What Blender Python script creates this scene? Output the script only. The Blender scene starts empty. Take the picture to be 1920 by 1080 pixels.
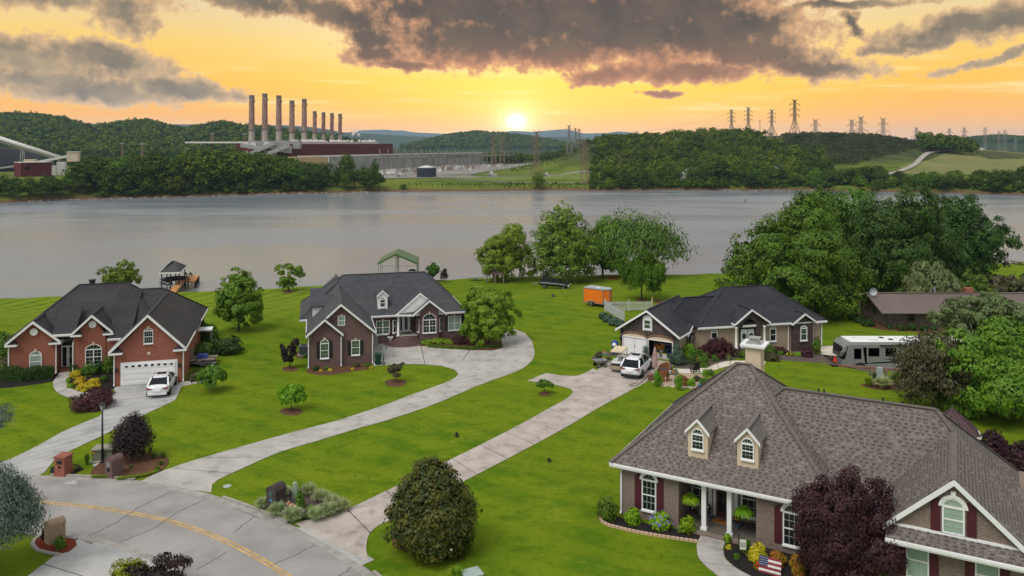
import bpy,math,random
import numpy as np
from mathutils import Vector
# ---------------------------------------------------------------- camera, sky, sun, exposure
F,YH,CH = 1493.0,268.0,21.0          # focal length and horizon row for a 1920 px wide frame, camera height
sc = bpy.context.scene
COL = sc.collection
cam_data = bpy.data.cameras.new('camera')
cam_data.sensor_width = 36.0
cam_data.lens = 36.0 * F / 1920.0
cam_data.shift_y = -(540.0 - YH) / 1920.0
cam_data.clip_start,cam_data.clip_end = 0.5,40000.0
cam = bpy.data.objects.new('camera',cam_data)
COL.objects.link(cam)
cam.location = (0,0,CH)
cam.rotation_euler = (math.radians(90),0,0)
sc.camera = cam
sc.view_settings.view_transform = 'Standard'
sc.view_settings.look = 'None'
sc.view_settings.exposure = 0.33
sc.view_settings.gamma = 1.0
sc.view_settings.use_curve_mapping = False
sc.cycles.use_denoising = True
sc.cycles.max_bounces = 6
sc.cycles.diffuse_bounces = 3
sc.cycles.transparent_max_bounces = 6
sc.cycles.volume_bounces = 0
sc.cycles.caustics_reflective = False
sc.cycles.caustics_refractive = False
def lin(c):
 return tuple(((x / 255.0) / 12.92 if x / 255.0 <= 0.04045 else ((x / 255.0 + 0.055) / 1.055) ** 2.4) for x in c)
class NT:
 """small node-tree writer"""
 def __init__(s,tree):
  s.t = tree
  for n in list(tree.nodes): tree.nodes.remove(n)
 def n(s,kind,props=None,**ins):
  nd = s.t.nodes.new(kind)
  for k,v in (props or {}).items(): setattr(nd,k,v)
  for k,v in ins.items():
   key = int(k[1:]) if k[0] == '_' else k.replace('__',' ')
   s.put(nd.inputs[key],v)
  return nd
 def put(s,sock,v):
  if isinstance(v,bpy.types.NodeSocket): s.t.links.new(v,sock)
  elif isinstance(v,bpy.types.Node): s.t.links.new(v.outputs[0],sock)
  else:
   if isinstance(v,(tuple,list)) and len(v) == 3 and sock.type == 'RGBA': v = tuple(v) + (1.0,)
   sock.default_value = v
 def m(s,op,a,b=0.0,c=0.0,clamp=False):
  return s.n('ShaderNodeMath',{'operation': op,'use_clamp': clamp},_0=a,_1=b,_2=c).outputs[0]
 def vm(s,op,a,b=(0,0,0),out=0):
  return s.n('ShaderNodeVectorMath',{'operation': op},_0=a,_1=b).outputs[out]
 def mix(s,f,a,b,mode='MIX'):
  nd = s.t.nodes.new('ShaderNodeMix'); nd.data_type = 'RGBA'; nd.blend_type = mode
  s.put(nd.inputs[0],f); s.put(nd.inputs[6],a); s.put(nd.inputs[7],b)
  return nd.outputs[2]
 def ramp(s,f,stops,interp='LINEAR'):
  nd = s.t.nodes.new('ShaderNodeValToRGB'); nd.color_ramp.interpolation = interp
  s.put(nd.inputs[0],f); cr = nd.color_ramp
  while len(cr.elements) < len(stops): cr.elements.new(0.5)
  for e,(p,c) in zip(cr.elements,stops):
   e.position = p; e.color = tuple(c) + (1.0,) if len(c) == 3 else c
  return nd.outputs[0]
 def sstep(s,x,a,b):
  nd = s.t.nodes.new('ShaderNodeMapRange'); nd.interpolation_type = 'SMOOTHSTEP'
  s.put(nd.inputs[0],x); nd.inputs[1].default_value = a; nd.inputs[2].default_value = b
  return nd.outputs[0]
 def noise(s,vec,scale,detail=4.0,rough=0.5,out=0,dist=0.0):
  return s.n('ShaderNodeTexNoise',None,Vector=vec,Scale=scale,Detail=detail,Roughness=rough,Distortion=dist).outputs[out]
def build_sky():
 w = bpy.data.worlds.new('World'); sc.world = w; w.use_nodes = True
 T = NT(w.node_tree)
 tc = T.n('ShaderNodeTexCoord')
 sep = T.n('ShaderNodeSeparateXYZ',None,Vector=tc.outputs['Generated'])
 X,Y,Z = sep.outputs
 az = T.m('DEGREES',T.m('ARCTAN2',X,Y))
 el = T.m('DEGREES',T.m('ARCSINE',Z))
 P = T.n('ShaderNodeCombineXYZ',None,X=az,Y=T.m('MULTIPLY',el,1.0),Z=0.0).outputs[0]
 eln = T.m('DIVIDE',el,90.0,clamp=True)
 g_sun = T.ramp(eln,[(0.0,lin((232,160,92))),(0.012,lin((252,176,56))),(0.028,lin((255,200,22))),(0.048,lin((255,214,48))),
       (0.075,lin((255,226,150))),(0.11,lin((245,222,180))),(0.2,(0.62,0.60,0.55)),(1.0,(0.62,0.63,0.65))])
 g_side = T.ramp(eln,[(0.0,lin((212,152,92))),(0.02,lin((244,168,40))),(0.045,lin((250,188,40))),(0.075,lin((244,202,100))),
       (0.11,lin((225,205,165))),(0.2,(0.58,0.57,0.54)),(1.0,(0.62,0.63,0.65))])
 g_back = T.ramp(eln,[(0.0,(0.50,0.50,0.52)),(0.15,(0.56,0.57,0.60)),(1.0,(0.62,0.63,0.65))])
 aaz = T.m('ABSOLUTE',T.m('SUBTRACT',az,3.0))
 col = T.mix(T.sstep(aaz,5.0,27.0),g_sun,g_side)
 col = T.mix(T.sstep(aaz,45.0,110.0),col,g_back)
 streak = T.noise(T.vm('MULTIPLY',P,(0.10,1.3,1.0)),1.0,5.0,0.55)
 lowband = T.m('MULTIPLY',T.sstep(el,0.8,2.5),T.m('SUBTRACT',1.0,T.sstep(el,4.0,7.0)))
 col = T.mix(T.m('MULTIPLY',T.m('MULTIPLY',T.sstep(streak,0.5,0.75),lowband),0.55),col,(1.0,0.86,0.42))
 sd = T.vm('LENGTH',T.vm('MULTIPLY',T.vm('SUBTRACT',P,(0.3,1.55,0)),(1.0,1.25,0)),out=1)
 glow = T.m('ADD',T.m('MULTIPLY',T.m('EXPONENT',T.m('MULTIPLY',T.m('MULTIPLY',sd,sd),-4.0)),1.0),T.m('MULTIPLY',T.m('EXPONENT',T.m('MULTIPLY',sd,-1.5)),0.85))
 wide = T.m('MULTIPLY',T.m('EXPONENT',T.m('MULTIPLY',sd,-0.24)),0.36)
 col = T.mix(1.0,col,T.mix(T.m('MINIMUM',glow,1.0),(0,0,0),(1.6,1.45,1.15)),'ADD')
 col = T.mix(1.0,col,T.mix(T.m('MINIMUM',wide,1.0),(0,0,0),(1.0,0.74,0.28)),'ADD')
 warp = T.noise(P,0.42,6.0,0.6,out=1)
 warp2 = T.vm('MULTIPLY',T.vm('SUBTRACT',warp,(0.5,0.5,0.5)),(4.2,2.0,0))
 Q = T.vm('ADD',P,warp2)
 def ell(px,py,rx,ry,rot=0.0):
  u = (px - 960) / F
  a = math.degrees(math.atan(u)); e = math.degrees(math.atan((YH - py) / F / math.sqrt(1 + u * u)))
  ca,sa = math.cos(math.radians(rot)),math.sin(math.radians(rot))
  v = T.vm('SUBTRACT',Q,(a,e,0))
  if rot:
   v = T.n('ShaderNodeVectorRotate',{'rotation_type': 'Z_AXIS'},Vector=v,Angle=-math.radians(rot)).outputs[0]
  k = 57.3 / F
  v = T.vm('MULTIPLY',v,(1 / (rx * k),1 / (ry * k),0))
  return T.m('SUBTRACT',1.0,T.vm('LENGTH',v,out=1))
 blobs = [(860,15,300,58),(1000,45,250,62,-4),(1180,62,330,72),(1080,20,380,70),(1400,95,230,42,-12),(1520,128,150,20,-6),(1250,20,260,60),
    (1040,95,170,38),(1290,130,190,26),(640,25,170,34,-10),(700,70,60,40),(1400,50,130,40),(760,118,100,12),
    (50,108,170,46,-4),(210,112,130,34,-12),(140,162,250,34,-3),(340,168,130,24,-6),(235,22,70,48),(90,-20,240,34),(470,0,160,26,-6),
    (1820,45,210,30,10),(1900,40,110,34,8),(1870,110,110,9,12),(1740,75,110,16,6),(1600,45,22,34,20),(1650,95,60,14),(1600,10,150,10),(1240,175,50,9),(1130,145,80,20),
    (700,100,70,26),(900,70,260,70),(1330,60,240,74)]
 d = None
 for b in blobs:
  e_ = ell(*b)
  d = e_ if d is None else T.m('SMOOTH_MAX',d,e_,0.12)
 fine = T.noise(P,1.1,9.0,0.62)
 dens = T.m('ADD',d,T.m('MULTIPLY',T.m('SUBTRACT',fine,0.47),1.25))
 over = T.noise(T.vm('MULTIPLY',tc.outputs['Generated'],(1,1,3.0)),2.2,7.0,0.6)
 upper = T.m('MULTIPLY',T.sstep(el,11.0,20.0),T.sstep(over,0.30,0.62))
 mask = T.m('MAXIMUM',T.sstep(dens,-0.02,0.30),T.m('MULTIPLY',upper,0.85))
 thick = T.sstep(dens,0.05,0.75)
 inner = T.noise(T.vm('ADD',P,warp2),0.34,6.0,0.55)
 near_sun = T.m('SUBTRACT',1.0,T.sstep(aaz,6.0,24.0))
 low = T.m('SUBTRACT',1.0,T.sstep(el,4.0,8.0))
 body = T.mix(T.sstep(inner,0.30,0.72),lin((62,49,43)),lin((92,72,58)))
 body_side = T.mix(T.sstep(inner,0.30,0.72),lin((108,96,82)),lin((168,145,110)))
 body = T.mix(T.sstep(aaz,12.0,27.0),body,body_side)
 flank = T.mix(near_sun,lin((220,178,128)),lin((226,158,110)))
 ccol = T.mix(thick,flank,body)
 ccol = T.mix(T.m('MULTIPLY',T.m('MULTIPLY',low,near_sun),0.40),ccol,lin((215,130,84)))
 hi = T.mix(T.sstep(over,0.45,0.8),(0.52,0.53,0.56),(0.80,0.80,0.80))
 ccol = T.mix(T.sstep(el,11.0,19.0),ccol,hi)
 col = T.mix(T.m('MULTIPLY',mask,0.96),col,ccol)
 thru = T.m('EXPONENT',T.m('DIVIDE',HAZE_DENSITY * 235.0,T.m('MAXIMUM',Z,0.014)))
 col = T.vm('SCALE',col,(0,0,0)) if False else T.mix(1.0,col,T.n('ShaderNodeCombineXYZ',None,X=thru,Y=thru,Z=thru).outputs[0],'MULTIPLY')
 col = T.mix(T.sstep(el,-1.2,-0.2),(0.10,0.11,0.08),col)
 bg = T.n('ShaderNodeBackground',None,Color=col,Strength=SKY_STRENGTH)
 out = T.n('ShaderNodeOutputWorld'); T.t.links.new(bg.outputs[0],out.inputs['Surface'])
 w.cycles.sampling_method = 'MANUAL'; w.cycles.sample_map_resolution = 512
SKY_STRENGTH = 0.86
HAZE_DENSITY = 0.000072
build_sky()
sun_data = bpy.data.lights.new('sun','SUN')
sun_data.energy = 1.8
sun_data.angle = math.radians(32)
sun_data.color = (1.0,0.96,0.90)
sun = bpy.data.objects.new('sun',sun_data); COL.objects.link(sun)
sun.rotation_euler = Vector((0.42,0.50,-0.95)).to_track_quat('-Z','Y').to_euler()
sun['kind'] = 'structure'
# ---------------------------------------------------------------- materials
MATS = {}
def mat(name,col,rough=0.8,spec=0.35,var=0.12,vs=3.0,bump=0.0,bs=30.0,metal=0.0,col2=None,vdet=4.0,stain=0.0,ss=0.4,coat=0.0):
 """solid procedural material: base colour broken up by noise, optional second colour, stains and bump"""
 if name in MATS: return MATS[name]
 m = bpy.data.materials.new(name); m.use_nodes = True; T = NT(m.node_tree)
 tc = T.n('ShaderNodeTexCoord').outputs['Object']
 c2 = col2 or tuple(min(1,x * (1 + var)) for x in col)
 c1 = col if col2 else tuple(x * (1 - var) for x in col)
 c = T.mix(T.sstep(T.noise(tc,vs,vdet,0.6),0.3,0.7),c1,c2)
 if stain:
  c = T.mix(T.m('MULTIPLY',T.sstep(T.noise(tc,ss,5.0,0.65),0.48,0.72),stain),c,tuple(x * 0.45 for x in col))
 p = T.n('ShaderNodeBsdfPrincipled',None,Base__Color=c,Roughness=rough,Metallic=metal)
 p.inputs['Specular IOR Level'].default_value = spec
 if coat: p.inputs['Coat Weight'].default_value = coat
 if bump: T.put(p.inputs['Normal'],T.n('ShaderNodeBump',None,Strength=bump,Distance=0.02,Height=T.noise(tc,bs,4.0,0.6)))
 T.t.links.new(p.outputs[0],T.n('ShaderNodeOutputMaterial').inputs[0])
 MATS[name] = m; return m
def mat_courses(name,c1,c2,mortar,bw,rh,ms=0.010,rough=0.85,offset=0.5,bump=0.5,blotch=0.0,bc=None,spec=0.3,wide=0.0,wc=None,bias=0.0):
 """brick, stone or shingle courses laid along the surface (uv in metres)"""
 if name in MATS: return MATS[name]
 m = bpy.data.materials.new(name); m.use_nodes = True; T = NT(m.node_tree)
 uv = T.n('ShaderNodeTexCoord').outputs['UV']
 br = T.n('ShaderNodeTexBrick',{'offset': offset},Vector=uv,Color1=c1,Color2=c2,Mortar=mortar,Scale=1.0,
    Mortar__Size=ms,Mortar__Smooth=0.2,Bias=bias,Brick__Width=bw,Row__Height=rh)
 c = br.outputs['Color']
 c = T.mix(T.sstep(T.noise(uv,9.0,3.0,0.6),0.35,0.65),c,T.mix(1.0,c,(0.80,0.80,0.82),'MULTIPLY'))
 if blotch: c = T.mix(T.m('MULTIPLY',T.sstep(T.noise(uv,2.2,3.0,0.6),0.55,0.68),blotch),c,bc)
 if wide: c = T.mix(T.m('MULTIPLY',T.sstep(T.noise(T.vm('MULTIPLY',uv,(0.25,1.0,1)),0.6,4.0,0.6),0.4,0.7),wide),c,wc)
 p = T.n('ShaderNodeBsdfPrincipled',None,Base__Color=c,Roughness=rough)
 p.inputs['Specular IOR Level'].default_value = spec
 h = T.m('ADD',T.m('MULTIPLY',br.outputs['Fac'],-1.0),T.m('MULTIPLY',T.noise(uv,40.0,3.0),0.35))
 T.put(p.inputs['Normal'],T.n('ShaderNodeBump',None,Strength=bump,Distance=0.012,Height=h))
 T.t.links.new(p.outputs[0],T.n('ShaderNodeOutputMaterial').inputs[0])
 MATS[name] = m; return m
def mat_leaf(name,col,col2,trans=0.16,rough=0.55,ovar=0.06,scale=1.3,spec=0.28):
 """foliage: hue shifts from spray to spray and from tree to tree, light passes through"""
 if name in MATS: return MATS[name]
 m = bpy.data.materials.new(name); m.use_nodes = True; T = NT(m.node_tree)
 tc = T.n('ShaderNodeTexCoord').outputs['Object']
 k = (1.2,1.2,1.15) if col[2] > .3 * col[1] else (1.42,1.36,0.70) if col[1] > col[0] else (1.15,1.1,1.0)
 col,col2 = (tuple(min(.85,a * b) for a,b in zip(q,k)) for q in (col,col2))
 c = T.mix(T.sstep(T.noise(tc,scale,3.0,0.6),0.35,0.65),col,col2)
 fine = T.noise(tc,scale * 9.0,1.0,0.5)
 c = T.mix(T.sstep(fine,0.3,0.7),T.mix(1.0,c,(0.72,0.74,0.75),'MULTIPLY'),T.mix(1.0,c,(1.25,1.2,1.1),'MULTIPLY'))
 if ovar:
  r = T.n('ShaderNodeObjectInfo').outputs['Random']
  hs = T.n('ShaderNodeHueSaturation',None,Hue=T.m('ADD',0.5 - 0.02,T.m('MULTIPLY',r,0.035)),Saturation=1.0,
     Value=T.m('ADD',1.0 - ovar,T.m('MULTIPLY',T.m('FRACT',T.m('MULTIPLY',r,7.31)),2 * ovar)),Color=c)
  c = hs.outputs[0]
 p = T.n('ShaderNodeBsdfPrincipled',None,Base__Color=c,Roughness=rough)
 p.inputs['Specular IOR Level'].default_value = spec
 t = T.n('ShaderNodeBsdfTranslucent',None,Color=T.mix(1.0,c,(1.3,1.35,0.8),'MULTIPLY'))
 mx = T.n('ShaderNodeMixShader',None,_0=trans,_1=p,_2=t)
 T.t.links.new(mx.outputs[0],T.n('ShaderNodeOutputMaterial').inputs[0])
 MATS[name] = m; return m
# ---------------------------------------------------------------- mesh writing
class MB:
 def __init__(s): s.v = []; s.f = []; s.m = []
 def add(s,vs,fs,m=0):
  o = len(s.v); s.v += [tuple(map(float,q)) for q in vs]
  s.f += [tuple(i + o for i in q) for q in fs]; s.m += [m] * len(fs); return s
 def box(s,a,b,m=0):
  x0,y0,z0 = a; x1,y1,z1 = b
  return s.add([(x0,y0,z0),(x1,y0,z0),(x1,y1,z0),(x0,y1,z0),(x0,y0,z1),(x1,y0,z1),(x1,y1,z1),(x0,y1,z1)],
      [(0,3,2,1),(4,5,6,7),(0,1,5,4),(1,2,6,5),(2,3,7,6),(3,0,4,7)],m)
 def beam(s,a,b,w,h=None,m=0,up=(0,0,1)):
  """bar from a to b with a w x h section"""
  h = h or w; a = Vector(a); b = Vector(b); d = b - a
  if d.length < 1e-6: return s
  d.normalize(); u = Vector(up)
  if abs(d.dot(u)) > 0.98: u = Vector((0,1,0))
  x = d.cross(u).normalized() * (w / 2); y = x.cross(d).normalized() * (h / 2)
  vs = [p + sx * x + sy * y for p in (a,b) for sx,sy in ((-1,-1),(1,-1),(1,1),(-1,1))]
  return s.add(vs,[(0,1,2,3),(7,6,5,4),(0,4,5,1),(1,5,6,2),(2,6,7,3),(3,7,4,0)],m)
 def tube(s,pts,r,n=8,m=0,cap=True):
  pts = [Vector(p) for p in pts]; rs = r if isinstance(r,(list,tuple)) else [r] * len(pts)
  vs = []; prev = None
  for i,p in enumerate(pts):
   d = (pts[min(i + 1,len(pts) - 1)] - pts[max(i - 1,0)]).normalized()
   if prev is None: prev = d.orthogonal().normalized()
   x = (prev - d * prev.dot(d)); x = x.normalized() if x.length > 1e-6 else d.orthogonal().normalized(); prev = x
   y = d.cross(x)
   vs += [p + (x * math.cos(2 * math.pi * k / n) + y * math.sin(2 * math.pi * k / n)) * rs[i] for k in range(n)]
  fs = [(i * n + k,i * n + (k + 1) % n,(i + 1) * n + (k + 1) % n,(i + 1) * n + k) for i in range(len(pts) - 1) for k in range(n)]
  if cap: fs += [tuple(range(n))[::-1],tuple((len(pts) - 1) * n + k for k in range(n))]
  return s.add(vs,fs,m)
 def lathe(s,prof,n=16,c=(0,0,0),m=0,cap=True,sx=1.0,sy=1.0):
  vs = [(c[0] + sx * r * math.cos(2 * math.pi * k / n),c[1] + sy * r * math.sin(2 * math.pi * k / n),c[2] + z) for r,z in prof for k in range(n)]
  fs = [(i * n + k,i * n + (k + 1) % n,(i + 1) * n + (k + 1) % n,(i + 1) * n + k) for i in range(len(prof) - 1) for k in range(n)]
  if cap: fs += [tuple(range(n))[::-1],tuple((len(prof) - 1) * n + k for k in range(n))]
  return s.add(vs,fs,m)
 def prism(s,poly,z0,z1,m=0,bottom=False):
  """poly: plan outline (x, y), extruded upwards"""
  a = sum(poly[i][0] * poly[(i + 1) % len(poly)][1] - poly[(i + 1) % len(poly)][0] * poly[i][1] for i in range(len(poly)))
  if a < 0: poly = poly[::-1]
  n = len(poly)
  fs = [tuple(range(n,2 * n))] + [(i,(i + 1) % n,n + (i + 1) % n,n + i) for i in range(n)]
  if bottom: fs.append(tuple(range(n))[::-1])
  return s.add([(x,y,z0) for x,y in poly] + [(x,y,z1) for x,y in poly],fs,m)
 def xz(s,poly,y0,y1,m=0):
  """poly: outline in x, z (counter-clockwise seen from -y), pushed from y0 (front) to y1"""
  a = sum(poly[i][0] * poly[(i + 1) % len(poly)][1] - poly[(i + 1) % len(poly)][0] * poly[i][1] for i in range(len(poly)))
  if a < 0: poly = poly[::-1]
  n = len(poly)
  fs = [tuple(range(n)),tuple(range(n,2 * n))[::-1]] + [(i,n + i,n + (i + 1) % n,(i + 1) % n) for i in range(n)]
  return s.add([(x,y0,z) for x,z in poly] + [(x,y1,z) for x,z in poly],fs,m)
 def xform(s,fn): s.v = [tuple(fn(Vector(q))) for q in s.v]; return s
 def build(s,name,mats,parent=None,smooth=False,loc=None,rz=0.0,uv=True):
  return link_mesh(name,s.v,s.f,mats,parent,smooth,loc,rz,s.m,uv)
def link_mesh(name,v,f,mats,parent=None,smooth=False,loc=None,rz=0.0,mi=None,uv=True):
 me = bpy.data.meshes.new(name)
 me.from_pydata([tuple(q) for q in v],[],f)
 if not isinstance(mats,(list,tuple)): mats = [mats]
 for q in mats: me.materials.append(q)
 if mi and len(mats) > 1: me.polygons.foreach_set('material_index',mi)
 if smooth: me.polygons.foreach_set('use_smooth',[True] * len(f))
 if uv and len(f): auto_uv(me)
 me.update()
 o = bpy.data.objects.new(name,me); COL.objects.link(o)
 if parent: o.parent = parent
 if loc is not None: o.location = loc
 if rz: o.rotation_euler = (0,0,rz)
 return o
def auto_uv(me):
 """uv in metres: u runs level along each face, v runs up its slope"""
 nl = len(me.loops); npoly = len(me.polygons)
 co = np.empty(len(me.vertices) * 3); me.vertices.foreach_get('co',co); co = co.reshape(-1,3)
 li = np.empty(nl,dtype=np.int32); me.loops.foreach_get('vertex_index',li)
 nr = np.empty(npoly * 3); me.polygons.foreach_get('normal',nr); nr = nr.reshape(-1,3)
 lt = np.empty(npoly,dtype=np.int32); me.polygons.foreach_get('loop_total',lt)
 N = np.repeat(nr,lt,axis=0)
 t = np.stack([-N[:,1],N[:,0],np.zeros(nl)],1); ln = np.linalg.norm(t,axis=1)
 flat = ln < 1e-3; t[flat] = (1,0,0); ln[flat] = 1; t /= ln[:,None]
 b = np.cross(N,t)
 p = co[li]
 uv = np.stack([(p * t).sum(1),(p * b).sum(1)],1)
 layer = me.uv_layers.new(name='uv'); layer.data.foreach_set('uv',uv.ravel())
def raw_mesh(name,V,k=4,mats=None,mi=None,smooth=False):
 """mesh of separate k-gons from an (n*k, 3) array"""
 n = len(V) // k; me = bpy.data.meshes.new(name)
 me.vertices.add(n * k); me.vertices.foreach_set('co',np.asarray(V,dtype=np.float32).ravel())
 me.loops.add(n * k); me.loops.foreach_set('vertex_index',np.arange(n * k,dtype=np.int32))
 me.polygons.add(n); me.polygons.foreach_set('loop_start',np.arange(0,n * k,k,dtype=np.int32))
 for q in (mats or []): me.materials.append(q)
 if mi is not None: me.polygons.foreach_set('material_index',np.asarray(mi,dtype=np.int32))
 me.update(calc_edges=True); return me
# ---------------------------------------------------------------- naming of things
def tag(o,label=None,cat=None,group=None,kind=None):
 for k,v in (('label',label),('category',cat),('group',group),('kind',kind)):
  if v: o[k] = v
 return o
def thing(name,label,cat,loc=(0,0,0),rz=0.0,group=None):
 o = bpy.data.objects.new(name,None); COL.objects.link(o)
 o.location = loc; o.rotation_euler = (0,0,rz); o.empty_display_size = 0.3
 return tag(o,label,cat,group)
def obj(name,me,parent=None,loc=None,rz=0.0):
 o = bpy.data.objects.new(name,me); COL.objects.link(o)
 if parent: o.parent = parent
 if loc is not None: o.location = loc
 if rz: o.rotation_euler = (0,0,rz)
 return o
def copy_tree(o,parent=None):
 c = o.copy(); COL.objects.link(c)
 if parent: c.parent = parent
 for ch in list(o.children): copy_tree(ch,c)
 return c
# ---------------------------------------------------------------- the lie of the land
def sm(x,a,b):
 t = np.clip((np.asarray(x,dtype=float) - a) / (b - a),0,1); return t * t * (3 - 2 * t)
WATER = -8.0
def shore(x): return np.interp(x,[-400,-93,-59,-49.5,-42,-10,50,113,400],[84,143.5,150.7,152.2,154.5,165.4,172.0,185.5,240]) + 0.6 * np.sin(x / 9.0) + 0.35 * np.sin(x / 3.3 + 1)
FSX = [-900,-500,-248,-210,-162,-111,-75.6,13,163,233,284,500,900]
FSY = [150,280,386,412,433,460,470,484,486,470,441,330,200]
def fshore(x): return np.interp(x,FSX,FSY) + 2.0 * np.sin(x / 13.0) + 1.2 * np.sin(x / 5.1 + 2)
RANGES = [  # distance, run-up in front, fall behind, skyline as (px, py)
 (1500,620,500,[(-1500,233),(-700,223),(-300,216),(0,226),(60,226),(120,233),(150,243),(175,249),(210,243),(270,237),(310,246),(345,254),(380,247),(415,240),(450,248),(500,251),(550,258),(600,264),(640,270),(690,280),(760,298)]),
 (2900,700,700,[(660,296),(740,281),(800,268),(840,258),(890,252),(950,256),(1000,262),(1050,272),(1090,280),(1140,292)]),
 (6500,1500,1500,[(-2000,238),(200,232),(540,235),(582,238),(617,243),(644,248),(684,250),(745,254),(800,256),(850,262),(900,268),(980,264),(1012,257),(1060,257),(1100,262),(1200,268),(1500,268),(2200,262),(3500,250)]),
 (16500,3000,1500,[(-2000,246),(500,248),(640,250),(680,244),(725,243),(740,245),(752,244),(776,248),(840,251),(880,254),(930,249),(962,245),(1000,247),(1045,243),(1060,242),(1095,250),(1140,249),(1160,246),(1180,248),(1220,252),(1280,259),(1600,262),(2200,255),(3500,248)]),
 (800,290,300,[(-3000,420),(1000,420),(1060,290),(1100,272),(1130,269),(1200,264),(1290,259),(1350,256),(1440,255),(1500,253),(1560,252),(1640,255),(1700,264),(1760,273),(1830,279),(1870,283),(1960,290),(2200,292),(2500,285),(3500,275)]),
 (2400,500,500,[(-3000,400),(1560,330),(1700,275),(1780,268),(1824,262),(1870,258),(1920,261),(2000,258),(2600,240),(3500,230)]),
]
def zfar(x,y):
 x = np.asarray(x,dtype=float); y = np.asarray(y,dtype=float)
 px = 960 + F * x / y
 s = y - fshore(x)
 z = np.where(s > 0,-7.6 + 2.6 * sm(s,0,8) + 2.0 * sm(s,8,40),-7.6 + np.clip(s,-8,0) * 0.5)
 z = z + 13.0 * np.exp(-((px - 1085) / 75.0) ** 2) * sm(y,560,680) * (1 - sm(y,760,980))
 for D,w0,w1,sk in RANGES:
  h = CH + (YH - np.interp(px,[q[0] for q in sk],[q[1] for q in sk])) * D / F
  rise = sm(y,D - w0,D) * (1 - sm(y,D,D + w1))
  z = np.where(h > z,z + (h - z) * rise,z)
 return z
def znear(x,y):
 t = (shore(np.asarray(x,dtype=float)) - y) * 0.98
 low = 1.5 * sm(x,30.5,32.5) * sm(y - (75.6 - 0.35 * (np.minimum(x,45.0) - 31)),-0.5,0.8)   # sunken drive and yard on the right
 return np.where(t > 0,np.maximum(-7.0 * (1 - sm(t,8,62)) - low,-7.0),np.maximum(-7.0 + t * 0.55,-12.0))
def gz(x,y):
 x = np.asarray(x,dtype=float); y = np.asarray(y,dtype=float)
 return np.where(y < 0.5 * (shore(x) + fshore(x)),znear(x,y),zfar(x,np.maximum(y,1.0)))
_D = np.concatenate([np.arange(20,300,0.5),np.geomspace(300,18000,2500)])
def at(px,py,z=None):
 """the point of the ground (or of the level z) seen at a place of the 1920 x 1080 picture"""
 if z is not None:
  D = (CH - z) * F / (py - YH); return Vector(((px - 960) / F * D,D,z))
 X = (px - 960) / F * _D; Z = CH - (py - YH) / F * _D
 hit = np.nonzero(Z <= gz(X,_D))[0]
 if not len(hit): return at(px,py,0.0)
 i = hit[0]; a,b = (_D[i - 1] if i else 10.0),_D[i]
 for _ in range(18):
  c = (a + b) / 2
  if CH - (py - YH) / F * c <= gz((px - 960) / F * c,c): b = c
  else: a = c
 return Vector(((px - 960) / F * b,b,float(gz((px - 960) / F * b,b))))
def W(px,py,z=0.0):
 p = at(px,py,z); return (p.x,p.y)
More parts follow.
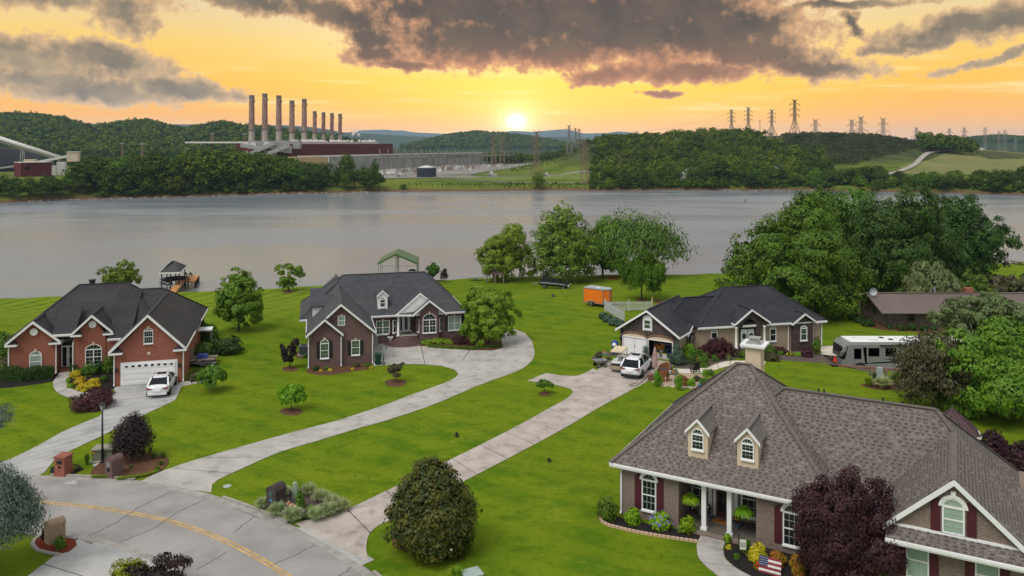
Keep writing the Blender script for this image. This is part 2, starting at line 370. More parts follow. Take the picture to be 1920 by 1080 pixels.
# ================================================================ GROUND, WATER, AIR
rng = np.random.default_rng(7)
def mat_lawn():
 m = bpy.data.materials.new('lawn'); m.use_nodes = True; T = NT(m.node_tree)
 P = T.n('ShaderNodeTexCoord').outputs['Object']
 big = T.noise(P,0.055,4.0,0.6); mid = T.noise(P,0.35,5.0,0.65); fine = T.noise(P,2.6,4.0,0.7); blade = T.noise(T.vm('MULTIPLY',P,(1.0,0.7,1)),14.0,3.0,0.7)
 c = T.mix(T.sstep(mid,0.33,0.67),(0.074,0.150,0.006),(0.142,0.205,0.009))
 c = T.mix(T.m('MULTIPLY',T.sstep(big,0.42,0.62),0.6),c,(0.165,0.215,0.010))
 pat = T.noise(T.vm('MULTIPLY',P,(0.6,1.0,1)),0.95,7.0,0.72,dist=0.6)
 c = T.mix(T.m('MULTIPLY',T.sstep(pat,0.50,0.66),0.62),c,(0.050,0.115,0.006))
 c = T.mix(T.m('MULTIPLY',T.sstep(pat,0.45,0.32),0.6),c,(0.205,0.245,0.022))
 c = T.mix(T.m('MULTIPLY',T.sstep(fine,0.46,0.70),0.60),c,(0.060,0.110,0.004))
 c = T.mix(T.m('MULTIPLY',T.sstep(T.noise(P,0.9,5.0,0.7),0.60,0.76),0.35),c,(0.21,0.20,0.03))
 sp = T.n('ShaderNodeSeparateXYZ',None,Vector=P)
 wob = T.m('MULTIPLY',T.noise(P,0.05,2.0),5.0)
 a = T.m('SINE',T.m('MULTIPLY',T.m('ADD',T.m('SUBTRACT',T.m('MULTIPLY',sp.outputs[0],1.0),T.m('MULTIPLY',sp.outputs[1],0.33)),T.m('MULTIPLY',wob,0.12)),1.75))
 near_shore = T.m('MULTIPLY',T.sstep(sp.outputs[1],88.0,108.0),T.m('SUBTRACT',1.0,T.sstep(sp.outputs[0],-30.0,-18.0)))
 c = T.mix(T.m('MULTIPLY',T.m('MULTIPLY',T.sstep(a,-0.35,0.35),near_shore),0.40),c,(0.235,0.285,0.030))
 b = T.m('SINE',T.m('MULTIPLY',T.m('ADD',T.m('MULTIPLY',sp.outputs[0],0.6),T.m('ADD',sp.outputs[1],wob)),2.1))
 c = T.mix(T.m('MULTIPLY',T.sstep(b,-0.2,0.6),0.24),c,(0.19,0.24,0.012))
 sh = T.m('SUBTRACT',-7.05,T.m('MULTIPLY',T.noise(P,0.5,3.0),0.5))
 c = T.mix(T.sstep(T.m('SUBTRACT',sp.outputs[2],sh),-0.25,0.1),(0.10,0.075,0.045),c)
 c = T.mix(T.m('MULTIPLY',T.sstep(blade,0.4,0.8),0.30),c,T.mix(1.0,c,(0.55,0.6,0.6),'MULTIPLY'))
 p = T.n('ShaderNodeBsdfPrincipled',None,Base__Color=c,Roughness=1.0)
 p.inputs['Specular IOR Level'].default_value = 0.04
 h = T.m('ADD',T.m('MULTIPLY',fine,0.6),T.m('MULTIPLY',blade,0.5))
 T.put(p.inputs['Normal'],T.n('ShaderNodeBump',None,Strength=0.7,Distance=0.10,Height=h))
 T.t.links.new(p.outputs[0],T.n('ShaderNodeOutputMaterial').inputs[0]); return m
def mat_farland():
 m = bpy.data.materials.new('far_land'); m.use_nodes = True; T = NT(m.node_tree)
 P = T.n('ShaderNodeTexCoord').outputs['Object']
 sp = T.n('ShaderNodeSeparateXYZ',None,Vector=P)
 c = T.mix(T.sstep(T.noise(P,0.02,5.0,0.6),0.38,0.62),(0.080,0.120,0.012),(0.140,0.170,0.022))
 c = T.mix(T.m('MULTIPLY',T.sstep(T.noise(P,0.09,6.0,0.7),0.5,0.7),0.6),c,(0.030,0.060,0.014))
 c = T.mix(T.sstep(T.m('ADD',sp.outputs[2],T.m('MULTIPLY',T.noise(P,0.2,3.0),1.6)),-6.4,-5.2),(0.14,0.085,0.045),c)
 wood = T.mix(T.sstep(T.noise(P,0.012,7.0,0.7),0.4,0.62),(0.022,0.044,0.012),(0.052,0.082,0.018))
 wood = T.mix(T.sstep(T.noise(P,0.07,3.0,0.7),0.35,0.7),T.mix(1.0,wood,(0.6,0.6,0.6),'MULTIPLY'),wood)
 c = T.mix(T.sstep(sp.outputs[1],900.0,1000.0),c,wood)
 c = T.mix(T.m('MULTIPLY',T.sstep(sp.outputs[2],3.0,9.0),T.m('SUBTRACT',1.0,T.sstep(sp.outputs[1],900.0,950.0))),c,T.mix(T.sstep(T.noise(P,0.05,5.0,0.7),0.4,0.6),(0.040,0.055,0.018),(0.085,0.095,0.028)))
 p = T.n('ShaderNodeBsdfPrincipled',None,Base__Color=c,Roughness=0.95); p.inputs['Specular IOR Level'].default_value = 0.1
 T.put(p.inputs['Normal'],T.n('ShaderNodeBump',None,Strength=0.6,Distance=3.0,Height=T.noise(P,0.12,5.0,0.7)))
 T.t.links.new(p.outputs[0],T.n('ShaderNodeOutputMaterial').inputs[0]); return m
def grid_mesh(xs,ys):
 """xs: (rows, cols) array of x, ys: same of y"""
 z = gz(xs,ys); r,c = xs.shape
 v = np.stack([xs,ys,z],2).reshape(-1,3)
 i = np.arange(r * c).reshape(r,c)
 f = np.stack([i[:-1,:-1],i[:-1,1:],i[1:,1:],i[1:,:-1]],2).reshape(-1,4)
 return v,f
def ground():
 ys = np.concatenate([np.arange(-90,70,5.0),np.arange(70,200,1.6),[215,240]])
 xs = np.concatenate([np.arange(-420,-130,12.0),np.arange(-130,190,2.5),np.arange(190,480,12.0)])
 X,Y = np.meshgrid(xs,ys); v1,f1 = grid_mesh(X,Y)
 D = np.concatenate([np.arange(235,380,12.0),np.arange(380,620,3.5),np.geomspace(620,18500,180)])
 px = np.concatenate([np.arange(-2200,-60,60.0),np.arange(-60,1980,6.0),np.arange(1980,4200,60.0)])
 PX,DD = np.meshgrid(px,D); v2,f2 = grid_mesh((PX - 960) / F * DD,DD)
 me = bpy.data.meshes.new('ground')
 v = np.concatenate([v1,v2]); f = np.concatenate([f1,f2 + len(v1)])
 me.vertices.add(len(v)); me.vertices.foreach_set('co',v.astype(np.float32).ravel())
 me.loops.add(len(f) * 4); me.loops.foreach_set('vertex_index',f.astype(np.int32).ravel())
 me.polygons.add(len(f)); me.polygons.foreach_set('loop_start',np.arange(0,len(f) * 4,4,dtype=np.int32))
 me.materials.append(mat_lawn()); me.materials.append(mat_farland())
 mi = np.zeros(len(f),dtype=np.int32); mi[len(f1):] = 1
 me.polygons.foreach_set('material_index',mi); me.polygons.foreach_set('use_smooth',np.ones(len(f),dtype=bool))
 me.update(calc_edges=True)
 tag(obj('ground',me),'green lawns running down to the lake and the wooded land beyond it',kind='structure')
ground()
def water():
 m = bpy.data.materials.new('water'); m.use_nodes = True; T = NT(m.node_tree)
 P = T.n('ShaderNodeTexCoord').outputs['Object']
 w1 = T.noise(T.vm('MULTIPLY',P,(0.22,1.0,1)),0.9,5.0,0.6); w2 = T.noise(T.vm('MULTIPLY',P,(0.35,1.0,1)),4.0,3.0,0.6)
 big = T.noise(T.vm('MULTIPLY',P,(0.25,1.0,1)),0.028,4.0,0.6)
 h = T.m('ADD',T.m('MULTIPLY',w1,0.5),T.m('MULTIPLY',w2,0.13))
 rough = T.m('ADD',0.22,T.m('MULTIPLY',T.sstep(big,0.4,0.65),0.12))
 c = T.mix(T.sstep(big,0.35,0.65),(0.158,0.180,0.200),(0.188,0.210,0.230))
 p = T.n('ShaderNodeBsdfPrincipled',None,Base__Color=c,Roughness=rough)
 p.inputs['Specular IOR Level'].default_value = 0.5; p.inputs['IOR'].default_value = 1.33
 T.put(p.inputs['Normal'],T.n('ShaderNodeBump',None,Strength=T.m('ADD',0.18,T.m('MULTIPLY',T.sstep(big,0.4,0.6),0.35)),Distance=0.35,Height=h))
 T.t.links.new(p.outputs[0],T.n('ShaderNodeOutputMaterial').inputs[0])
 xs = np.linspace(-900,900,37); v = []; f = []
 for i,x in enumerate(xs):
  v += [(x,float(shore(x)) - 4,WATER),(x,float(np.interp(x,FSX,FSY)) + 6,WATER)]
  if i: f.append((2 * i - 2,2 * i,2 * i + 1,2 * i - 1))
 tag(link_mesh('water',v,f,m),'calm grey lake between the lawns and the power plant',kind='structure')
water()
def haze():
 m = bpy.data.materials.new('haze'); m.use_nodes = True; T = NT(m.node_tree)
 pv = T.n('ShaderNodeVolumePrincipled',None,Color=(0.52,0.74,0.98),Density=HAZE_DENSITY,Anisotropy=0.1)
 T.t.links.new(pv.outputs[0],T.n('ShaderNodeOutputMaterial').inputs['Volume'])
 b = MB().box((-18000,-400,-14.0),(18000,19000,330.0))
 tag(b.build('haze',m,uv=False),'thin evening haze over the lake and hills',kind='stuff')
haze()
# ---------------------------------------------------------------- paving
M_CONC = mat('concrete',(0.36,0.345,0.315),0.85,0.3,vs=0.5,vdet=7.0,col2=(0.46,0.435,0.40),bump=0.25,bs=25.0,stain=0.6,ss=0.8)
M_CONC2 = mat('concrete_cool',(0.34,0.345,0.34),0.85,0.3,vs=0.45,vdet=7.0,col2=(0.44,0.43,0.41),bump=0.25,bs=25.0,stain=0.5,ss=0.4)
M_WARM = mat('concrete_warm',(0.36,0.315,0.28),0.85,0.3,vs=0.5,vdet=7.0,col2=(0.48,0.425,0.38),bump=0.25,bs=25.0,stain=0.65,ss=0.9)
M_SAND = mat('concrete_sand',(0.58,0.52,0.43),0.85,0.3,vs=0.6,col2=(0.66,0.60,0.52),bump=0.2)
M_DIRT = mat('joint_dirt',(0.05,0.045,0.035),0.95,0.1)
M_ROAD = mat('asphalt',(0.26,0.248,0.238),0.9,0.25,vs=0.35,vdet=9.0,col2=(0.345,0.328,0.312),bump=0.5,bs=60.0,stain=0.35,ss=0.25)
M_CURB = mat('curb_concrete',(0.33,0.31,0.28),0.9,0.25,vs=1.2,stain=0.6,ss=1.5)
M_CRACK = mat('crack',(0.10,0.10,0.09),0.95,0.1)
M_YELLOW = mat('road_yellow',(0.50,0.32,0.10),0.8,0.3,vs=1.5,var=0.25,stain=0.5,ss=2.0)
M_WHITEPAINT = mat('road_white',(0.55,0.56,0.55),0.8,0.3)
def smooth_line(pts,step=0.8):
 """Catmull-Rom through plan points"""
 P = [np.array(p[:2],float) for p in pts]; out = []
 for i in range(len(P) - 1):
  p0 = P[i - 1] if i else 2 * P[0] - P[1]; p1 = P[i]; p2 = P[i + 1]; p3 = P[i + 2] if i + 2 < len(P) else 2 * P[-1] - P[-2]
  n = max(1,int(np.linalg.norm(p2 - p1) / step))
  for k in range(n):
   t = k / n
   out.append(0.5 * (2 * p1 + (p2 - p0) * t + (2 * p0 - 5 * p1 + 4 * p2 - p3) * t * t + (3 * p1 - p0 - 3 * p2 + p3) * t ** 3))
 out.append(P[-1]); return [tuple(q) for q in out]
def pline(px): return [W(*q) for q in px]
def resample(line,n):
 L = np.array(line); s = np.concatenate([[0],np.cumsum(np.linalg.norm(np.diff(L,axis=0),axis=1))])
 t = np.linspace(0,s[-1],n); return np.stack([np.interp(t,s,L[:,0]),np.interp(t,s,L[:,1])],1)
def ribbon(mb,line,w,z0,z1,m=0,side=0.0):
 """strip of width w along a plan line; side shifts it across"""
 L = np.array(line); d = np.gradient(L,axis=0); d /= np.linalg.norm(d,axis=1)[:,None]; n = np.stack([-d[:,1],d[:,0]],1)
 a = L + n * (side - w / 2); b = L + n * (side + w / 2)
 vs = []
 for i in range(len(L)): vs += [(a[i][0],a[i][1],z0),(a[i][0],a[i][1],z1),(b[i][0],b[i][1],z1),(b[i][0],b[i][1],z0)]
 fs = [(4 * i + k,4 * i + k + 1,4 * i + 5 + k,4 * i + 4 + k) for i in range(len(L) - 1) for k in range(3)]
 mb.add(vs,fs,m)
def paved(name,label,left,right,n_slab,material,z=0.035,gap=0.07,sub=5,kind='structure',cross=None):
 """a drive or path of poured slabs between two edges (picture points), parted by joints"""
 Lw = resample(smooth_line(pline(left)),n_slab * sub + 1); Rw = resample(smooth_line(pline(right)),n_slab * sub + 1)
 root = thing(name,label,None); root['kind'] = kind
 base = MB(); base.prism([tuple(q) for q in Lw] + [tuple(q) for q in Rw[::-1]],-0.02,0.006)
 base.build('joint_bed',M_DIRT,root)
 for k in range(n_slab):
  L = Lw[k * sub:(k + 1) * sub + 1].copy(); R = Rw[k * sub:(k + 1) * sub + 1].copy()
  if k:
   d = L[1] - L[0]; L[0] += d / max(1e-6,np.linalg.norm(d)) * gap; d = R[1] - R[0]; R[0] += d / max(1e-6,np.linalg.norm(d)) * gap
  parts = [(L,R)]
  if cross:
   C = L + (R - L) * cross; e = (R - L) / np.linalg.norm(R - L,axis=1)[:,None] * gap / 2
   parts = [(L,C - e),(C + e,R)]
  for a,b in parts:
   MB().prism([tuple(q) for q in a] + [tuple(q) for q in b[::-1]],-0.02,z + random.uniform(-0.004,0.004)).build('slab',material,root)
 return root
random.seed(3)
OUT = smooth_line(pline([(-900,900),(-420,893),(-150,890),(0,890),(95,892),(160,894),(230,898),(300,906),(370,920),(440,941),(500,964),(560,990),(620,1022),(680,1060),(720,1090),(790,1150),(880,1250),(960,1380)]))
INN = smooth_line(pline([(-900,1010),(-420,990),(-150,992),(31,998),(75,1003),(145,1012),(205,1027),(270,1050),(330,1080),(400,1130),(470,1200),(540,1310),(570,1400)]))
o_ = resample(OUT,90); i_ = resample(INN,90)
v_ = []; f_ = []
for k in range(90):
 for t in (0,.25,.5,.75,1): q = o_[k] * (1 - t) + i_[k] * t; v_.append((q[0],q[1],0.010))
 if k: f_ += [((k - 1) * 5 + j,k * 5 + j,k * 5 + j + 1,(k - 1) * 5 + j + 1) for j in range(4)]
road = link_mesh('road',v_,f_,M_ROAD); tag(road,'curving grey residential street with a double yellow line',kind='structure')
kb = thing('kerb','low concrete kerb and gutter along the street',None); kb['kind'] = 'structure'
def kerb(line,side,cuts):
 seg = [];
 for q in line:
  pxx = 960 + F * q[0] / q[1] if q[1] > 5 else -9999
  if any(a < pxx < b for a,b in cuts):
   if len(seg) > 2: emit(seg,side)
   seg = []
  else: seg.append(q)
 if len(seg) > 2: emit(seg,side)
def emit(seg,side):
 L = resample(seg,max(4,int(len(seg))))
 for a in range(0,len(L) - 1,4):
  s = L[a:a + 5]
  if len(s) < 2: continue
  mb = MB(); ribbon(mb,s,0.16,-0.02,0.10,0,side * 0.02); mb.build('kerb_stone',M_CURB,kb)
ap_ = MB()
for line,s_,a0,a1 in ((OUT,1,-10,94),(OUT,1,268,390),(OUT,1,560,684),(INN,-1,146,338)):
 seg = [q for q in line if q[1] > 5 and a0 < 960 + F * q[0] / q[1] < a1]
 ribbon(ap_,seg,0.8,0.0,0.022,0,s_ * 0.30)
ap_.build('drive_mouth',M_CONC2,kb)
kerb(OUT,1,[(0,92),(262,396),(556,692)])
kerb(INN,-1,[(146,340)])
gut = MB(); ribbon(gut,OUT,0.42,0.0,0.016,0,-0.30); ribbon(gut,INN,0.42,0.0,0.016,0,0.30); gut.build('gutter',M_CURB,kb)
yl = smooth_line(pline([(-500,925),(-200,928),(0,936),(105,944),(200,955),(300,973),(380,997),(450,1028),(520,1068),(590,1120),(680,1230),(740,1350)]))
mk = MB(); ribbon(mk,yl,0.11,0.011,0.0145,0,0.11); ribbon(mk,yl,0.11,0.011,0.0145,0,-0.11)
tag(mk.build('road_marking',M_YELLOW),'double yellow centre line painted along the curving street',kind='structure')
ck = MB()
for line in ([(318,924),(262,951),(222,978),(164,1006)],[(390,934),(330,962),(290,990),(205,1025)],[(427,1034),(402,1050),(368,1068)],
    [(592,1021),(556,1040),(510,1060)],[(667,1058),(650,1071),(632,1082)],[(480,968),(455,985),(438,1000)]):
 L = resample(smooth_line(pline(line)),26) + rng.normal(0,0.035,(26,2)); ribbon(ck,L,0.045,0.010,0.0145,0)
tag(ck.build('road_cracks',M_CRACK),'dark sealed cracks running across the street',kind='structure')
pt = MB(); pt.prism(pline([(437,952),(449,948),(497,967),(486,973)]),0.0,0.0145); tag(pt.build('asphalt_patch',mat('asphalt_patch',(0.20,0.20,0.205),0.9,0.2)),'darker repaired patch in the street',kind='structure')
pm = MB()
for cx,cy in ((512,974),(134,905)):
 for k in range(7):
  a = W(cx + random.uniform(-7,7),cy + random.uniform(-2.5,2.5)); ang = random.uniform(-0.5,0.7)
  pm.prism([(a[0] - .22 * math.cos(ang),a[1] - .22 * math.sin(ang)),(a[0] + .22 * math.cos(ang),a[1] + .22 * math.sin(ang)),(a[0] + .22 * math.cos(ang),a[1] + .22 * math.sin(ang) + .05),(a[0] - .22 * math.cos(ang),a[1] - .22 * math.sin(ang) + .05)],0.008,0.0150 + 0.0002 * k)
tag(pm.build('utility_paint',M_WHITEPAINT),'white spray marks by the utility crews on the street',kind='structure')
paved('driveway','long concrete driveway from the street to the red brick house with the white garage door',
  [(-330,980),(-120,912),(0,869),(60,842),(116,811),(160,792),(187,781),(195,766),(205,748),(216,726)],
  [(60,893),(82,886),(92,876),(104,860),(135,844),(192,817),(264,781),(329,750),(334,740),(343,718)],13,M_CONC2,cross=0.0)
paved('driveway','curving concrete driveway sweeping from the street up to the brown brick house',
  [(264,903),(293,888),(335,873),(380,859),(481,830),(552,810),(629,790),(685,772),(724,759),(776,739),(830,720),(853,709),(860,702),(853,694),(830,687)],
  [(396,924),(398,908),(410,899),(445,883),(528,847),(596,827),(670,804),(727,788),(815,758),(895,724),(960,700),(985,688),(1000,672),(1001,655),(988,638)],15,M_CONC)
ap = thing('driveway_apron','wide concrete forecourt in front of the brown brick house',None); ap['kind'] = 'structure'
MB().prism(pline([(700,686),(702,646),(745,640),(800,650),(870,656),(940,655),(945,620),(985,625),(990,640),(835,687),(800,684),(747,683)]),-0.02,0.003).build('joint_bed',M_DIRT,ap)
for poly in ([(700,686.5),(702,645),(745,640),(789,649.5),(796.3,683.4),(747,682.5)],[(797.5,683.5),(790.3,649.6),(840,654),(880.5,657.5),(854,694),(830,686.4)],
    [(855.5,693),(882,657.5),(931.5,657.8),(918,700),(870,700)],[(919.5,700),(933,657.7),(943,655),(1001,655),(1000,670),(985,686)],
    [(943,654.5),(938,622),(962,617),(984,625),(998,640),(1001,654.4)]):
 MB().prism(pline(poly),-0.02,0.041 + random.uniform(-0.002,0.002)).build('slab',M_CONC,ap)
paved('driveway','straight pale concrete driveway from the street to the open two-car garage',
  [(553,982),(600,968),(656,953),(753,907),(829,870),(920,825),(980,794),(1024,769),(1062,748),(1084,727),(1120,694),(1160,664)],
  [(692,1056),(686,1030),(690,1003),(709,985),(736,975),(800,940),(868,904),(920,877),(1000,835),(1066,799),(1119,767),(1172,738),(1222,711),(1268,681)],14,M_WARM)
sp_ = thing('driveway_spur','short concrete turning spur beside the straight driveway',None); sp_['kind'] = 'structure'
MB().prism(pline([(989,714),(1024,700),(1051,704.5),(1080,705.5),(1092,702),(1102,697.5),(1112,691),(1122,696),(1096,728),(1076,737),(1070,729),(1039,721)]),-0.02,0.030).build('slab',M_WARM,sp_)
paved('footpath','curved concrete path from the red brick house door to its driveway',
  [(120,690),(108,704),(99,719),(103,731),(114,740),(140,748),(195,752)],[(136,690),(133,701),(125.5,713),(125.5,722),(134,730),(150,735),(200,740)],5,M_CONC,z=0.045)
paved('footpath','short concrete path beside the red brick garage',[(338,718),(372,711),(394,706)],[(339,725),(375,718),(396,712)],3,M_CONC,z=0.045)
paved('footpath','curved concrete front path leading to the porch with white columns',
  [(1321,992),(1306,1022),(1308,1045),(1322,1061),(1345,1080),(1375,1100),(1400,1130)],[(1364,1005),(1355,1029),(1359,1049),(1380,1067),(1403,1079),(1440,1098),(1470,1125)],4,M_CONC,z=0.045)
paved('footpath','pale curved path past the shrubs of the angled-garage house',
  [(1262,692),(1310,692),(1340,684),(1362,678),(1395,677),(1436,678)],[(1262,700),(1312,700),(1345,693),(1365,687),(1395,685),(1432,687)],6,M_SAND,z=0.045)
paved('driveway','near concrete driveway in the bottom left corner beside the red mulch bed',
  [(146,1012),(100,1045),(40,1090),(-60,1170)],[(332,1083),(330,1120),(300,1180),(240,1260)],3,M_CONC2)
pad = thing('parking_pad','pale concrete pad beside and under the motorhome',None); pad['kind'] = 'structure'
MB().prism([W(1538,664),W(1538,650),W(1572,648),W(1574,668)],-0.02,0.03).build('slab',M_SAND,pad)
for k in range(5): MB().prism([(32.3 + 4 * k,76.4 - k),(36.26 + 4 * k,75.4 - k),(36.26 + 4 * k,82),(32.3 + 4 * k,82)],-1.56,-1.46).build('slab',M_SAND,pad)
def bed(label,px,material,h=0.05,zed=None,smooth=True):
 w = [at(*q) for q in px]
 line = smooth_line([(p.x,p.y) for p in w] + [(w[0].x,w[0].y)],0.6)[:-1] if smooth else [(p.x,p.y) for p in w]
 c = np.mean(line,axis=0); v = []; rings = [(1.0,-0.02),(0.985,h * 0.5),(0.85,h),(0.4,h * 1.15)]
 for s,dz in rings:
  for q in line:
   x,y = c + (np.array(q) - c) * s; v.append((x,y,float(gz(x,y)) + dz + (random.uniform(-.012,.012) if s < 0.98 else 0)))
 n = len(line); a = sum(line[i][0] * line[(i + 1) % n][1] - line[(i + 1) % n][0] * line[i][1] for i in range(n))
 f = [((r * n + i),(r * n + (i + 1) % n),((r + 1) * n + (i + 1) % n),((r + 1) * n + i)) for r in range(3) for i in range(n)] + [tuple(3 * n + i for i in range(n))]
 if a < 0: f = [q[::-1] for q in f]
 return tag(link_mesh('mulch_bed',v,f,material),label,kind='stuff')
M_MULCH = mat('mulch_brown',(0.115,0.060,0.034),0.95,0.1,vs=9.0,var=0.4,bump=0.9,bs=40.0)
M_DARKM = mat('mulch_dark',(0.022,0.020,0.019),0.95,0.1,vs=9.0,var=0.4,bump=0.9,bs=40.0)
M_REDM = mat('mulch_red',(0.16,0.032,0.016),0.95,0.1,vs=9.0,var=0.4,bump=0.9,bs=40.0)
M_GREYM = mat('mulch_grey',(0.11,0.085,0.075),0.95,0.1,vs=14.0,var=0.5,bump=1.0,bs=50.0)
M_GRAVEL = mat('gravel_tan',(0.42,0.32,0.22),0.95,0.15,vs=9.0,var=0.3,bump=1.0,bs=60.0,stain=0.4,ss=1.5)
def ring(cx,cy,rx,ry,n=14,j=0.08): return [(cx + rx * math.cos(2 * math.pi * k / n) * (1 + random.uniform(-j,j)),cy + ry * math.sin(2 * math.pi * k / n) * (1 + random.uniform(-j,j))) for k in range(n)]
bed('brown mulch island round the dark tree beside the lamp post',[(167,893),(175,875),(192,862),(220,853),(262,848),(300,853),(318,862),(316,872),(302,884),(280,893),(250,899),(215,899)],M_MULCH)
bed('dark mulch round the red brick mailbox',[(92,886),(96,876),(118,868),(148,872),(158,880),(140,889),(110,891)],M_DARKM,0.03)
bed('grey gravel mulch bed round the dark stone mailbox',[(498,950),(500,930),(520,917),(550,913),(580,917),(610,930),(645,940),(648,950),(610,962),(575,970),(545,968)],M_GREYM)
bed('red mulch bed round the tan brick mailbox',[(64,1022),(70,1008),(100,1003),(142,1012),(145,1024),(130,1036),(110,1041),(80,1036)],M_REDM,0.07)
bed('ring of brown mulch under the magnolia',ring(800,1008,70,34),M_MULCH,0.04)
for cx,cy,rx,lab in ((546,772,22,'small bright green tree'),(742,718,22,'thin sparse tree in the island lawn'),(1021,739,12,'tiny tree by the turning spur'),(543,692,15,'dark tree beside the brick gable')):
 bed('round brown mulch ring under the ' + lab,ring(cx,cy,rx,rx * 0.33),M_MULCH,0.03)
bed('black mulch bed below the front wall of the near house',[(1126,974),(1133,965),(1180,975),(1260,992),(1322,1000),(1308,1014),(1240,1004),(1180,992),(1140,984)],M_DARKM)
bed('black mulch bed beside the porch path',[(1362,1008),(1400,1012),(1500,1042),(1580,1070),(1640,1100),(1560,1120),(1470,1110),(1410,1082),(1370,1062),(1356,1040)],M_DARKM)
bed('dark mulch bed under the hedge of the red brick house',[(-20,712),(20,700),(100,700),(118,698),(110,712),(60,722),(-10,728)],M_DARKM)
bed('dark mulch bed of golden shrubs at the red brick house',[(134,704),(160,690),(215,700),(216,724),(208,742),(178,742),(150,732),(130,722)],M_DARKM)
bed('brown mulch bed under the front gable of the brown brick house',[(576,700),(580,690),(640,686),(698,684),(703,690),(660,697),(610,704)],M_MULCH)
bed('brown mulch under the air conditioner',ring(566,665,14,8),M_MULCH,0.03)
bed('planting strip in front of the bay window',[(782,640),(840,632),(890,634),(946,642),(942,656),(880,658),(830,655),(790,650)],M_MULCH)
bed('grey mulch bed in front of the angled-garage house',[(1262,690),(1275,672),(1320,660),(1380,655),(1395,668),(1362,677),(1336,685),(1300,692)],M_GREYM)
bed('grey mulch bed along the stone bay and the motorhome wall',[(1432,672),(1440,660),(1500,655),(1545,660),(1640,680),(1690,700),(1680,712),(1600,690),(1530,680),(1470,676)],M_GREYM)
bed('tan gravel patio with the wicker chairs',[(1212,712),(1228,700),(1262,700),(1320,702),(1352,706),(1350,722),(1322,728),(1280,726),(1240,722)],M_GRAVEL,0.03)
bed('dark mulch behind the air conditioning of the log house',[(1598,598),(1612,590),(1640,606),(1700,614),(1800,618),(1796,626),(1700,622),(1640,616)],M_MULCH,0.03)
bed('brown mulch ring below the ornamental grasses',[(1612,722),(1640,714),(1700,716),(1714,724),(1690,731),(1640,730)],M_MULCH,0.03)
bed('flower bed at the left of the driveway by the garage',[(1108,672),(1120,662),(1148,660),(1160,666),(1140,676),(1120,679)],M_GREYM,0.03)
for cx,cy in ((1203,562),(1163,570),(1236,566),(540,547),(822,526)):
 bed('patch of bare earth in the lawn',ring(cx,cy,11,3.2),M_MULCH,0.012)
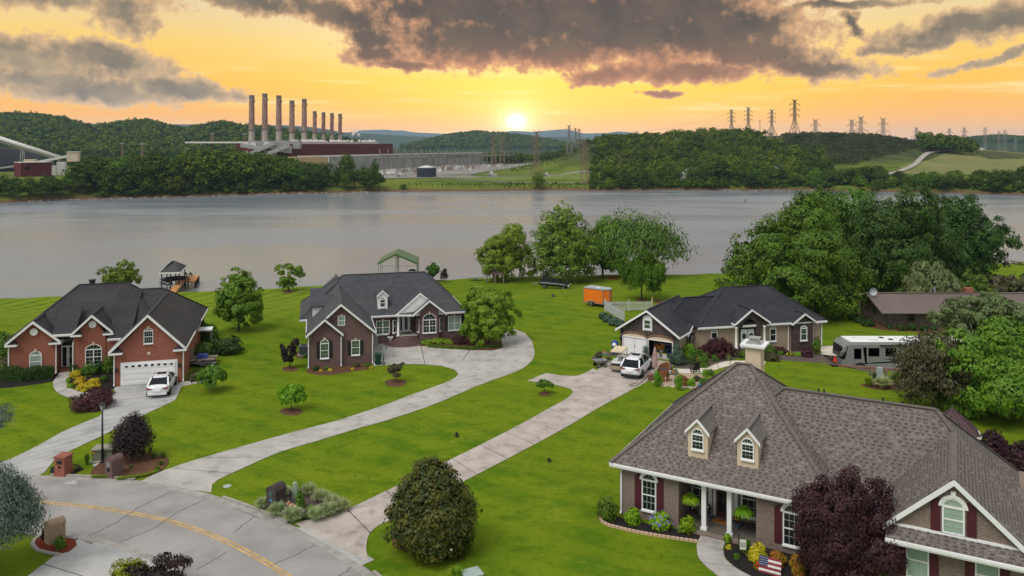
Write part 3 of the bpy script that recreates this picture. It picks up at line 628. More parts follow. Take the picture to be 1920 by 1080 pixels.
# ================================================================ FOLIAGE
def unit(a): return a / np.maximum(np.linalg.norm(a,axis=-1,keepdims=True),1e-9)
def crown_quads(seed,rx,ry,rz,n,leaf,lobes=12,shape='round',fill=0.72,tuft=0.12,up=0.6,lobe_r=0.42,clumps=20,aspect=0.6):
 """n leaf-sized diamonds gathered in tufts on overlapping lobes; centre of the crown at 0,0,0"""
 r = np.random.default_rng(seed)
 L = []
 for k in range(lobes):
  zf = 1 - 1.75 * (k + .5) / lobes; a = k * 2.39996 + r.uniform(-.35,.35); c_ = math.sqrt(max(0,1 - zf * zf))
  d = np.array([c_ * math.cos(a),c_ * math.sin(a),zf]) + r.normal(size=3) * .10
  rad = r.uniform(0.52,0.80) if lobes > 12 else r.uniform(.4,.66); q = r.uniform(0.72,1.25) * lobe_r * (0.86 if lobes > 12 else 1)
  L.append((d * rad,q))
 L.append((np.zeros(3),0.56))
 if shape == 'cone':
  L = []
  for k in range(lobes):
   t = (k + 0.5) / lobes; a = k * 2.4; w = (1 - t) ** 0.8
   L.append((np.array([math.cos(a) * w * 0.55,math.sin(a) * w * 0.55,-0.9 + 1.75 * t]),max(0.16,0.5 * w + 0.06)))
  L.append((np.array([0,0,-0.4]),0.6)); L.append((np.array([0,0,0.1]),0.42))
 if shape == 'egg':
  L = []
  for k in range(lobes):
   t = (k + 0.5) / lobes; a = k * 2.4; w = math.sin(math.pi * (0.18 + 0.80 * t)) ** 0.7 * (1.12 - 0.5 * t)
   L.append((np.array([math.cos(a) * w * 0.55,math.sin(a) * w * 0.55,-0.75 + 1.5 * t]),0.26 + 0.22 * w))
  L.append((np.array([0,0,-0.25]),0.55)); L.append((np.array([0,0,0.3]),0.4))
 if shape == 'vase':
  L = []
  for k in range(lobes):
   a = k * 2.4 + r.uniform(-.3,.3); t = (k + .5) / lobes
   L.append((np.array([math.cos(a) * (0.25 + 0.5 * t),math.sin(a) * (0.25 + 0.5 * t),-0.55 + 1.25 * t ** 0.8]) + r.normal(size=3) * 0.08,r.uniform(0.16,0.30)))
 if shape == 'umbrella':
  L = []
  for k in range(lobes):
   a = k * 2.4; rr = 0.78 * math.sqrt((k + .5) / lobes)
   L.append((np.array([math.cos(a) * rr,math.sin(a) * rr,0.45 - 0.75 * rr * rr + r.uniform(-.1,.1)]),r.uniform(0.26,0.36)))
 cen = []; sg = []; out = []
 tot = sum(q * q for _,q in L)
 for c,q in L:
  m = max(4,int(clumps * q * q / tot * len(L)))
  d = unit(r.normal(size=(m,3))); d[:,2] = np.where(d[:,2] < -0.3,d[:,2] * 0.5,d[:,2]); d = unit(d)
  cc = c + d * q * (fill + (1 - fill) * r.random((m,1)) ** 0.5) * np.array([1,1,.74])
  cen.append(cc); sg.append(np.full(m,q)); out.append(unit(d + 0.6 * unit(cc + 1e-6)))
 cen = np.concatenate(cen); sg = np.concatenate(sg); out = np.concatenate(out)
 w = sg ** 1.4; w /= w.sum()
 i = r.choice(len(cen),n,p=w)
 g = unit(r.normal(size=(n,3)) + np.array([0,0,.45])); rad_ = (0.35 + 0.65 * r.random(n) ** .5) * 1.75
 p = cen[i] + g * (tuft * sg[i] * 1.7 * rad_)[:,None] * np.array([1,1,0.7])
 if shape == 'weep':
  drop = r.random(n) ** 1.5 * 0.45 * (np.linalg.norm(p[:,:2],axis=1)); p[:,2] -= drop * 1.3
 p = p * np.array([rx,ry,rz])
 nrm = unit(g * 0.60 + out[i] * 0.80 + np.array([0,0,up * .40]) + r.normal(size=(n,3)) * 0.30)
 t = unit(np.cross(nrm,r.normal(size=(n,3)))); b = np.cross(nrm,t)
 s = (leaf * r.uniform(0.6,1.35,n))[:,None]
 if shape == 'weep': t = unit(t * 0.5 + np.array([0,0,-1.0])); b = unit(np.cross(nrm,t))
 q = np.stack([p - t * s,p - b * s * aspect,p + t * s,p + b * s * aspect],1)
 return q.reshape(-1,3),[(c * np.array([rx,ry,rz]),qq) for c,qq in L]
M_BARK = mat('bark_grey',(0.10,0.075,0.055),0.95,0.1,vs=6.0,var=0.3,bump=0.9,bs=18.0)
M_BARKP = mat('bark_pale',(0.24,0.19,0.15),0.95,0.1,vs=6.0,var=0.3,bump=0.6,bs=18.0)
LG = dict(
 maple=mat_leaf('leaf_maple',(0.060,0.130,0.012),(0.105,0.180,0.018)),
 lime=mat_leaf('leaf_lime',(0.095,0.175,0.020),(0.140,0.235,0.030),0.32),
 bright=mat_leaf('leaf_bright',(0.110,0.230,0.015),(0.150,0.290,0.025),0.32),
 walnut=mat_leaf('leaf_walnut',(0.035,0.092,0.008),(0.060,0.135,0.012),scale=0.6),
 oak=mat_leaf('leaf_oak',(0.018,0.052,0.009),(0.036,0.086,0.013),0.2,scale=0.5),
 cotton=mat_leaf('leaf_cottonwood',(0.062,0.118,0.018),(0.120,0.190,0.030),scale=0.7),
 willow=mat_leaf('leaf_willow',(0.060,0.110,0.030),(0.105,0.165,0.050),scale=0.8),
 yew=mat_leaf('leaf_dark_hedge',(0.016,0.042,0.010),(0.030,0.070,0.014),0.15,scale=3.0),
 shrub=mat_leaf('leaf_shrub',(0.040,0.100,0.012),(0.070,0.150,0.018),scale=3.0),
 limeshrub=mat_leaf('leaf_lime_shrub',(0.110,0.235,0.012),(0.180,0.330,0.020),0.3,scale=3.0),
 gold=mat_leaf('leaf_gold',(0.420,0.380,0.015),(0.550,0.480,0.030),0.25,scale=3.0),
 copper=mat_leaf('leaf_copper',(0.300,0.240,0.020),(0.380,0.130,0.020),0.25,scale=3.0,ovar=0.1),
 olive=mat_leaf('leaf_olive',(0.085,0.120,0.045),(0.125,0.165,0.065),scale=1.0),
 brown=mat_leaf('leaf_brown_green',(0.052,0.052,0.026),(0.085,0.082,0.036),scale=1.0),
 maroon=mat_leaf('leaf_maroon',(0.026,0.009,0.014),(0.056,0.019,0.027),0.15,scale=1.2,ovar=0.05),
 plum=mat_leaf('leaf_plum',(0.012,0.007,0.009),(0.030,0.014,0.016),0.12,scale=2.0,ovar=0.1),
 barberry=mat_leaf('leaf_barberry',(0.045,0.012,0.018),(0.075,0.022,0.030),0.15,scale=4.0,ovar=0.05),
 magnolia=mat_leaf('leaf_magnolia',(0.014,0.032,0.007),(0.062,0.072,0.018),0.08,0.45,0.1,2.0,0.25),
 spruce=mat_leaf('leaf_blue_cedar',(0.058,0.100,0.084),(0.140,0.190,0.170),0.12,scale=2.5),
 bluegreen=mat_leaf('leaf_blue_green',(0.040,0.085,0.055),(0.080,0.130,0.090),0.12,scale=2.5),
 far=mat_leaf('leaf_far',(0.022,0.046,0.009),(0.050,0.090,0.013),0.12,0.7,0.34,0.35,0.1),
 farwood=mat_leaf('leaf_far_wood',(0.022,0.050,0.010),(0.085,0.125,0.016),0.2,0.7,0.0,0.055,0.1),
 scrub=mat_leaf('leaf_scrub',(0.030,0.045,0.018),(0.070,0.085,0.035),0.2,0.7,0.0,0.08,0.1),
 farlight=mat_leaf('leaf_far_light',(0.045,0.090,0.012),(0.075,0.130,0.018),0.2,0.7,0.30,0.35,0.1),
 grass=mat_leaf('leaf_ornamental_grass',(0.240,0.310,0.160),(0.360,0.400,0.240),0.2,scale=2.0,ovar=0.08),
 grassgreen=mat_leaf('leaf_green_grass',(0.055,0.120,0.020),(0.100,0.180,0.030),0.2,scale=2.0),
 groundc=mat_leaf('leaf_groundcover',(0.130,0.240,0.020),(0.200,0.310,0.040),0.25,scale=2.0),
 pink=mat_leaf('petal_pink',(0.55,0.03,0.08),(0.70,0.08,0.16),0.2,scale=5.0,ovar=0.0),
 blue=mat_leaf('petal_blue',(0.16,0.22,0.75),(0.35,0.36,0.85),0.2,scale=5.0,ovar=0.0),
 white=mat_leaf('petal_white',(0.75,0.72,0.62),(0.80,0.78,0.72),0.2,scale=5.0,ovar=0.0),
 red=mat_leaf('petal_red',(0.70,0.04,0.02),(0.80,0.12,0.02),0.2,scale=5.0,ovar=0.0),
 yellow=mat_leaf('petal_yellow',(0.80,0.50,0.02),(0.85,0.62,0.05),0.2,scale=5.0,ovar=0.0),
 purple=mat_leaf('petal_purple',(0.35,0.08,0.50),(0.50,0.16,0.60),0.2,scale=5.0,ovar=0.0),
)
def trunk_mb(seed,H,r0,zc,L,stems=1,lean=0.0,limbs=7):
 """trunk from the ground to the crown centre at height zc, limbs reaching into the lobes"""
 r = random.Random(seed); mb = MB()
 for s in range(stems):
  a = 6.28 * s / stems + r.random(); off = 0.0 if stems == 1 else 0.10 * H * 0.35
  bx,by = (0.06 * H * math.cos(a) * 0.3,0.06 * H * math.sin(a) * 0.3) if stems > 1 else (0,0)
  top = (off * math.cos(a) + lean * zc,off * math.sin(a),zc * (1.1 if stems == 1 else 0.9))
  k = r0 if stems == 1 else r0 * 0.6
  pts = [(bx,by,-0.3),(bx * 1.05,by * 1.05,0.02 * H),(bx + (top[0] - bx) * 0.4 + r.uniform(-.01,.01) * H,by + (top[1] - by) * 0.4,zc * 0.45),top]
  mb.tube(pts,[k * 1.45,k * 1.05,k * 0.8,k * 0.32],8)
  for c,q in L[:limbs]:
   t = r.uniform(0.35,0.8); b = [pts[2][j] * (1 - t) + pts[3][j] * t for j in range(3)]
   e = (c[0] * 0.85,c[1] * 0.85,zc + c[2] * 0.8)
   mid = [(b[j] + e[j]) / 2 + (0.06 * H if j == 2 else 0) * 0.5 for j in range(3)]
   mb.tube([b,mid,e],[k * 0.42,k * 0.28,k * 0.10],5,cap=False)
 return mb
def tree(name,label,px,py,top,width,leafm,n=9000,leaf=0.13,shape='round',gap=0.16,group=None,stems=1,seed=None,cat='tree',pos=None,lobes=13,
   bark=None,depth=None,lean=0.0,r0=None,cx=0.0,**kw):
 """tree standing at a picture point: top row and crown width in picture pixels"""
 p = pos or at(px,py); ppm = F / p.y
 H = (py - top) / ppm if pos is None else top
 R = width / 2 / ppm if pos is None else width / 2
 seed = seed if seed is not None else int(abs(px * 7 + py * 13)) + 1
 base = gap * H; rz = (H - base) / 2; zc = base + rz
 Q,L = crown_quads(seed,R,depth or R,rz,n,leaf,lobes,shape,**kw)
 lo,hi = np.percentile(Q[:,2],(0.5,99.6)); Q[:,2] = (Q[:,2] - (lo + hi) / 2) * (2 * rz / (hi - lo))
 lo,hi = np.percentile(Q[:,0],(0.7,99.3)); Q[:,0] = (Q[:,0] - (lo + hi) / 2) * (2 * R / (hi - lo))
 root = thing(name,label,cat,p,0.0,group)
 crown = obj('crown',raw_mesh('crown',Q,4,[LG[leafm]]),root,(cx + lean * zc,0,zc))
 trunk_mb(seed,H,r0 or max(0.03,0.018 * H),zc,L,stems,lean).build('trunk',bark or M_BARK,root,smooth=True,uv=False)
 return root
def shrub(label,px,py,w,h,leafm,n=1600,leaf=0.07,name='shrub',shape='round',seed=None,group=None,cat='shrub',pos=None,flowers=None,fl_n=60,fl_s=0.05,ry=None,**kw):
 """bush resting on the ground; w, h in picture pixels, py = its foot"""
 p = pos or at(px,py); ppm = F / p.y; R = w / 2 / ppm; H = h / ppm
 kw.setdefault('fill',0.7); kw.setdefault('clumps',34); kw.setdefault('up',0.5); kw.setdefault('lobe_r',0.46)
 seed = seed or int(px * 3 + py * 5)
 Q,L = crown_quads(seed,R,ry or R,H / 2,n,leaf,kw.pop('lobes',11),shape,**kw)
 lo,hi = np.percentile(Q[:,2],(1,99.5)); Q[:,2] = (Q[:,2] - lo) * (H / (hi - lo)) + 0.0
 lo,hi = np.percentile(Q[:,0],(1,99)); Q[:,0] = (Q[:,0] - (lo + hi) / 2) * (2 * R / (hi - lo))
 root = thing(name,label,cat,p,0.0,group)
 obj('foliage',raw_mesh('foliage',Q,4,[LG[leafm]]),root)
 st = MB(); rr = random.Random(seed)
 for k in range(5):
  a = rr.random() * 6.28; st.tube([(0.05 * math.cos(a),0.05 * math.sin(a),-0.1),(R * .45 * math.cos(a),R * .45 * math.sin(a),H * 0.6)],[0.025,0.010],5,cap=False)
 st.build('stem',M_BARK,root,uv=False)
 if flowers:
  r = np.random.default_rng(seed + 5); idx = r.choice(len(Q) // 4,fl_n); c = Q[idx * 4]
  keep = (c[:,2] > H * 0.3) ; c = c[keep]; out = unit(c - np.array([0,0,H * 0.35])); c = c + out * 0.04
  V = []
  for cc,oo in zip(c,out):
   t = unit(np.cross(oo,r.normal(size=3))); b = np.cross(oo,t)
   for k in range(3):
    nn = unit(oo + r.normal(size=3) * 0.5); t = unit(np.cross(nn,r.normal(size=3))); b = np.cross(nn,t); s = fl_s * r.uniform(.7,1.2)
    V += [cc - t * s,cc - b * s,cc + t * s,cc + b * s]
  obj('blossom',raw_mesh('blossom',np.array(V),4,[LG[flowers]]),root)
 return root
def grass_mesh(seed,R,H,n=260,width=0.018,droop=0.9):
 r = np.random.default_rng(seed); V = []
 for k in range(n):
  a = r.uniform(0,6.283); sp = 0.25 + 0.75 * r.random() ** 0.6; d = np.array([math.cos(a),math.sin(a),0]); sd = np.array([-d[1],d[0],0])
  L = H * r.uniform(0.8,1.1); reach = R * sp * r.uniform(0.8,1.15); b0 = d * r.uniform(0,0.25 * R)
  P = []
  for t in (0,.35,.7,1.0):
   P.append(b0 + d * reach * t ** 1.3 + np.array([0,0,L * (t * 1.25 - droop * sp * t * t * 0.9)]))
  ws = [width,width,width * .8,width * .15]
  for j in range(3): V += [P[j] - sd * ws[j],P[j] + sd * ws[j],P[j + 1] + sd * ws[j + 1],P[j + 1] - sd * ws[j + 1]]
 return np.array(V)
_gm = {}
def grass_clump(label,px,py,w,h,leafm='grass',group=None,n=260,droop=0.9,name='ornamental_grass',width=0.022):
 p = at(px,py); ppm = F / p.y
 key = (leafm,droop,n,int(px) % 3)
 if key not in _gm: _gm[key] = raw_mesh('blades',grass_mesh(len(leafm) * 7 + key[3],1.0,1.0,n,width),4,[LG[leafm]])
 o = obj(name,_gm[key]); o.location = p; o.scale = (w / 2 / ppm,w / 2 / ppm,h / ppm); o.rotation_euler = (0,0,px * 0.7)
 return tag(o,label,'ornamental grass',group)
# ---- trees round the houses
tree('maple_tree','full round green maple on the lawn between the two left brick houses',448,621,504,82,'maple',15000,0.14,'egg',0.14,lobes=16)
tree('maple_tree','green maple standing behind the red brick house roof by the lake',222,556,488,72,'maple',8000,0.17,'round',0.12)
tree('river_birch','small light green multi-stemmed tree at the shore left of the brown brick house',541,546,491,56,'lime',5200,0.15,'vase',0.14,stems=3,lobes=16)
tree('purple_leaf_tree','small nearly black purple-leaved tree beside the brown brick gable',543,691,635,34,'plum',3000,0.10,'vase',0.22,lobes=14)
tree('linden_tree','large fresh green tree right of the brown brick house bay window',917,646,541,100,'lime',20000,0.13,'round',0.13,lobes=16)
tree('crape_myrtle','thin sparse reddish-green tree in the island lawn before the brown brick house',742,717,681,30,'brown',900,0.08,'vase',0.3,stems=4,lobes=9,tuft=0.25)
tree('young_tree','small bright green young tree in a brown mulch ring in the middle lawn',547,771,722,50,'bright',2600,0.10,'round',0.30,lobes=10)
tree('young_tree','tiny green sapling in a mulch ring by the driveway turning spur',1021,738,712,32,'shrub',700,0.09,'umbrella',0.32,lobes=7)
tree('purple_leaf_tree','dark purple-leaved crape myrtle in the mulch island beside the lamp post',248,863,776,72,'plum',11000,0.065,'egg',0.16,stems=4,lobes=22,tuft=0.26,lobe_r=0.26,clumps=34)
tree('magnolia_tree','dense dark magnolia with white blossoms beside the straight driveway',811,1036,868,150,'magnolia',40000,0.085,'egg',0.02,lobes=24,tuft=0.15,clumps=46)
tree('cottonwood_tree','leafy green tree over the little boathouse at the shore, leftmost of the lakeside clump',950,524,420,106,'lime',15000,0.22,'round',0.06,group='trees at the near shore',lobes=16)
tree('cottonwood_tree','tallest green tree of the lakeside clump, directly behind the black pickup',1052,529,388,124,'cotton',20000,0.22,'egg',0.05,group='trees at the near shore',lobes=20)
tree('cottonwood_tree','dense dark green tree right of the black pickup in the lakeside clump',1130,520,408,92,'maple',13000,0.22,'round',0.10,group='trees at the near shore',lobes=15)
tree('cottonwood_tree','sparse leaning tree with bare twigs spreading over the lake, rightmost of the lakeside clump',1165,519,396,190,'willow',9500,0.22,'umbrella',0.25,group='trees at the near shore',lobes=22,tuft=0.28,clumps=30,lobe_r=0.3,cx=3.0,depth=7.0)
tree('weeping_tree','drooping dark green tree standing alone on the lawn behind the orange trailer',1203,561,473,82,'walnut',14000,0.16,'weep',0.22,lobes=14)
tree('young_tree','small dark green tree at the shore right of the green boat shelter',811,528,492,25,'walnut',1800,0.16,'round',0.1)
tree('purple_leaf_tree','little purple tree at the shore, last before the open lawn',833,529,503,15,'plum',800,0.12,'round',0.25)
tree('japanese_maple','small spreading dark green tree beside the red brick garage path',394,735,686,54,'shrub',2600,0.10,'umbrella',0.3,stems=3,lobes=12,bark=M_BARKP)
tree('walnut_tree','very large rich green walnut tree behind the angled-garage house',1484,592,374,226,'walnut',60000,0.165,'round',0.02,lobes=30,clumps=34,lobe_r=0.31)
tree('oak_tree','big dark oak with a lighter olive top behind the walnut tree',1590,548,356,200,'walnut',34000,0.20,'round',0.04,group='great dark oaks behind the log house',lobes=24,lobe_r=0.34,clumps=30)
tree('oak_tree','tallest dark oak in the middle of the group behind the log house',1688,545,350,190,'oak',36000,0.20,'round',0.04,group='great dark oaks behind the log house',lobes=24,lobe_r=0.34,clumps=30)
tree('oak_tree','outermost dark oak of the group, in front of the open lake on the right',1800,540,366,178,'oak',34000,0.20,'round',0.04,group='great dark oaks behind the log house',lobes=24,lobe_r=0.34,clumps=30)
tree('oak_tree','dark oak rising at the back between walnut tree and lake',1530,530,352,130,'oak',14000,0.26,'round',0.05,group='great dark oaks behind the log house',lobes=18)
tree('olive_tree','grey-green spreading tree behind the log house ridge',1752,592,492,110,'olive',9000,0.17,'umbrella',0.15,lobes=16)
tree('green_tree','rounded mid green tree right of the grey-green one behind the log house',1826,592,506,62,'walnut',6000,0.17,'round',0.05)
tree('brown_tree','brownish low tree behind the log house at the picture edge',1868,580,516,60,'brown',4500,0.17,'round',0.05,lobes=10)
tree('brown_tree','second brownish tree cut by the right picture edge',1925,585,514,70,'brown',4500,0.17,'round',0.05,lobes=10)
tree('boxelder_tree','grey-green tree covering the right half of the log house',1836,668,548,150,'olive',20000,0.13,'round',0.12,lobes=20)
tree('boxelder_tree','fresh green tree at the right edge beyond the gazebo lawn',1935,660,585,120,'cotton',9000,0.14,'round',0.08,lobes=14)
tree('brown_tree','dark brown-leaved tree hiding the back of the motorhome',1750,770,620,124,'brown',20000,0.11,'round',0.06,lobes=22,tuft=0.2)
tree('maple_tree','big bright green maple at the right edge beside the brown-leaved tree',1868,778,606,215,'maple',32000,0.12,'round',0.06,lobes=26,clumps=50,lobe_r=0.34)
tree('red_maple_tree','big maroon-leaved maple in front of the near house',1590,1108,888,182,'maroon',60000,0.05,'round',0.10,lobes=34,clumps=60,lobe_r=0.25,tuft=0.15)
tree('red_maple_tree','maroon tree beyond the right roof slope of the near house',1862,868,808,62,'maroon',9000,0.06,'egg',0.05,lobes=14)
tree('red_maple_tree','second maroon tree at the right edge beyond the near roof',1915,890,826,64,'maroon',9000,0.06,'egg',0.05,lobes=14)
c_ = tree('blue_cedar','blue-green cedar with hanging sprays reaching in over the street from the left',-50,1082,866,222,'spruce',70000,0.052,'umbrella',0.33,lobes=60,clumps=70,lobe_r=0.22,tuft=0.2,aspect=0.5,depth=1.7)
Q_,_ = crown_quads(55,1.15,1.2,.6,5000,.05,14,tuft=.2,aspect=.32); obj('branch',raw_mesh('branch',Q_,4,[LG['spruce']]),c_,(.25,1.0,7.3)); MB().tube([(0,0,5.2),(.1,.6,6.8),(.6,1.1,7.3)],[.12,.08,.03],6).build('limb',M_BARK,c_,uv=False)
mg = at(811,1036); r_ = np.random.default_rng(4); V_ = []; B_ = []
for k in range(34):
 a = r_.uniform(2.6,6.9); z = r_.uniform(0.3,4.2); R = 1.95 * math.sin(math.pi * min(0.95,0.2 + z / 6.0)) ** 0.7 * (1.1 - 0.09 * z)
 c = np.array([R * math.cos(a),R * math.sin(a),z])
 for q in range(4):
  nn = unit(np.array([math.cos(a),math.sin(a),.3]) + r_.normal(size=3) * .5); t = unit(np.cross(nn,r_.normal(size=3))); b = np.cross(nn,t); s = 0.075 if k % 3 else 0.06
  (V_ if k % 3 else B_).extend([c - t * s,c - b * s,c + t * s,c + b * s])
mag = [o for o in bpy.data.objects if o.name.startswith('magnolia_tree')][0]
obj('blossom',raw_mesh('blossom',np.array(V_),4,[LG['white']]),mag); obj('faded_blossom',raw_mesh('faded_blossom',np.array(B_),4,[mat('petal_brown',(0.40,0.17,0.06))]),mag)
# ---- the far bank: trees one can tell apart, then the woods on the hills
FAR = []
for k in range(7):
 Q,L = crown_quads(100 + k,5.6,5.6,7.2 if k % 2 else 6.2,1500,0.46,12 + k,'egg' if k % 3 == 0 else 'round',tuft=0.2,lobe_r=0.44,aspect=0.8)
 Q[:,2] += 8.6 - (0.6 if k % 2 == 0 else 0)
 t = MB(); t.tube([(0,0,-2),(0.1,0,5),(0.3,0.2,10)],[0.45,0.33,0.15],6,cap=False)
 tv = np.array([[t.v[i] for i in f] for f in t.f]).reshape(-1,3)
 me = raw_mesh('far_tree',np.concatenate([Q,tv]),4,[LG['far'] if k < 5 else LG['farlight'],M_BARK],[0] * (len(Q) // 4) + [1] * (len(tv) // 4))
 FAR.append(me)
def far_tree(x,y,h,group,label,k,wide=1.0):
 o = bpy.data.objects.new('bank_tree',FAR[k]); COL.objects.link(o)
 o.location = (x,y,float(gz(x,y)) - 0.3); s = h / 15.5; o.scale = (s * wide,s * wide,s); o.rotation_euler = (0,0,random.random() * 6.28)
 return tag(o,label,'tree',group)
def scatter(n,fx,dmin,seed):
 r = random.Random(seed); P = []; cell = {}
 for _ in range(n * 30):
  if len(P) >= n: break
  p = fx(r)
  if p is None: continue
  x,y = p; g = (int(x // dmin),int(y // dmin))
  if any((x - a) ** 2 + (y - b) ** 2 < dmin * dmin for i in (-1,0,1) for j in (-1,0,1) for a,b in cell.get((g[0] + i,g[1] + j),[])): continue
  P.append(p); cell.setdefault(g,[]).append(p)
 return P
def bank_label(px,s,H,zones):
 z = [t for a,t in zones if px < a or a > 900 and t == zones[-1][1]][0]
 return ('tall ' if H > 17 else 'low ' if H < 11 else 'middling ') + 'far-bank tree ' + ('at the water edge ' if s < 14 else 'in the middle rows ' if s < 38 else 'in the back rows ') + z
def left_bank(r):
 px = r.uniform(-40,606); s = r.uniform(2,62) if px > 130 else r.uniform(2,40)
 for y in np.arange(376,560,1.0):
  x = (px - 960) / F * y
  if y - fshore(x) >= s: return (x,y)
 return None
random.seed(11)
for x,y in scatter(160,left_bank,6.4,5):
 px = 960 + F * x / y; s = y - float(fshore(x))
 want = np.interp(px,[-40,60,130,155,180,300,420,480,540,606],[322,330,318,296,288,284,270,282,290,300])
 H = (CH + (YH - want) * y / F) - float(gz(x,y)); H = min(H,24) * random.uniform(0.78,1.04)
 if s < 9: H = random.uniform(7,13)
 far_tree(x,y,max(6,H),'broadleaf trees of the left far bank',bank_label(px,s,H,[(40,'at the left picture edge'),(98,'in front of the red shed'),(150,'below the cream conveyor tower'),(230,'right of the coal yard'),(310,'below the first floodlight masts'),(390,'between floodlight masts and plant'),(460,'below the long white roof'),(545,'before the coal bunker galleries'),(999,'before the tan plant hall')]),random.choice([0,1,2,3,4,4,5]),1.25)
for px,top,w,s in ((633,308,1.1,10),(650,277,0.62,20),(664,310,1.2,9),(684,305,1.1,12),(702,290,0.55,18),(710,318,0.9,10),(622,325,0.9,8),(650,322,1.1,6),(690,325,1.1,6)):
 y = 461 + s; x = (px - 960) / F * y; H = (CH + (YH - top) * y / F) - float(gz(x,y))
 far_tree(x,y,H,'trees of the small grove before the plant',{633: 'tall tree at the left end of the small grove before the plant',650: 'tallest slim tree of the small grove before the plant',664: 'broad tree in the middle of the small grove before the plant',684: 'broad tree right of the middle of the small grove',702: 'narrow upright tree near the right end of the small grove',710: 'low tree at the right end of the small grove',622: 'low tree at the left end of the small grove'}.get(px if s > 6 else 0,'low tree at the water edge of the small grove'),random.choice([0,2,4,5]),w)
for px,top,w,lab in ((1009,322,1.1,'lone round tree at the far water edge below the near lattice towers'),(757,343,1.3,'low round bush at the far water edge in front of the dark tank')):
 x,y = (px - 960) / F * 486,487; y = float(fshore(x)) + 3; x = (px - 960) / F * y; H = (CH + (YH - top) * y / F) - float(gz(x,y))
 far_tree(x,y,H,None,lab,5,w * 1.2)
def right_bank(r):
 px = r.uniform(1112,1960); s = r.uniform(1,60)
 for y in np.arange(360,640,2.0):
  x = (px - 960) / F * y
  if y - fshore(x) >= s: return (x,y)
 return None
for x,y in scatter(150,right_bank,7.6,6):
 px = 960 + F * x / y; s = y - float(fshore(x))
 want = np.interp(px,[1112,1150,1240,1320,1400,1470,1560,1640,1700,1760,1800,1960],[318,305,312,290,300,308,312,300,320,316,312,306])
 H = (CH + (YH - want) * y / F) - float(gz(x,y)); H = min(max(H,5),22) * random.uniform(0.7,1.03)
 if s < 10: H = random.uniform(5,11)
 far_tree(x,y,max(5,H),'broadleaf trees of the right far bank',bank_label(px,s,H,[(1150,'beside the shore-side lattice tower'),(1230,'left of the half-hidden houses'),(1300,'below the small white building'),(1380,'by the white houses gap'),(1480,'below the grey-roofed house'),(1580,'below the tallest pylon'),(1680,'under the scrub slope'),(1780,'below the meadow road foot'),(1860,'below the dry meadow'),(2999,'at the right picture edge')]),random.choice([0,1,2,3,4,5,6]),1.3)
def wood(name,label,pts,tmpl,hs,seed,leafm='far'):
 """many crowns joined into one mass: pts (x, y), hs heights in metres"""
 r = np.random.default_rng(seed); out = []
 for (x,y),h in zip(pts,hs):
  T = tmpl[r.integers(len(tmpl))]; a = r.uniform(0,6.28); ca,sa = math.cos(a),math.sin(a); s = h / 15.5
  q = T * np.array([s * r.uniform(.9,1.25),s * r.uniform(.9,1.25),s]); q = np.stack([q[:,0] * ca - q[:,1] * sa,q[:,0] * sa + q[:,1] * ca,q[:,2]],1)
  out.append(q + np.array([x,y,float(gz(x,y)) - 0.5]))
 return tag(obj(name,raw_mesh(name,np.concatenate(out),4,[LG[leafm]])),label,kind='stuff')
def tmpls(n,leaf,count,seed):
 o = []
 for k in range(count):
  Q,_ = crown_quads(seed + k,6.0,6.0,6.6,n,leaf,9,'round',tuft=0.16,lobe_r=0.46,aspect=0.8,clumps=14,fill=0.8); Q = Q.copy(); Q[:,2] += 8.5; o.append(Q)
 return o
def fan(p0,p1,d0,d1):
 def f(r):
  y = math.sqrt(r.uniform(d0 * d0,d1 * d1)); return ((r.uniform(p0,p1) - 960) / F * y,y)
 return f
T1 = tmpls(110,1.55,6,300); T2 = tmpls(190,1.0,6,400); T3 = tmpls(26,3.2,4,500)
P1 = [p for p in scatter(3600,fan(-160,700,980,1560),12.5,21) if float(gz(*p)) > -1]
wood('hillside_woods','wooded hills behind the power plant and coal yard on the left',P1,T1,[random.uniform(13,20) for _ in P1],1,'farwood')
P2 = [p for p in scatter(3800,fan(735,1150,2350,2960),15.0,22) if float(gz(*p)) > 0]
wood('hillside_woods','rounded wooded hill under the setting sun',P2,T3,[random.uniform(13,20) for _ in P2],2,'farwood')
def rightwood(r):
 px = r.uniform(1108,1560); y = r.uniform(535,800)
 if px < 1112 + abs(math.sin(y * .07)) * 10: return None
 top = np.interp(px,[1108,1400,1440,1520,1560],[800,800,690,640,600])
 if y > top: return None
 return ((px - 960) / F * y,y)
P3 = scatter(980,rightwood,7.2,23)
wood('hillside_woods','wooded slope of the right hill below the pylons',P3,T2,[random.uniform(6.5,12) for _ in P3],3,'farwood')
def crest(r):
 px = r.uniform(1110,1730)
 if 1455 < px < 1500 and r.random() < .8: return None
 y = r.uniform(800,850); return ((px - 960) / F * y,y)
P4 = scatter(110,crest,7.0,24)
wood('crest_woods','line of trees along the crest of the right hill',P4,T2,[random.uniform(4.5,8.5) * (0.6 if 960 + F * p[0] / p[1] > 1490 else 1) for p in P4],4)
P5 = scatter(60,fan(1725,1828,690,760),6.0,25)
wood('dark_copse','dark copse standing on the meadow hill at the right',P5,T2,[random.uniform(13,19) - abs(960 + F * p[0] / p[1] - 1765) * 0.08 for p in P5],5)
def scrub(r):
 px = r.uniform(1470,1745); y = r.uniform(600,775)
 if px > 1600 and y < np.interp(px,[1600,1680,1745],[600,660,745]): return None
 return ((px - 960) / F * y,y)
P6 = scatter(3000,scrub,2.5,26)
wood('scrub','grey-green scrub covering the cleared slope of the right hill',P6,tmpls(40,1.6,4,600),[random.uniform(2.0,5.0) for _ in P6],6,'scrub')
def edge(r):
 px = r.choice((r.uniform(-60,610),r.uniform(1108,1980))); y = float(fshore((px - 960) / F * 450)) + r.uniform(1.5,16); return ((px - 960) / F * y,y)
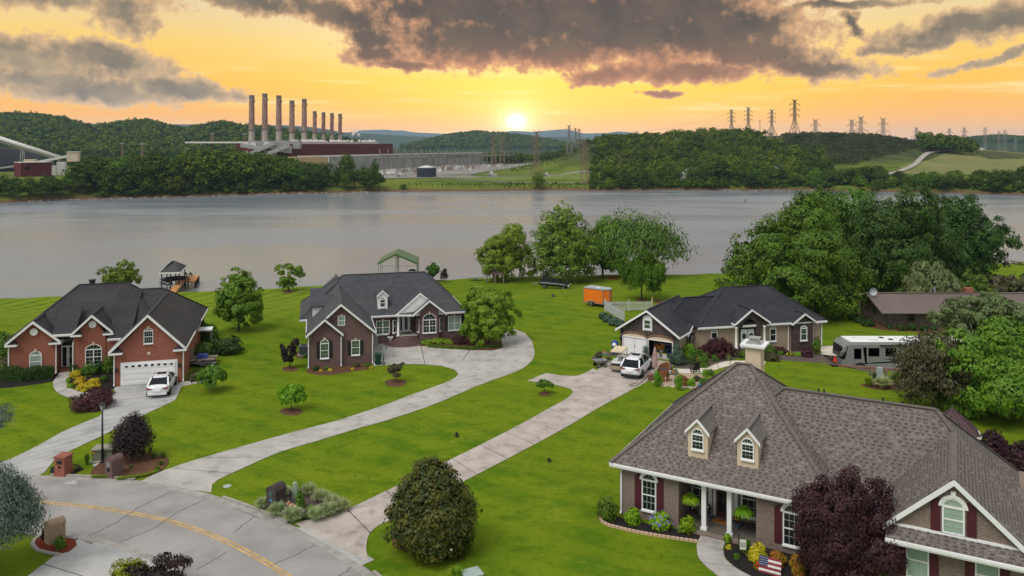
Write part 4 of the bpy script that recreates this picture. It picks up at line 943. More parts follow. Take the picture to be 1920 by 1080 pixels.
P11 = [p for p in scatter(900,edge,2.0,41) if p[1] - fshore(p[0]) > 1.0]
wood('bank_scrub','dense low undergrowth along the wooded far shore',P11,tmpls(60,1.9,5,640),[random.uniform(2.2,5.5) for _ in P11],17)
P12 = scatter(520,fan(-60,470,520,960),10.0,42)
wood('bank_woods','woods between the lake bank and the hills on the left',[p for p in P12 if not (25 < 960 + F * p[0] / p[1] < 160 and p[1] < 720) and not (p[1] > 690 and 960 + F * p[0] / p[1] > 440) and not (960 + F * p[0] / p[1] < 60 and p[1] < 780)],T2,[random.uniform(9,13) for _ in P12],18)
P7 = [p for p in scatter(420,fan(718,1112,486,505),2.2,27) if p[1] - fshore(p[0]) > 1.0 and p[1] - fshore(p[0]) < 14]
wood('bank_scrub','low green scrub along the far water edge',P7,tmpls(40,1.6,4,650),[random.uniform(1.2,2.6) for _ in P7],7,'farlight')
P8 = scatter(240,fan(960,1110,640,790),4.0,28)
wood('scrub','low scrub on the grassy rise below the three lattice towers',P8,tmpls(40,1.6,4,680),[random.uniform(1.0,2.6) for _ in P8],8,'farlight')
P9 = scatter(300,fan(790,1000,900,960),7.0,29) + scatter(120,fan(1000,1110,880,940),8.0,30)
wood('tree_belt','belt of dark trees behind the switchyard',P9,T2,[random.uniform(10,16) for _ in P9],9)
P10 = scatter(900,fan(1780,2000,2200,2450),11.0,31)
wood('hillside_woods','low blue-green wooded ridge at the far right',P10,T3,[random.uniform(10,14) for _ in P10],10)
rk = MB(); r2 = random.Random(9)
for k in range(230):
 px = r2.uniform(130,720) if k < 180 else r2.uniform(1400,1600); x = (px - 960) / F * 430; y = float(fshore(x)) + r2.uniform(-1.2,0.8); s = r2.uniform(0.25,0.9)
 rk.lathe([(0.02,-s * .3),(s * .9,0.0),(s * .7,s * .45),(0.02,s * .6)],6,(x,y,WATER + 0.1),sx=r2.uniform(.7,1.4))
tag(rk.build('shore_rocks',mat('rock',(0.30,0.28,0.25),0.9,vs=1.0,var=.4),uv=False),'pale rocks along the wooded far shore',kind='stuff')
# ================================================================ HOUSES
M_WHITE = mat('white_trim',(0.78,0.78,0.77),0.5,0.4,vs=2.0,var=0.03,stain=0.08,ss=0.8)
M_SIDING = mat('white_siding',(0.76,0.76,0.76),0.55,0.3,vs=2.0,var=0.03)
M_RED = mat_courses('red_brick',(0.37,0.105,0.058),(0.29,0.078,0.046),(0.36,0.20,0.145),0.215,0.075,0.009,blotch=0.25,bc=(0.20,0.055,0.04))
M_BROWNB = mat_courses('brown_brick',(0.155,0.070,0.060),(0.095,0.044,0.042),(0.26,0.20,0.185),0.215,0.075,0.011,blotch=0.3,bc=(0.10,0.045,0.04))
M_TAN = mat_courses('taupe_brick',(0.235,0.165,0.130),(0.160,0.112,0.092),(0.34,0.29,0.25),0.215,0.075,0.011,blotch=0.3,bc=(0.20,0.13,0.10))
M_TANARCH = mat_courses('tan_brick',(0.44,0.30,0.18),(0.32,0.215,0.135),(0.36,0.30,0.23),0.215,0.075,0.012)
M_STONE = mat_courses('dark_stone',(0.115,0.082,0.070),(0.060,0.050,0.048),(0.035,0.032,0.030),0.36,0.10,0.012,blotch=0.5,bc=(0.26,0.165,0.11),bump=0.9,bias=-0.1)
M_STUCCO = mat('tan_stucco',(0.36,0.285,0.20),0.9,0.2,vs=1.0,var=0.05,bump=0.3,bs=30.0,stain=0.12,ss=0.6)
M_CREAM = mat('cream_stucco',(0.62,0.50,0.365),0.9,0.2,vs=1.0,var=0.04,bump=0.2,bs=30.0)
M_ROOF1 = mat_courses('shingle_black',(0.040,0.037,0.042),(0.018,0.017,0.021),(0.012,0.012,0.014),0.32,0.145,0.012,0.75,bump=0.7,wide=0.5,wc=(0.052,0.042,0.042),spec=0.45)
M_ROOF2 = mat_courses('shingle_slate',(0.074,0.077,0.088),(0.042,0.044,0.052),(0.026,0.026,0.030),0.32,0.145,0.012,0.75,bump=0.7,wide=0.4,wc=(0.090,0.084,0.084),spec=0.45)
M_ROOF3 = mat_courses('shingle_navy',(0.033,0.035,0.046),(0.015,0.016,0.023),(0.010,0.010,0.013),0.32,0.145,0.012,0.75,bump=0.7,wide=0.45,wc=(0.046,0.043,0.048),spec=0.45)
M_ROOF4 = mat_courses('shingle_base',(0.205,0.180,0.158),(0.160,0.138,0.124),(0.10,0.085,0.075),0.33,0.20,0.008,0.85,bump=0.6)
M_CAP4 = mat('shingle_cap',(0.135,0.12,0.105),0.9,0.2,vs=6.0,var=0.2,bump=0.4,bs=40)
M_SOFFIT = mat('soffit',(0.55,0.55,0.53),0.7)
M_GLASS = mat('window_glass',(0.014,0.018,0.018),0.12,0.35,vs=1.0,var=0.5)
M_BARS = mat('glazing_bar',(0.36,0.43,0.39),0.6)
M_BLIND = mat('window_blind',(0.30,0.40,0.33),0.12,0.6,vs=2.0,var=0.10)
M_FGREEN = mat('window_painted_lawn_reflection',(0.050,0.095,0.050),0.10,0.6,vs=2.5,var=0.5)  # lawn reflection painted as green into the pane colour
M_BURG = mat('burgundy_paint',(0.075,0.014,0.022),0.5,0.35,vs=3.0,var=0.08)
M_BLACKP = mat('black_paint',(0.016,0.016,0.020),0.5,0.4,vs=3.0,var=0.1)
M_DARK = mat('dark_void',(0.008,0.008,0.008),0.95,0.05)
M_METAL = mat('grey_metal',(0.35,0.36,0.37),0.45,0.5,metal=0.6,vs=4.0)
M_CEDAR = mat('cedar_deck',(0.46,0.22,0.075),0.8,0.2,vs=2.0,var=0.12,bump=0.3)
class Fr:
 """a level frame on a house: parts are placed in its own x (along the front), y (back), z"""
 def __init__(s,root,dx=0.0,dy=0.0,rz=0.0): s.root = root; s.loc = (dx,dy,0); s.rz = rz
 def put(s,mb,name,mats,smooth=False): return mb.build(name,mats,s.root,smooth,s.loc,s.rz)
def house(name,label,cat,px,py,ang):
 x,y = W(px,py); return Fr(thing(name,label,cat,(x,y,0),math.radians(ang)))
def walls(fr,m,blocks):
 """blocks: (x0, x1, y0, y1, z0, z1[, apex x, apex z])"""
 for b in blocks:
  x0,x1,y0,y1,z0,z1 = b[:6]
  poly = [(x0,z0),(x1,z0),(x1,z1)] + ([(b[6],b[7])] if len(b) > 6 else []) + [(x0,z1)]
  fr.put(MB().xz(poly,y0,y1),'wall',m)
def roof_faces(fr,m,faces,thick=0.16,name='roof'):
 """faces: lists of 3-d points, outward when seen counter-clockwise from above"""
 mb = MB(); out = []
 for f in faces:
  f = [Vector(p) for p in f]; n = (f[1] - f[0]).cross(f[2] - f[0])
  if n.z < 0: f = f[::-1]
  k = len(f); out.append(f)
  mb.add(f + [p - Vector((0,0,thick)) for p in f],[tuple(range(k)),tuple(range(2 * k - 1,k - 1,-1))] + [(i,k + i,k + (i + 1) % k,(i + 1) % k) for i in range(k)])
 o = fr.put(mb,name,m); return o,out
def hip(fr,m,x0,x1,y0,y1,ez,xa,xb,yr,zr,edges='flrb',cap=None,name='roof',ez2=None):
 A,B = (xa,yr,zr),(xb,yr,zr)
 c = [(x0,y0,ez),(x1,y0,ez),(x1,y1,ez),(x0,y1,ez)]
 F4 = [[c[0],c[1],B,A],[c[1],c[2],B],[c[2],c[3],A,B],[c[3],c[0],A]]
 if xa <= x0: F4 = F4[:3]
 o,faces = roof_faces(fr,m,F4,name=name)
 for e,a,b in (('f',c[0],c[1]),('r',c[1],c[2]),('b',c[2],c[3]),('l',c[3],c[0])):
  if e in edges: gutter(fr,a,b)
 mb = MB()
 for a,b in ((A,B),(c[0],A),(c[1],B),(c[2],B),(c[3],A)):
  if xa <= x0 and b == A and a != c[0]: continue
  mb.beam(Vector(a) + Vector((0,0,.015)),Vector(b) + Vector((0,0,.03)),0.26 if cap else 0.2,0.05 if cap else 0.03)
 fr.put(mb,'ridge_cap',cap or m)
 return faces
def gutter(fr,a,b):
 a = Vector(a); b = Vector(b)
 mb = MB().beam(a + Vector((0,0,-0.10)),b + Vector((0,0,-0.10)),0.13,0.13)
 mb.beam(a + Vector((0,0,-0.13)),b + Vector((0,0,-0.13)),0.05,0.22); fr.put(mb,'gutter',M_WHITE)
def gable_y(fr,m,xl,xm,xr,y0,y1,ez,zr,trim=True,ezr=None,trimw=0.24,returns=0.0,cap=None,edges='',slab=0.16):
 """roof with its ridge running back from a gable in the plane y0"""
 ezr = ez if ezr is None else ezr
 o,faces = roof_faces(fr,m,[[(xl,y0,ez),(xm,y0,zr),(xm,y1,zr),(xl,y1,ez)],[(xm,y0,zr),(xr,y0,ezr),(xr,y1,ezr),(xm,y1,zr)]],slab)
 fr.put(MB().beam((xm,y0,zr + .02),(xm,y1,zr + .02),0.26,0.05),'ridge_cap',cap or m)
 if trim:
  mb = MB(); w = trimw
  for (ax,az),(bx,bz) in (((xl,ez),(xm,zr)),((xm,zr),(xr,ezr))):
   mb.xz([(ax,az + .015),(bx,bz + .015),(bx,bz - w),(ax,az - w)],y0 - 0.05,y0 + 0.02)
  fr.put(mb,'rake_board',M_WHITE)
 for x,z,sgn in ((xl,ez,1),(xr,ezr,-1)):
  if returns:
   mb = MB(); a,b = sorted((x - sgn * 0.05,x + sgn * returns))
   mb.box((a,y0 - 0.06,z - 0.30),(b,y0 + 0.42,z - 0.12)); fr.put(mb,'cornice_return',M_WHITE)
   mb = MB(); mb.add([(a,y0 - .06,z - .12),(b,y0 - .06,z - .12),(b,y0 + .42,z - .12),(a,y0 + .42,z - .12),((a + b) / 2 + sgn * .1,y0 + .42,z + .28),((a + b) / 2 - sgn * .12,y0 + .42,z + .28)],
        [(0,1,4 if sgn < 0 else 4,5),(1,2,4),(0,5,3),(3,5,4,2)]); fr.put(mb,'return_roof',m)
 if 'l' in edges: gutter(fr,(xl,y0,ez),(xl,y1,ez))
 if 'r' in edges: gutter(fr,(xr,y0,ezr),(xr,y1,ezr))
 return faces
def arc(w,z,rise,n=10,x0=0.0): return [(x0 + w / 2 * math.cos(math.pi * k / n),z + rise * math.sin(math.pi * k / n)) for k in range(n + 1)]
def window(fr,x,z,w,h,y,cols=3,rows=4,arch=0.0,mull=0,glass=None,rz=0.0,frame=0.07,sill=True,key=False,shut=None,shw=0.33,hood=0.0,x_at=None,trim=None,name='window',parent_loc=None):
 """sash window: x = centre, z = sill height; arch = rise of a curved head; faces -y"""
 trim = trim or M_WHITE; glass = glass or M_GLASS
 root = bpy.data.objects.new(name,None); COL.objects.link(root); root.parent = fr.root; root.empty_display_size = 0.2
 ca,sa = math.cos(fr.rz),math.sin(fr.rz)
 root.location = (fr.loc[0] + x * ca - y * sa,fr.loc[1] + x * sa + y * ca,z); root.rotation_euler = (0,0,fr.rz + rz)
 def outline(e):
  o = [(-w / 2 - e,-e * (0 if e < 0 else 1)),(w / 2 + e,-e * (0 if e < 0 else 1))]
  return o + (arc(w + 2 * e,h,arch + e) if arch else [(w / 2 + e,h + e),(-w / 2 - e,h + e)])
 MB().xz(outline(0.0),-0.015,0.02).build('pane',glass,root)
 mb = MB(); o1,o2 = outline(frame),outline(0.0); n = len(o1)
 for i in range(n):
  j = (i + 1) % n; mb.add([(o1[i][0],-.06,o1[i][1]),(o1[j][0],-.06,o1[j][1]),(o2[j][0],-.06,o2[j][1]),(o2[i][0],-.06,o2[i][1]),(o1[i][0],.02,o1[i][1]),(o1[j][0],.02,o1[j][1]),(o2[j][0],-.015,o2[j][1]),(o2[i][0],-.015,o2[i][1])],
         [(0,1,2,3),(1,0,4,5),(3,2,6,7)])
 if arch: mb.box((-w / 2,-.055,h - .05),(w / 2,-.012,h + .05))
 mb.box((-w / 2,-.05,h * .48),(w / 2,-.012,h * .48 + .055))
 for k in range(mull): xx = -w / 2 + w * (k + 1) / (mull + 1); mb.box((xx - .045,-.055,0),(xx + .045,-.012,h))
 mb.build('frame',trim,root)
 g = MB()
 e_ = min(.013,w * .014)
 for k in range(1,cols): xx = -w / 2 + w * k / cols; g.box((xx - e_,-.035,0),(xx + e_,-.01,h))
 for k in range(1,rows): zz = h * k / rows; g.box((-w / 2,-.034,zz - e_),(w / 2,-.01,zz + e_))
 if arch:
  for k in range(1,4): a = math.pi * k / 4; g.beam((0,-.025,h),(w / 2 * math.cos(a),-.025,h + arch * math.sin(a)),0.026)
 if g.v: g.build('glazing_bars',M_BARS if trim is M_WHITE else trim,root)
 if sill: MB().box((-w / 2 - frame - .03,-.12,-frame - .07),(w / 2 + frame + .03,.02,-frame + .01)).build('sill',trim,root)
 if hood:
  mb = MB(); o1 = arc(w + 2 * frame + 2 * hood,h,arch + frame + hood,14); o2 = arc(w + 2 * frame,h,arch + frame,14)
  for i in range(len(o1) - 1):
   mb.add([(o1[i][0],-.09,o1[i][1]),(o1[i + 1][0],-.09,o1[i + 1][1]),(o2[i + 1][0],-.09,o2[i + 1][1]),(o2[i][0],-.09,o2[i][1]),(o1[i][0],.02,o1[i][1]),(o1[i + 1][0],.02,o1[i + 1][1]),(o2[i + 1][0],.0,o2[i + 1][1]),(o2[i][0],.0,o2[i][1])],[(0,3,2,1),(0,1,5,4),(2,3,7,6)])
  mb.build('arch_trim',trim,root)
 if key: zt = h + arch + frame + hood; MB().xz([(-.07,zt - .10),(.07,zt - .10),(.11,zt + .16),(-.11,zt + .16)],-.11,.02).build('keystone',M_CREAM if trim is M_WHITE and not hood else trim,root)
 if shut:
  for s in (-1,1):
   a = s * (w / 2 + frame + hood * 0.35 + .02); b = a + s * shw; x0,x1 = min(a,b),max(a,b)
   hh = h + (arch * .35 if arch else 0); mb = MB()
   top = [(x1,hh),(x0,hh)] if not arch else [(x1,hh + (.02 if s > 0 else .22)),((x0 + x1) / 2,hh + .15),(x0,hh + (.22 if s > 0 else .02))]
   mb.xz([(x0,-.05),(x1,-.05)] + top,-.05,.02)
   for z0,z1 in ((.06,h * .46),(h * .52,h * .96)):
    mb.xz([(x0 + .05,z0),(x1 - .05,z0),(x1 - .05,z1),(x0 + .05,z1)],-.062,-.05); mb.xz([(x0 + .09,z0 + .05),(x1 - .09,z0 + .05),(x1 - .09,z1 - .05),(x0 + .09,z1 - .05)],-.075,-.062)
   mb.build('shutter',shut,root)
 return root
def downspout(fr,x,y,z1,z0=0.1):
 fr.put(MB().tube([(x,y + .35,z1),(x,y,z1 - .25),(x,y,z0 + .15),(x,y - .15,z0)],0.055,6),'downspout',M_WHITE)
def dormer(fr,m_roof,m_wall,x,y,w,zb,ze,za,depth,over=0.18,win=None,mw=None):
 walls(fr,m_wall,[(x - w / 2,x + w / 2,y,y + depth,zb - .3,ze,x,ze + (za - ze) * (w / (w + 2 * over)) - .06)])
 s = (za - ze) / (w / 2 + over)
 gable_y(fr,m_roof,x - w / 2 - over,x,x + w / 2 + over,y - over,y + depth + .6,ze,za,trimw=0.16,slab=0.09)
 if win: window(fr,x,win[0],win[1],win[2],y,win[3],win[4],win[5],glass=win[6] if len(win) > 6 else None,frame=.055)
def lantern(fr,x,y,z,name='wall_lantern'):
 mb = MB().box((x - .05,y - .05,z - .12),(x + .05,y,z + .12)); mb.lathe([(.02,.32),(.12,.2),(.11,.18),(.08,-.1),(.03,-.16)],6,(x,y - .16,z)); fr.put(mb,name,M_BLACKP)
def prism_sections(fr,name,x0,x1,y,z0,z1,n,m,panels=4):
 for k in range(n):
  a = z0 + (z1 - z0) * k / n; b = z0 + (z1 - z0) * (k + 1) / n - .02
  mb = MB().box((x0,y,a),(x1,y + .05,b))
  for j in range(panels):
   u0 = x0 + (x1 - x0) * (j + .08) / panels; u1 = x0 + (x1 - x0) * (j + .92) / panels; mb.box((u0,y - .015,a + .09),(u1,y,b - .09))
  fr.put(mb,name,m)
M_DOORW = mat('garage_white',(0.80,0.80,0.79),0.5,0.4,vs=1.0,var=0.02)
# ---------------- red brick house, left
h1 = house('brick_house','red brick house with black hipped roof and a wide white garage door','house',215.6,724.9,15)
walls(h1,M_RED,[(0,5.45,0,9.0,-2.5,3.0,2.65,5.80),(0,5.45,8.9,16.6,-2.5,3.0),(-9.75,-5.95,5.5,7.5,-2.5,3.0,-7.85,4.75),(-9.75,-5.95,7.4,16.4,-2.5,3.0),(-4.55,0.2,5.5,16.6,-2.5,3.0),(-4.55,-1.9,5.45,9.0,0,3.4,-3.0,4.95),(-6.2,-4.3,7.0,16.6,-2.5,3.3)])
hip(h1,M_ROOF1,-10.2,3.1,5.95,17.0,3.1,-5.4,-1.15,11.1,7.15,'b')
hip(h1,M_ROOF1,-6.0,5.75,6.2,17.0,3.1,-1.5,2.15,11.1,6.45,'rb')
roof_faces(h1,M_ROOF1,[[(-1.6,4.8,3.08),(.3,4.8,3.08),(.3,10.6,6.5),(-1.6,10.6,6.9)]]); gutter(h1,(-1.6,4.78,3.1),(-.3,4.78,3.1))
hip(h1,M_ROOF1,-9.2,-3.0,9.0,17.6,3.1,-6.3,-5.2,13.6,6.55,'')
gable_y(h1,M_ROOF1,-0.4,2.66,5.75,-.4,10.6,3.1,6.14,returns=1.05,edges='lr')
gable_y(h1,M_ROOF1,-10.0,-7.78,-5.56,5.1,9.5,3.08,4.98,returns=.95,edges='r')
gable_y(h1,M_ROOF1,-4.68,-2.96,-1.2,5.05,9.2,3.66,5.30,returns=.85)
roof_faces(h1,M_ROOF1,[[(-6.3,5.15,3.66),(-4.4,5.15,3.66),(-4.4,8.2,5.6),(-6.3,8.2,5.6)]]); gutter(h1,(-6.2,5.12,3.68),(-4.62,5.12,3.68))
for x,z in ((-7.78,3.95),(-2.98,4.35)):
 h1.put(MB().lathe([(.34,-.03),(.34,.03)],8,(0,0,0)).xform(lambda v,x=x,z=z: Vector((x + v.x,5.42 + v.z - .03,z + v.y))),'gable_vent',M_WHITE)
h1.put(MB().xz([(.44,0.02),(5.02,.02),(5.02,2.02),(.44,2.02)],-.05,.02),'door_casing',M_WHITE)
prism_sections(h1,'door_section',.60,4.86,-.10,.03,1.9,4,M_DOORW,8)
g_ = MB()
for k in range(8):
 xx = .93 + k * .515; hgt = .10 + .07 * math.sin(math.pi * (k + .5) / 8); g_.box((xx - .12,-.13,1.60),(xx + .12,-.10,1.62 + hgt))
h1.put(g_,'door_window',M_GLASS)
arch_ = MB()
for k in range(9):
 a = math.pi * (.2 + .6 * k / 8)
h1.put(MB().xz([(2.62,2.55),(2.78,2.55),(2.84,2.8),(2.56,2.8)],-.05,.0),'keystone',M_CREAM)
window(h1,2.66,3.60,.66,1.05,0,4,4,.18,key=True,frame=.05)
window(h1,-7.66,.66,.88,1.14,5.5,3,4,.34,glass=M_BLIND,key=True)
window(h1,-2.90,.68,1.26,1.36,5.45,4,4,.42,mull=1,key=True)
lantern(h1,.15,0,1.35); lantern(h1,5.2,0,1.45)
for x,y in ((-.05,-.08),(5.5,-.08),(-5.98,5.4),(-9.8,5.4),(-4.6,5.4)): downspout(h1,x,y,2.95)
h1.put(MB().box((-6.1,6.94,.2),(-4.45,7.0,3.2)),'entry_wall',M_RED)
h1.put(MB().box((-5.95,6.88,.25),(-4.55,6.96,2.15)).xz(arc(1.4,2.15,.62,10,-5.25),6.88,6.96),'door_casing',M_WHITE)
h1.put(MB().box((-5.25,6.84,.32),(-4.68,6.89,2.05)).box((-5.82,6.84,.32),(-5.5,6.89,2.05)).xz(arc(1.22,2.22,.48,10,-5.25),6.84,6.89),'door_glass',M_GLASS)
h1.put(MB().lathe([(.19,0),(.26,.05),(.19,.1)],14).xform(lambda v: Vector((-4.97 + v.x,6.80 + v.z * .5,1.3 + v.y))),'wreath',mat('wreath_brown',(0.16,0.13,0.06),.9))
for k in range(2): h1.put(MB().box((-6.1,6.2 - .35 * k,0),(-4.4,7.0 - .35 * k,.26 - .13 * k)),'step',M_RED)
h1.put(MB().lathe([(.28,0),(.28,.45),(.33,.45),(.33,.55),(.0,.56)],8,(-4.5,12.0,6.9)),'chimney_vent',M_BLACKP)
h1.put(MB().box((5.50,5.0,1.0),(5.62,5.3,1.6)).box((5.50,5.5,.9),(5.64,5.75,1.3)),'meter_box',M_METAL)
# ---------------- brown brick house, middle
h2 = house('brick_house','dark brown brick house with slate roof, white dormer and round brick steps','house',579.5,691.5,14)
walls(h2,M_BROWNB,[(0,2.87,0,3.0,-2.5,3.05,1.42,4.36),(2.87,5.78,.3,18.8,-2.5,3.1),(0,2.87,2.9,18.8,-2.5,3.1),(0.1,5.7,.3,.6,3.1,3.2,2.9,5.6),(5.7,8.75,7.5,16,-2.5,3.05),(10.9,16.1,7.5,15.9,-2.5,3.05),(8.5,11.5,9.0,15.9,-2.5,3.3)])
bay = [(10.95,7.9),(11.3,6.9),(13.15,6.9),(13.75,7.9)]
h2.put(MB().prism(bay,-1.5,3.05),'bay_wall',M_BROWNB); h2.put(MB().xz([(11.3,3.0),(13.15,3.0),(13.15,3.45),(12.2,4.18),(11.3,3.45)],6.88,7.6),'wall',M_BROWNB)
h2.put(MB().prism([(8.75,7.5),(8.75,9.0),(8.2,7.5)],-1,3.05),'wall',M_BROWNB); h2.put(MB().prism([(10.95,7.7),(11.2,9.0),(10.6,9.0)],-1,3.05),'wall',M_BROWNB)
hip(h2,M_ROOF2,-1.0,16.2,7.1,16.3,3.1,3.55,12.35,11.7,6.72,'frb')
gable_y(h2,M_ROOF2,-.25,2.90,6.12,-.12,17.0,3.12,5.90,edges='r',trimw=.2)
roof_faces(h2,M_ROOF2,[[(-.25,17.0,3.12),(6.12,17.0,3.12),(2.9,16.9,5.9)],])
gutter(h2,(-.25,-.3,3.14),(-.25,17.0,3.14)); gutter(h2,(6.15,.0,3.12),(6.15,7.1,3.12))
gable_y(h2,M_ROOF2,-.3,1.42,3.12,-.42,1.2,3.13,4.62,trimw=.2)
gable_y(h2,M_ROOF2,8.72,11.28,13.9,7.02,11.5,3.10,5.26,trimw=.2)
h2.put(MB().xz([(8.95,3.12),(13.6,3.12),(11.28,5.05)],7.08,7.3),'gable_siding',M_SIDING)
gable_y(h2,M_ROOF2,10.38,12.18,14.0,6.42,8.4,3.10,4.56,trimw=.2)
roof_faces(h2,M_ROOF2,[[(8.8,7.0,3.12),(10.6,6.7,3.12),(11.4,7.6,3.6),(8.8,7.6,3.5)]],.1); gutter(h2,(8.75,6.98,3.12),(10.6,6.68,3.12))
dormer(h2,M_ROOF2,M_SIDING,7.42,7.75,1.02,3.6,5.02,5.60,2.6,.12,(3.86,.44,.78,3,4,.16))
for yy in (5.6,9.9):
 h2.put(MB().prism([(0.30,yy),(3.0,yy),(3.0,yy + 2.9),(0.30,yy + 2.9)],3.2,4.72),'dormer_wall',M_SIDING)
 roof_faces(h2,M_ROOF2,[[(0.05,yy - .2,4.70),(2.6,yy - .2,4.70),(2.6,yy + 1.45,5.50),(0.05,yy + 1.45,5.50)],[(0.05,yy + 1.45,5.50),(2.6,yy + 1.45,5.50),(2.6,yy + 3.1,4.70),(0.05,yy + 3.1,4.70)]],.1,'dormer_roof')
h2.put(MB().beam((.2,9.3,4.1),(1.6,9.3,5.0),.08).box((1.2,8.9,4.6),(1.35,9.05,5.1)),'roof_vent',M_METAL)
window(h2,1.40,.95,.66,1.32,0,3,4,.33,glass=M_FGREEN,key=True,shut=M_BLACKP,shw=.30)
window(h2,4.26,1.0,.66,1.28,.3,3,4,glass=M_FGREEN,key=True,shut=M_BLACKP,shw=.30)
window(h2,2.95,3.85,.54,.80,.3,3,4,glass=M_BLIND,key=True,sill=False)
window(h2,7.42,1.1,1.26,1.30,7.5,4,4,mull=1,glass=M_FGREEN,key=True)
window(h2,8.6,1.2,.34,1.2,7.45,1,2,glass=M_GLASS,rz=math.radians(42))
window(h2,12.22,1.12,1.30,1.30,6.9,4,4,.62,mull=1,key=True)
window(h2,11.12,1.15,.40,1.25,7.42,2,4,rz=math.radians(-70)); window(h2,13.45,1.15,.46,1.25,7.40,2,4,rz=math.radians(59))
window(h2,15.0,1.10,1.28,1.38,7.5,3,2,mull=1,glass=M_BLIND,key=True,shut=M_BLACKP,shw=.28)
h2.put(MB().lathe([(.17,0),(.17,.1),(.12,.14),(.11,2.05),(.16,2.12),(.16,2.2)],14,(9.0,7.3,.8)),'porch_column',M_WHITE,True)
h2.put(MB().box((8.75,7.15,-1.5),(11.0,9.0,.78)),'porch_floor',M_BROWNB); h2.put(MB().box((8.75,7.1,.78),(11.0,9.0,.81)),'porch_slab',M_CONC)
h2.put(MB().box((9.3,8.9,.8),(10.75,8.98,2.95)),'door_casing',M_WHITE)
h2.put(MB().box((9.72,8.84,.85),(10.28,8.9,2.75)),'door',mat('door_white',(.7,.7,.7),.5)); h2.put(MB().box((9.84,8.82,1.1),(10.16,8.85,2.6)).box((9.38,8.86,1.0),(9.58,8.9,2.6)).box((10.42,8.86,1.0),(10.62,8.9,2.6)),'door_glass',M_GLASS)
h2.put(MB().box((9.7,7.9,.81),(10.4,8.3,.835)),'door_mat',mat('mat_brown',(.12,.05,.03)))
for k in range(5):
 r = .95 + .30 * k; zt = .70 - .14 * k
 pl = [(9.7 + r * math.cos(math.pi + math.pi * j / 18),7.15 + r * .78 * math.sin(math.pi + math.pi * j / 18)) for j in range(19)]
 h2.put(MB().prism(pl,-.2,zt),'step',M_BROWNB)
for x,y in ((-.05,-.1),(2.92,-.1),(5.85,.2)): downspout(h2,x,y,3.0)
# ---------------- stone and stucco house with the angled garage, right of middle
mo = W(1314,655); go = W(1163,663)
h3 = house('stucco_house','tan stucco and dark stone house with navy roof and an angled two-car garage','house',1314,655,13)
def rel(p,ang,base,bang):
 dx,dy = p[0] - base[0],p[1] - base[1]; a = math.radians(bang); return dx * math.cos(a) + dy * math.sin(a),-dx * math.sin(a) + dy * math.cos(a)
gx,gy = rel(go,0,mo,13)
g3 = Fr(h3.root,gx,gy,math.radians(-45))
sx,sy = gx + 6.0 * math.cos(math.radians(-45)),gy + 6.0 * math.sin(math.radians(-45))
walls(h3,M_STUCCO,[(-1.3,12.05,-2.5,5.0,-2,2.9)])
h3.put(MB().xz([(8.68,-1),(10.9,-1),(10.9,2.8),(9.78,3.6),(8.68,2.8)],-2.95,-2.3),'stone_wall',M_STONE)
h3.put(MB().prism([(-1.7,-.6),(-1.25,-2.45),(-.6,-2.45),(-.6,0)],-1,2.9),'wall',M_STUCCO)
hip(h3,M_ROOF3,-1.75,12.5,-2.9,5.4,2.96,3.15,8.15,1.2,6.0,'frb')
hip(h3,M_ROOF3,-4.4,5.0,-.6,4.5,2.93,-1.4,2.6,.75,5.22,'')
gable_y(h3,M_ROOF3,8.42,9.77,11.15,-3.3,-.5,2.93,3.86,trimw=.17,edges='lr')
gable_y(h3,M_ROOF3,2.0,3.84,5.9,-3.35,1.2,3.2,4.56,trimw=.18,edges='l')
mb = MB(); A_ = arc(1.5,2.85,.68,12,3.78)
out_ = [(2.35,3.2),(2.35,2.85)] ;
for i in range(12): mb.add([(A_[i][0],-3.0,A_[i][1]),(A_[i + 1][0],-3.0,A_[i + 1][1]),(A_[i + 1][0],-3.0,3.4 + .9 * (1 - abs(A_[i + 1][0] - 3.82) / 1.9)),(A_[i][0],-3.0,3.4 + .9 * (1 - abs(A_[i][0] - 3.82) / 1.9)),
       (A_[i][0],-2.6,A_[i][1]),(A_[i + 1][0],-2.6,A_[i + 1][1])],[(0,1,2,3)[::-1],(0,4,5,1)[::-1]])
h3.put(mb,'arch',M_STONE)
walls(h3,M_STONE,[(2.2,3.03,-3.0,-2.5,2.75,3.35),(4.53,5.65,-3.0,-2.5,2.75,3.35),(4.6,5.0,-3.0,-1.4,0,2.8)])
h3.put(MB().xz([(2.3,3.3),(3.05,3.3),(3.05,3.72)],-3.0,-2.6).xz([(4.5,3.3),(5.5,3.3),(4.5,3.78)],-3.0,-2.6),'stone_wall',M_STONE)
h3.put(MB().box((2.0,-3.1,-.5),(5.7,-2.45,.5)),'porch_floor',M_STONE)
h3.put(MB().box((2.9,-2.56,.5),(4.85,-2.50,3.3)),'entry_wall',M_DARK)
for x in (2.2,5.28):
 h3.put(MB().box((x - .22,-3.42,-.3),(x + .22,-2.98,.75)),'pedestal',M_STONE)
 h3.put(MB().lathe([(.17,0),(.17,.08),(.115,.13),(.11,1.95),(.16,2.02),(.16,2.1)],14,(x,-3.2,.75)),'porch_column',M_WHITE,True)
for x in (3.0,3.76): h3.put(MB().box((x + .02,-2.62,.55),(x + .72,-2.56,2.45)).box((x + .14,-2.64,.9),(x + .60,-2.61,2.25)),'door',mat('door_ice',(.62,.68,.68),.4))
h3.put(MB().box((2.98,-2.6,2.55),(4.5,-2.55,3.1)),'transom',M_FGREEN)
for x in (3.36,4.12): h3.put(MB().lathe([(.10,0),(.24,.06),(.10,.12)],14).xform(lambda v,x=x: Vector((x + v.x,-2.72 + v.z * .5,1.8 + v.y * 1.2))),'wreath',mat('wreath_dark',(0.05,0.045,0.02),.9))
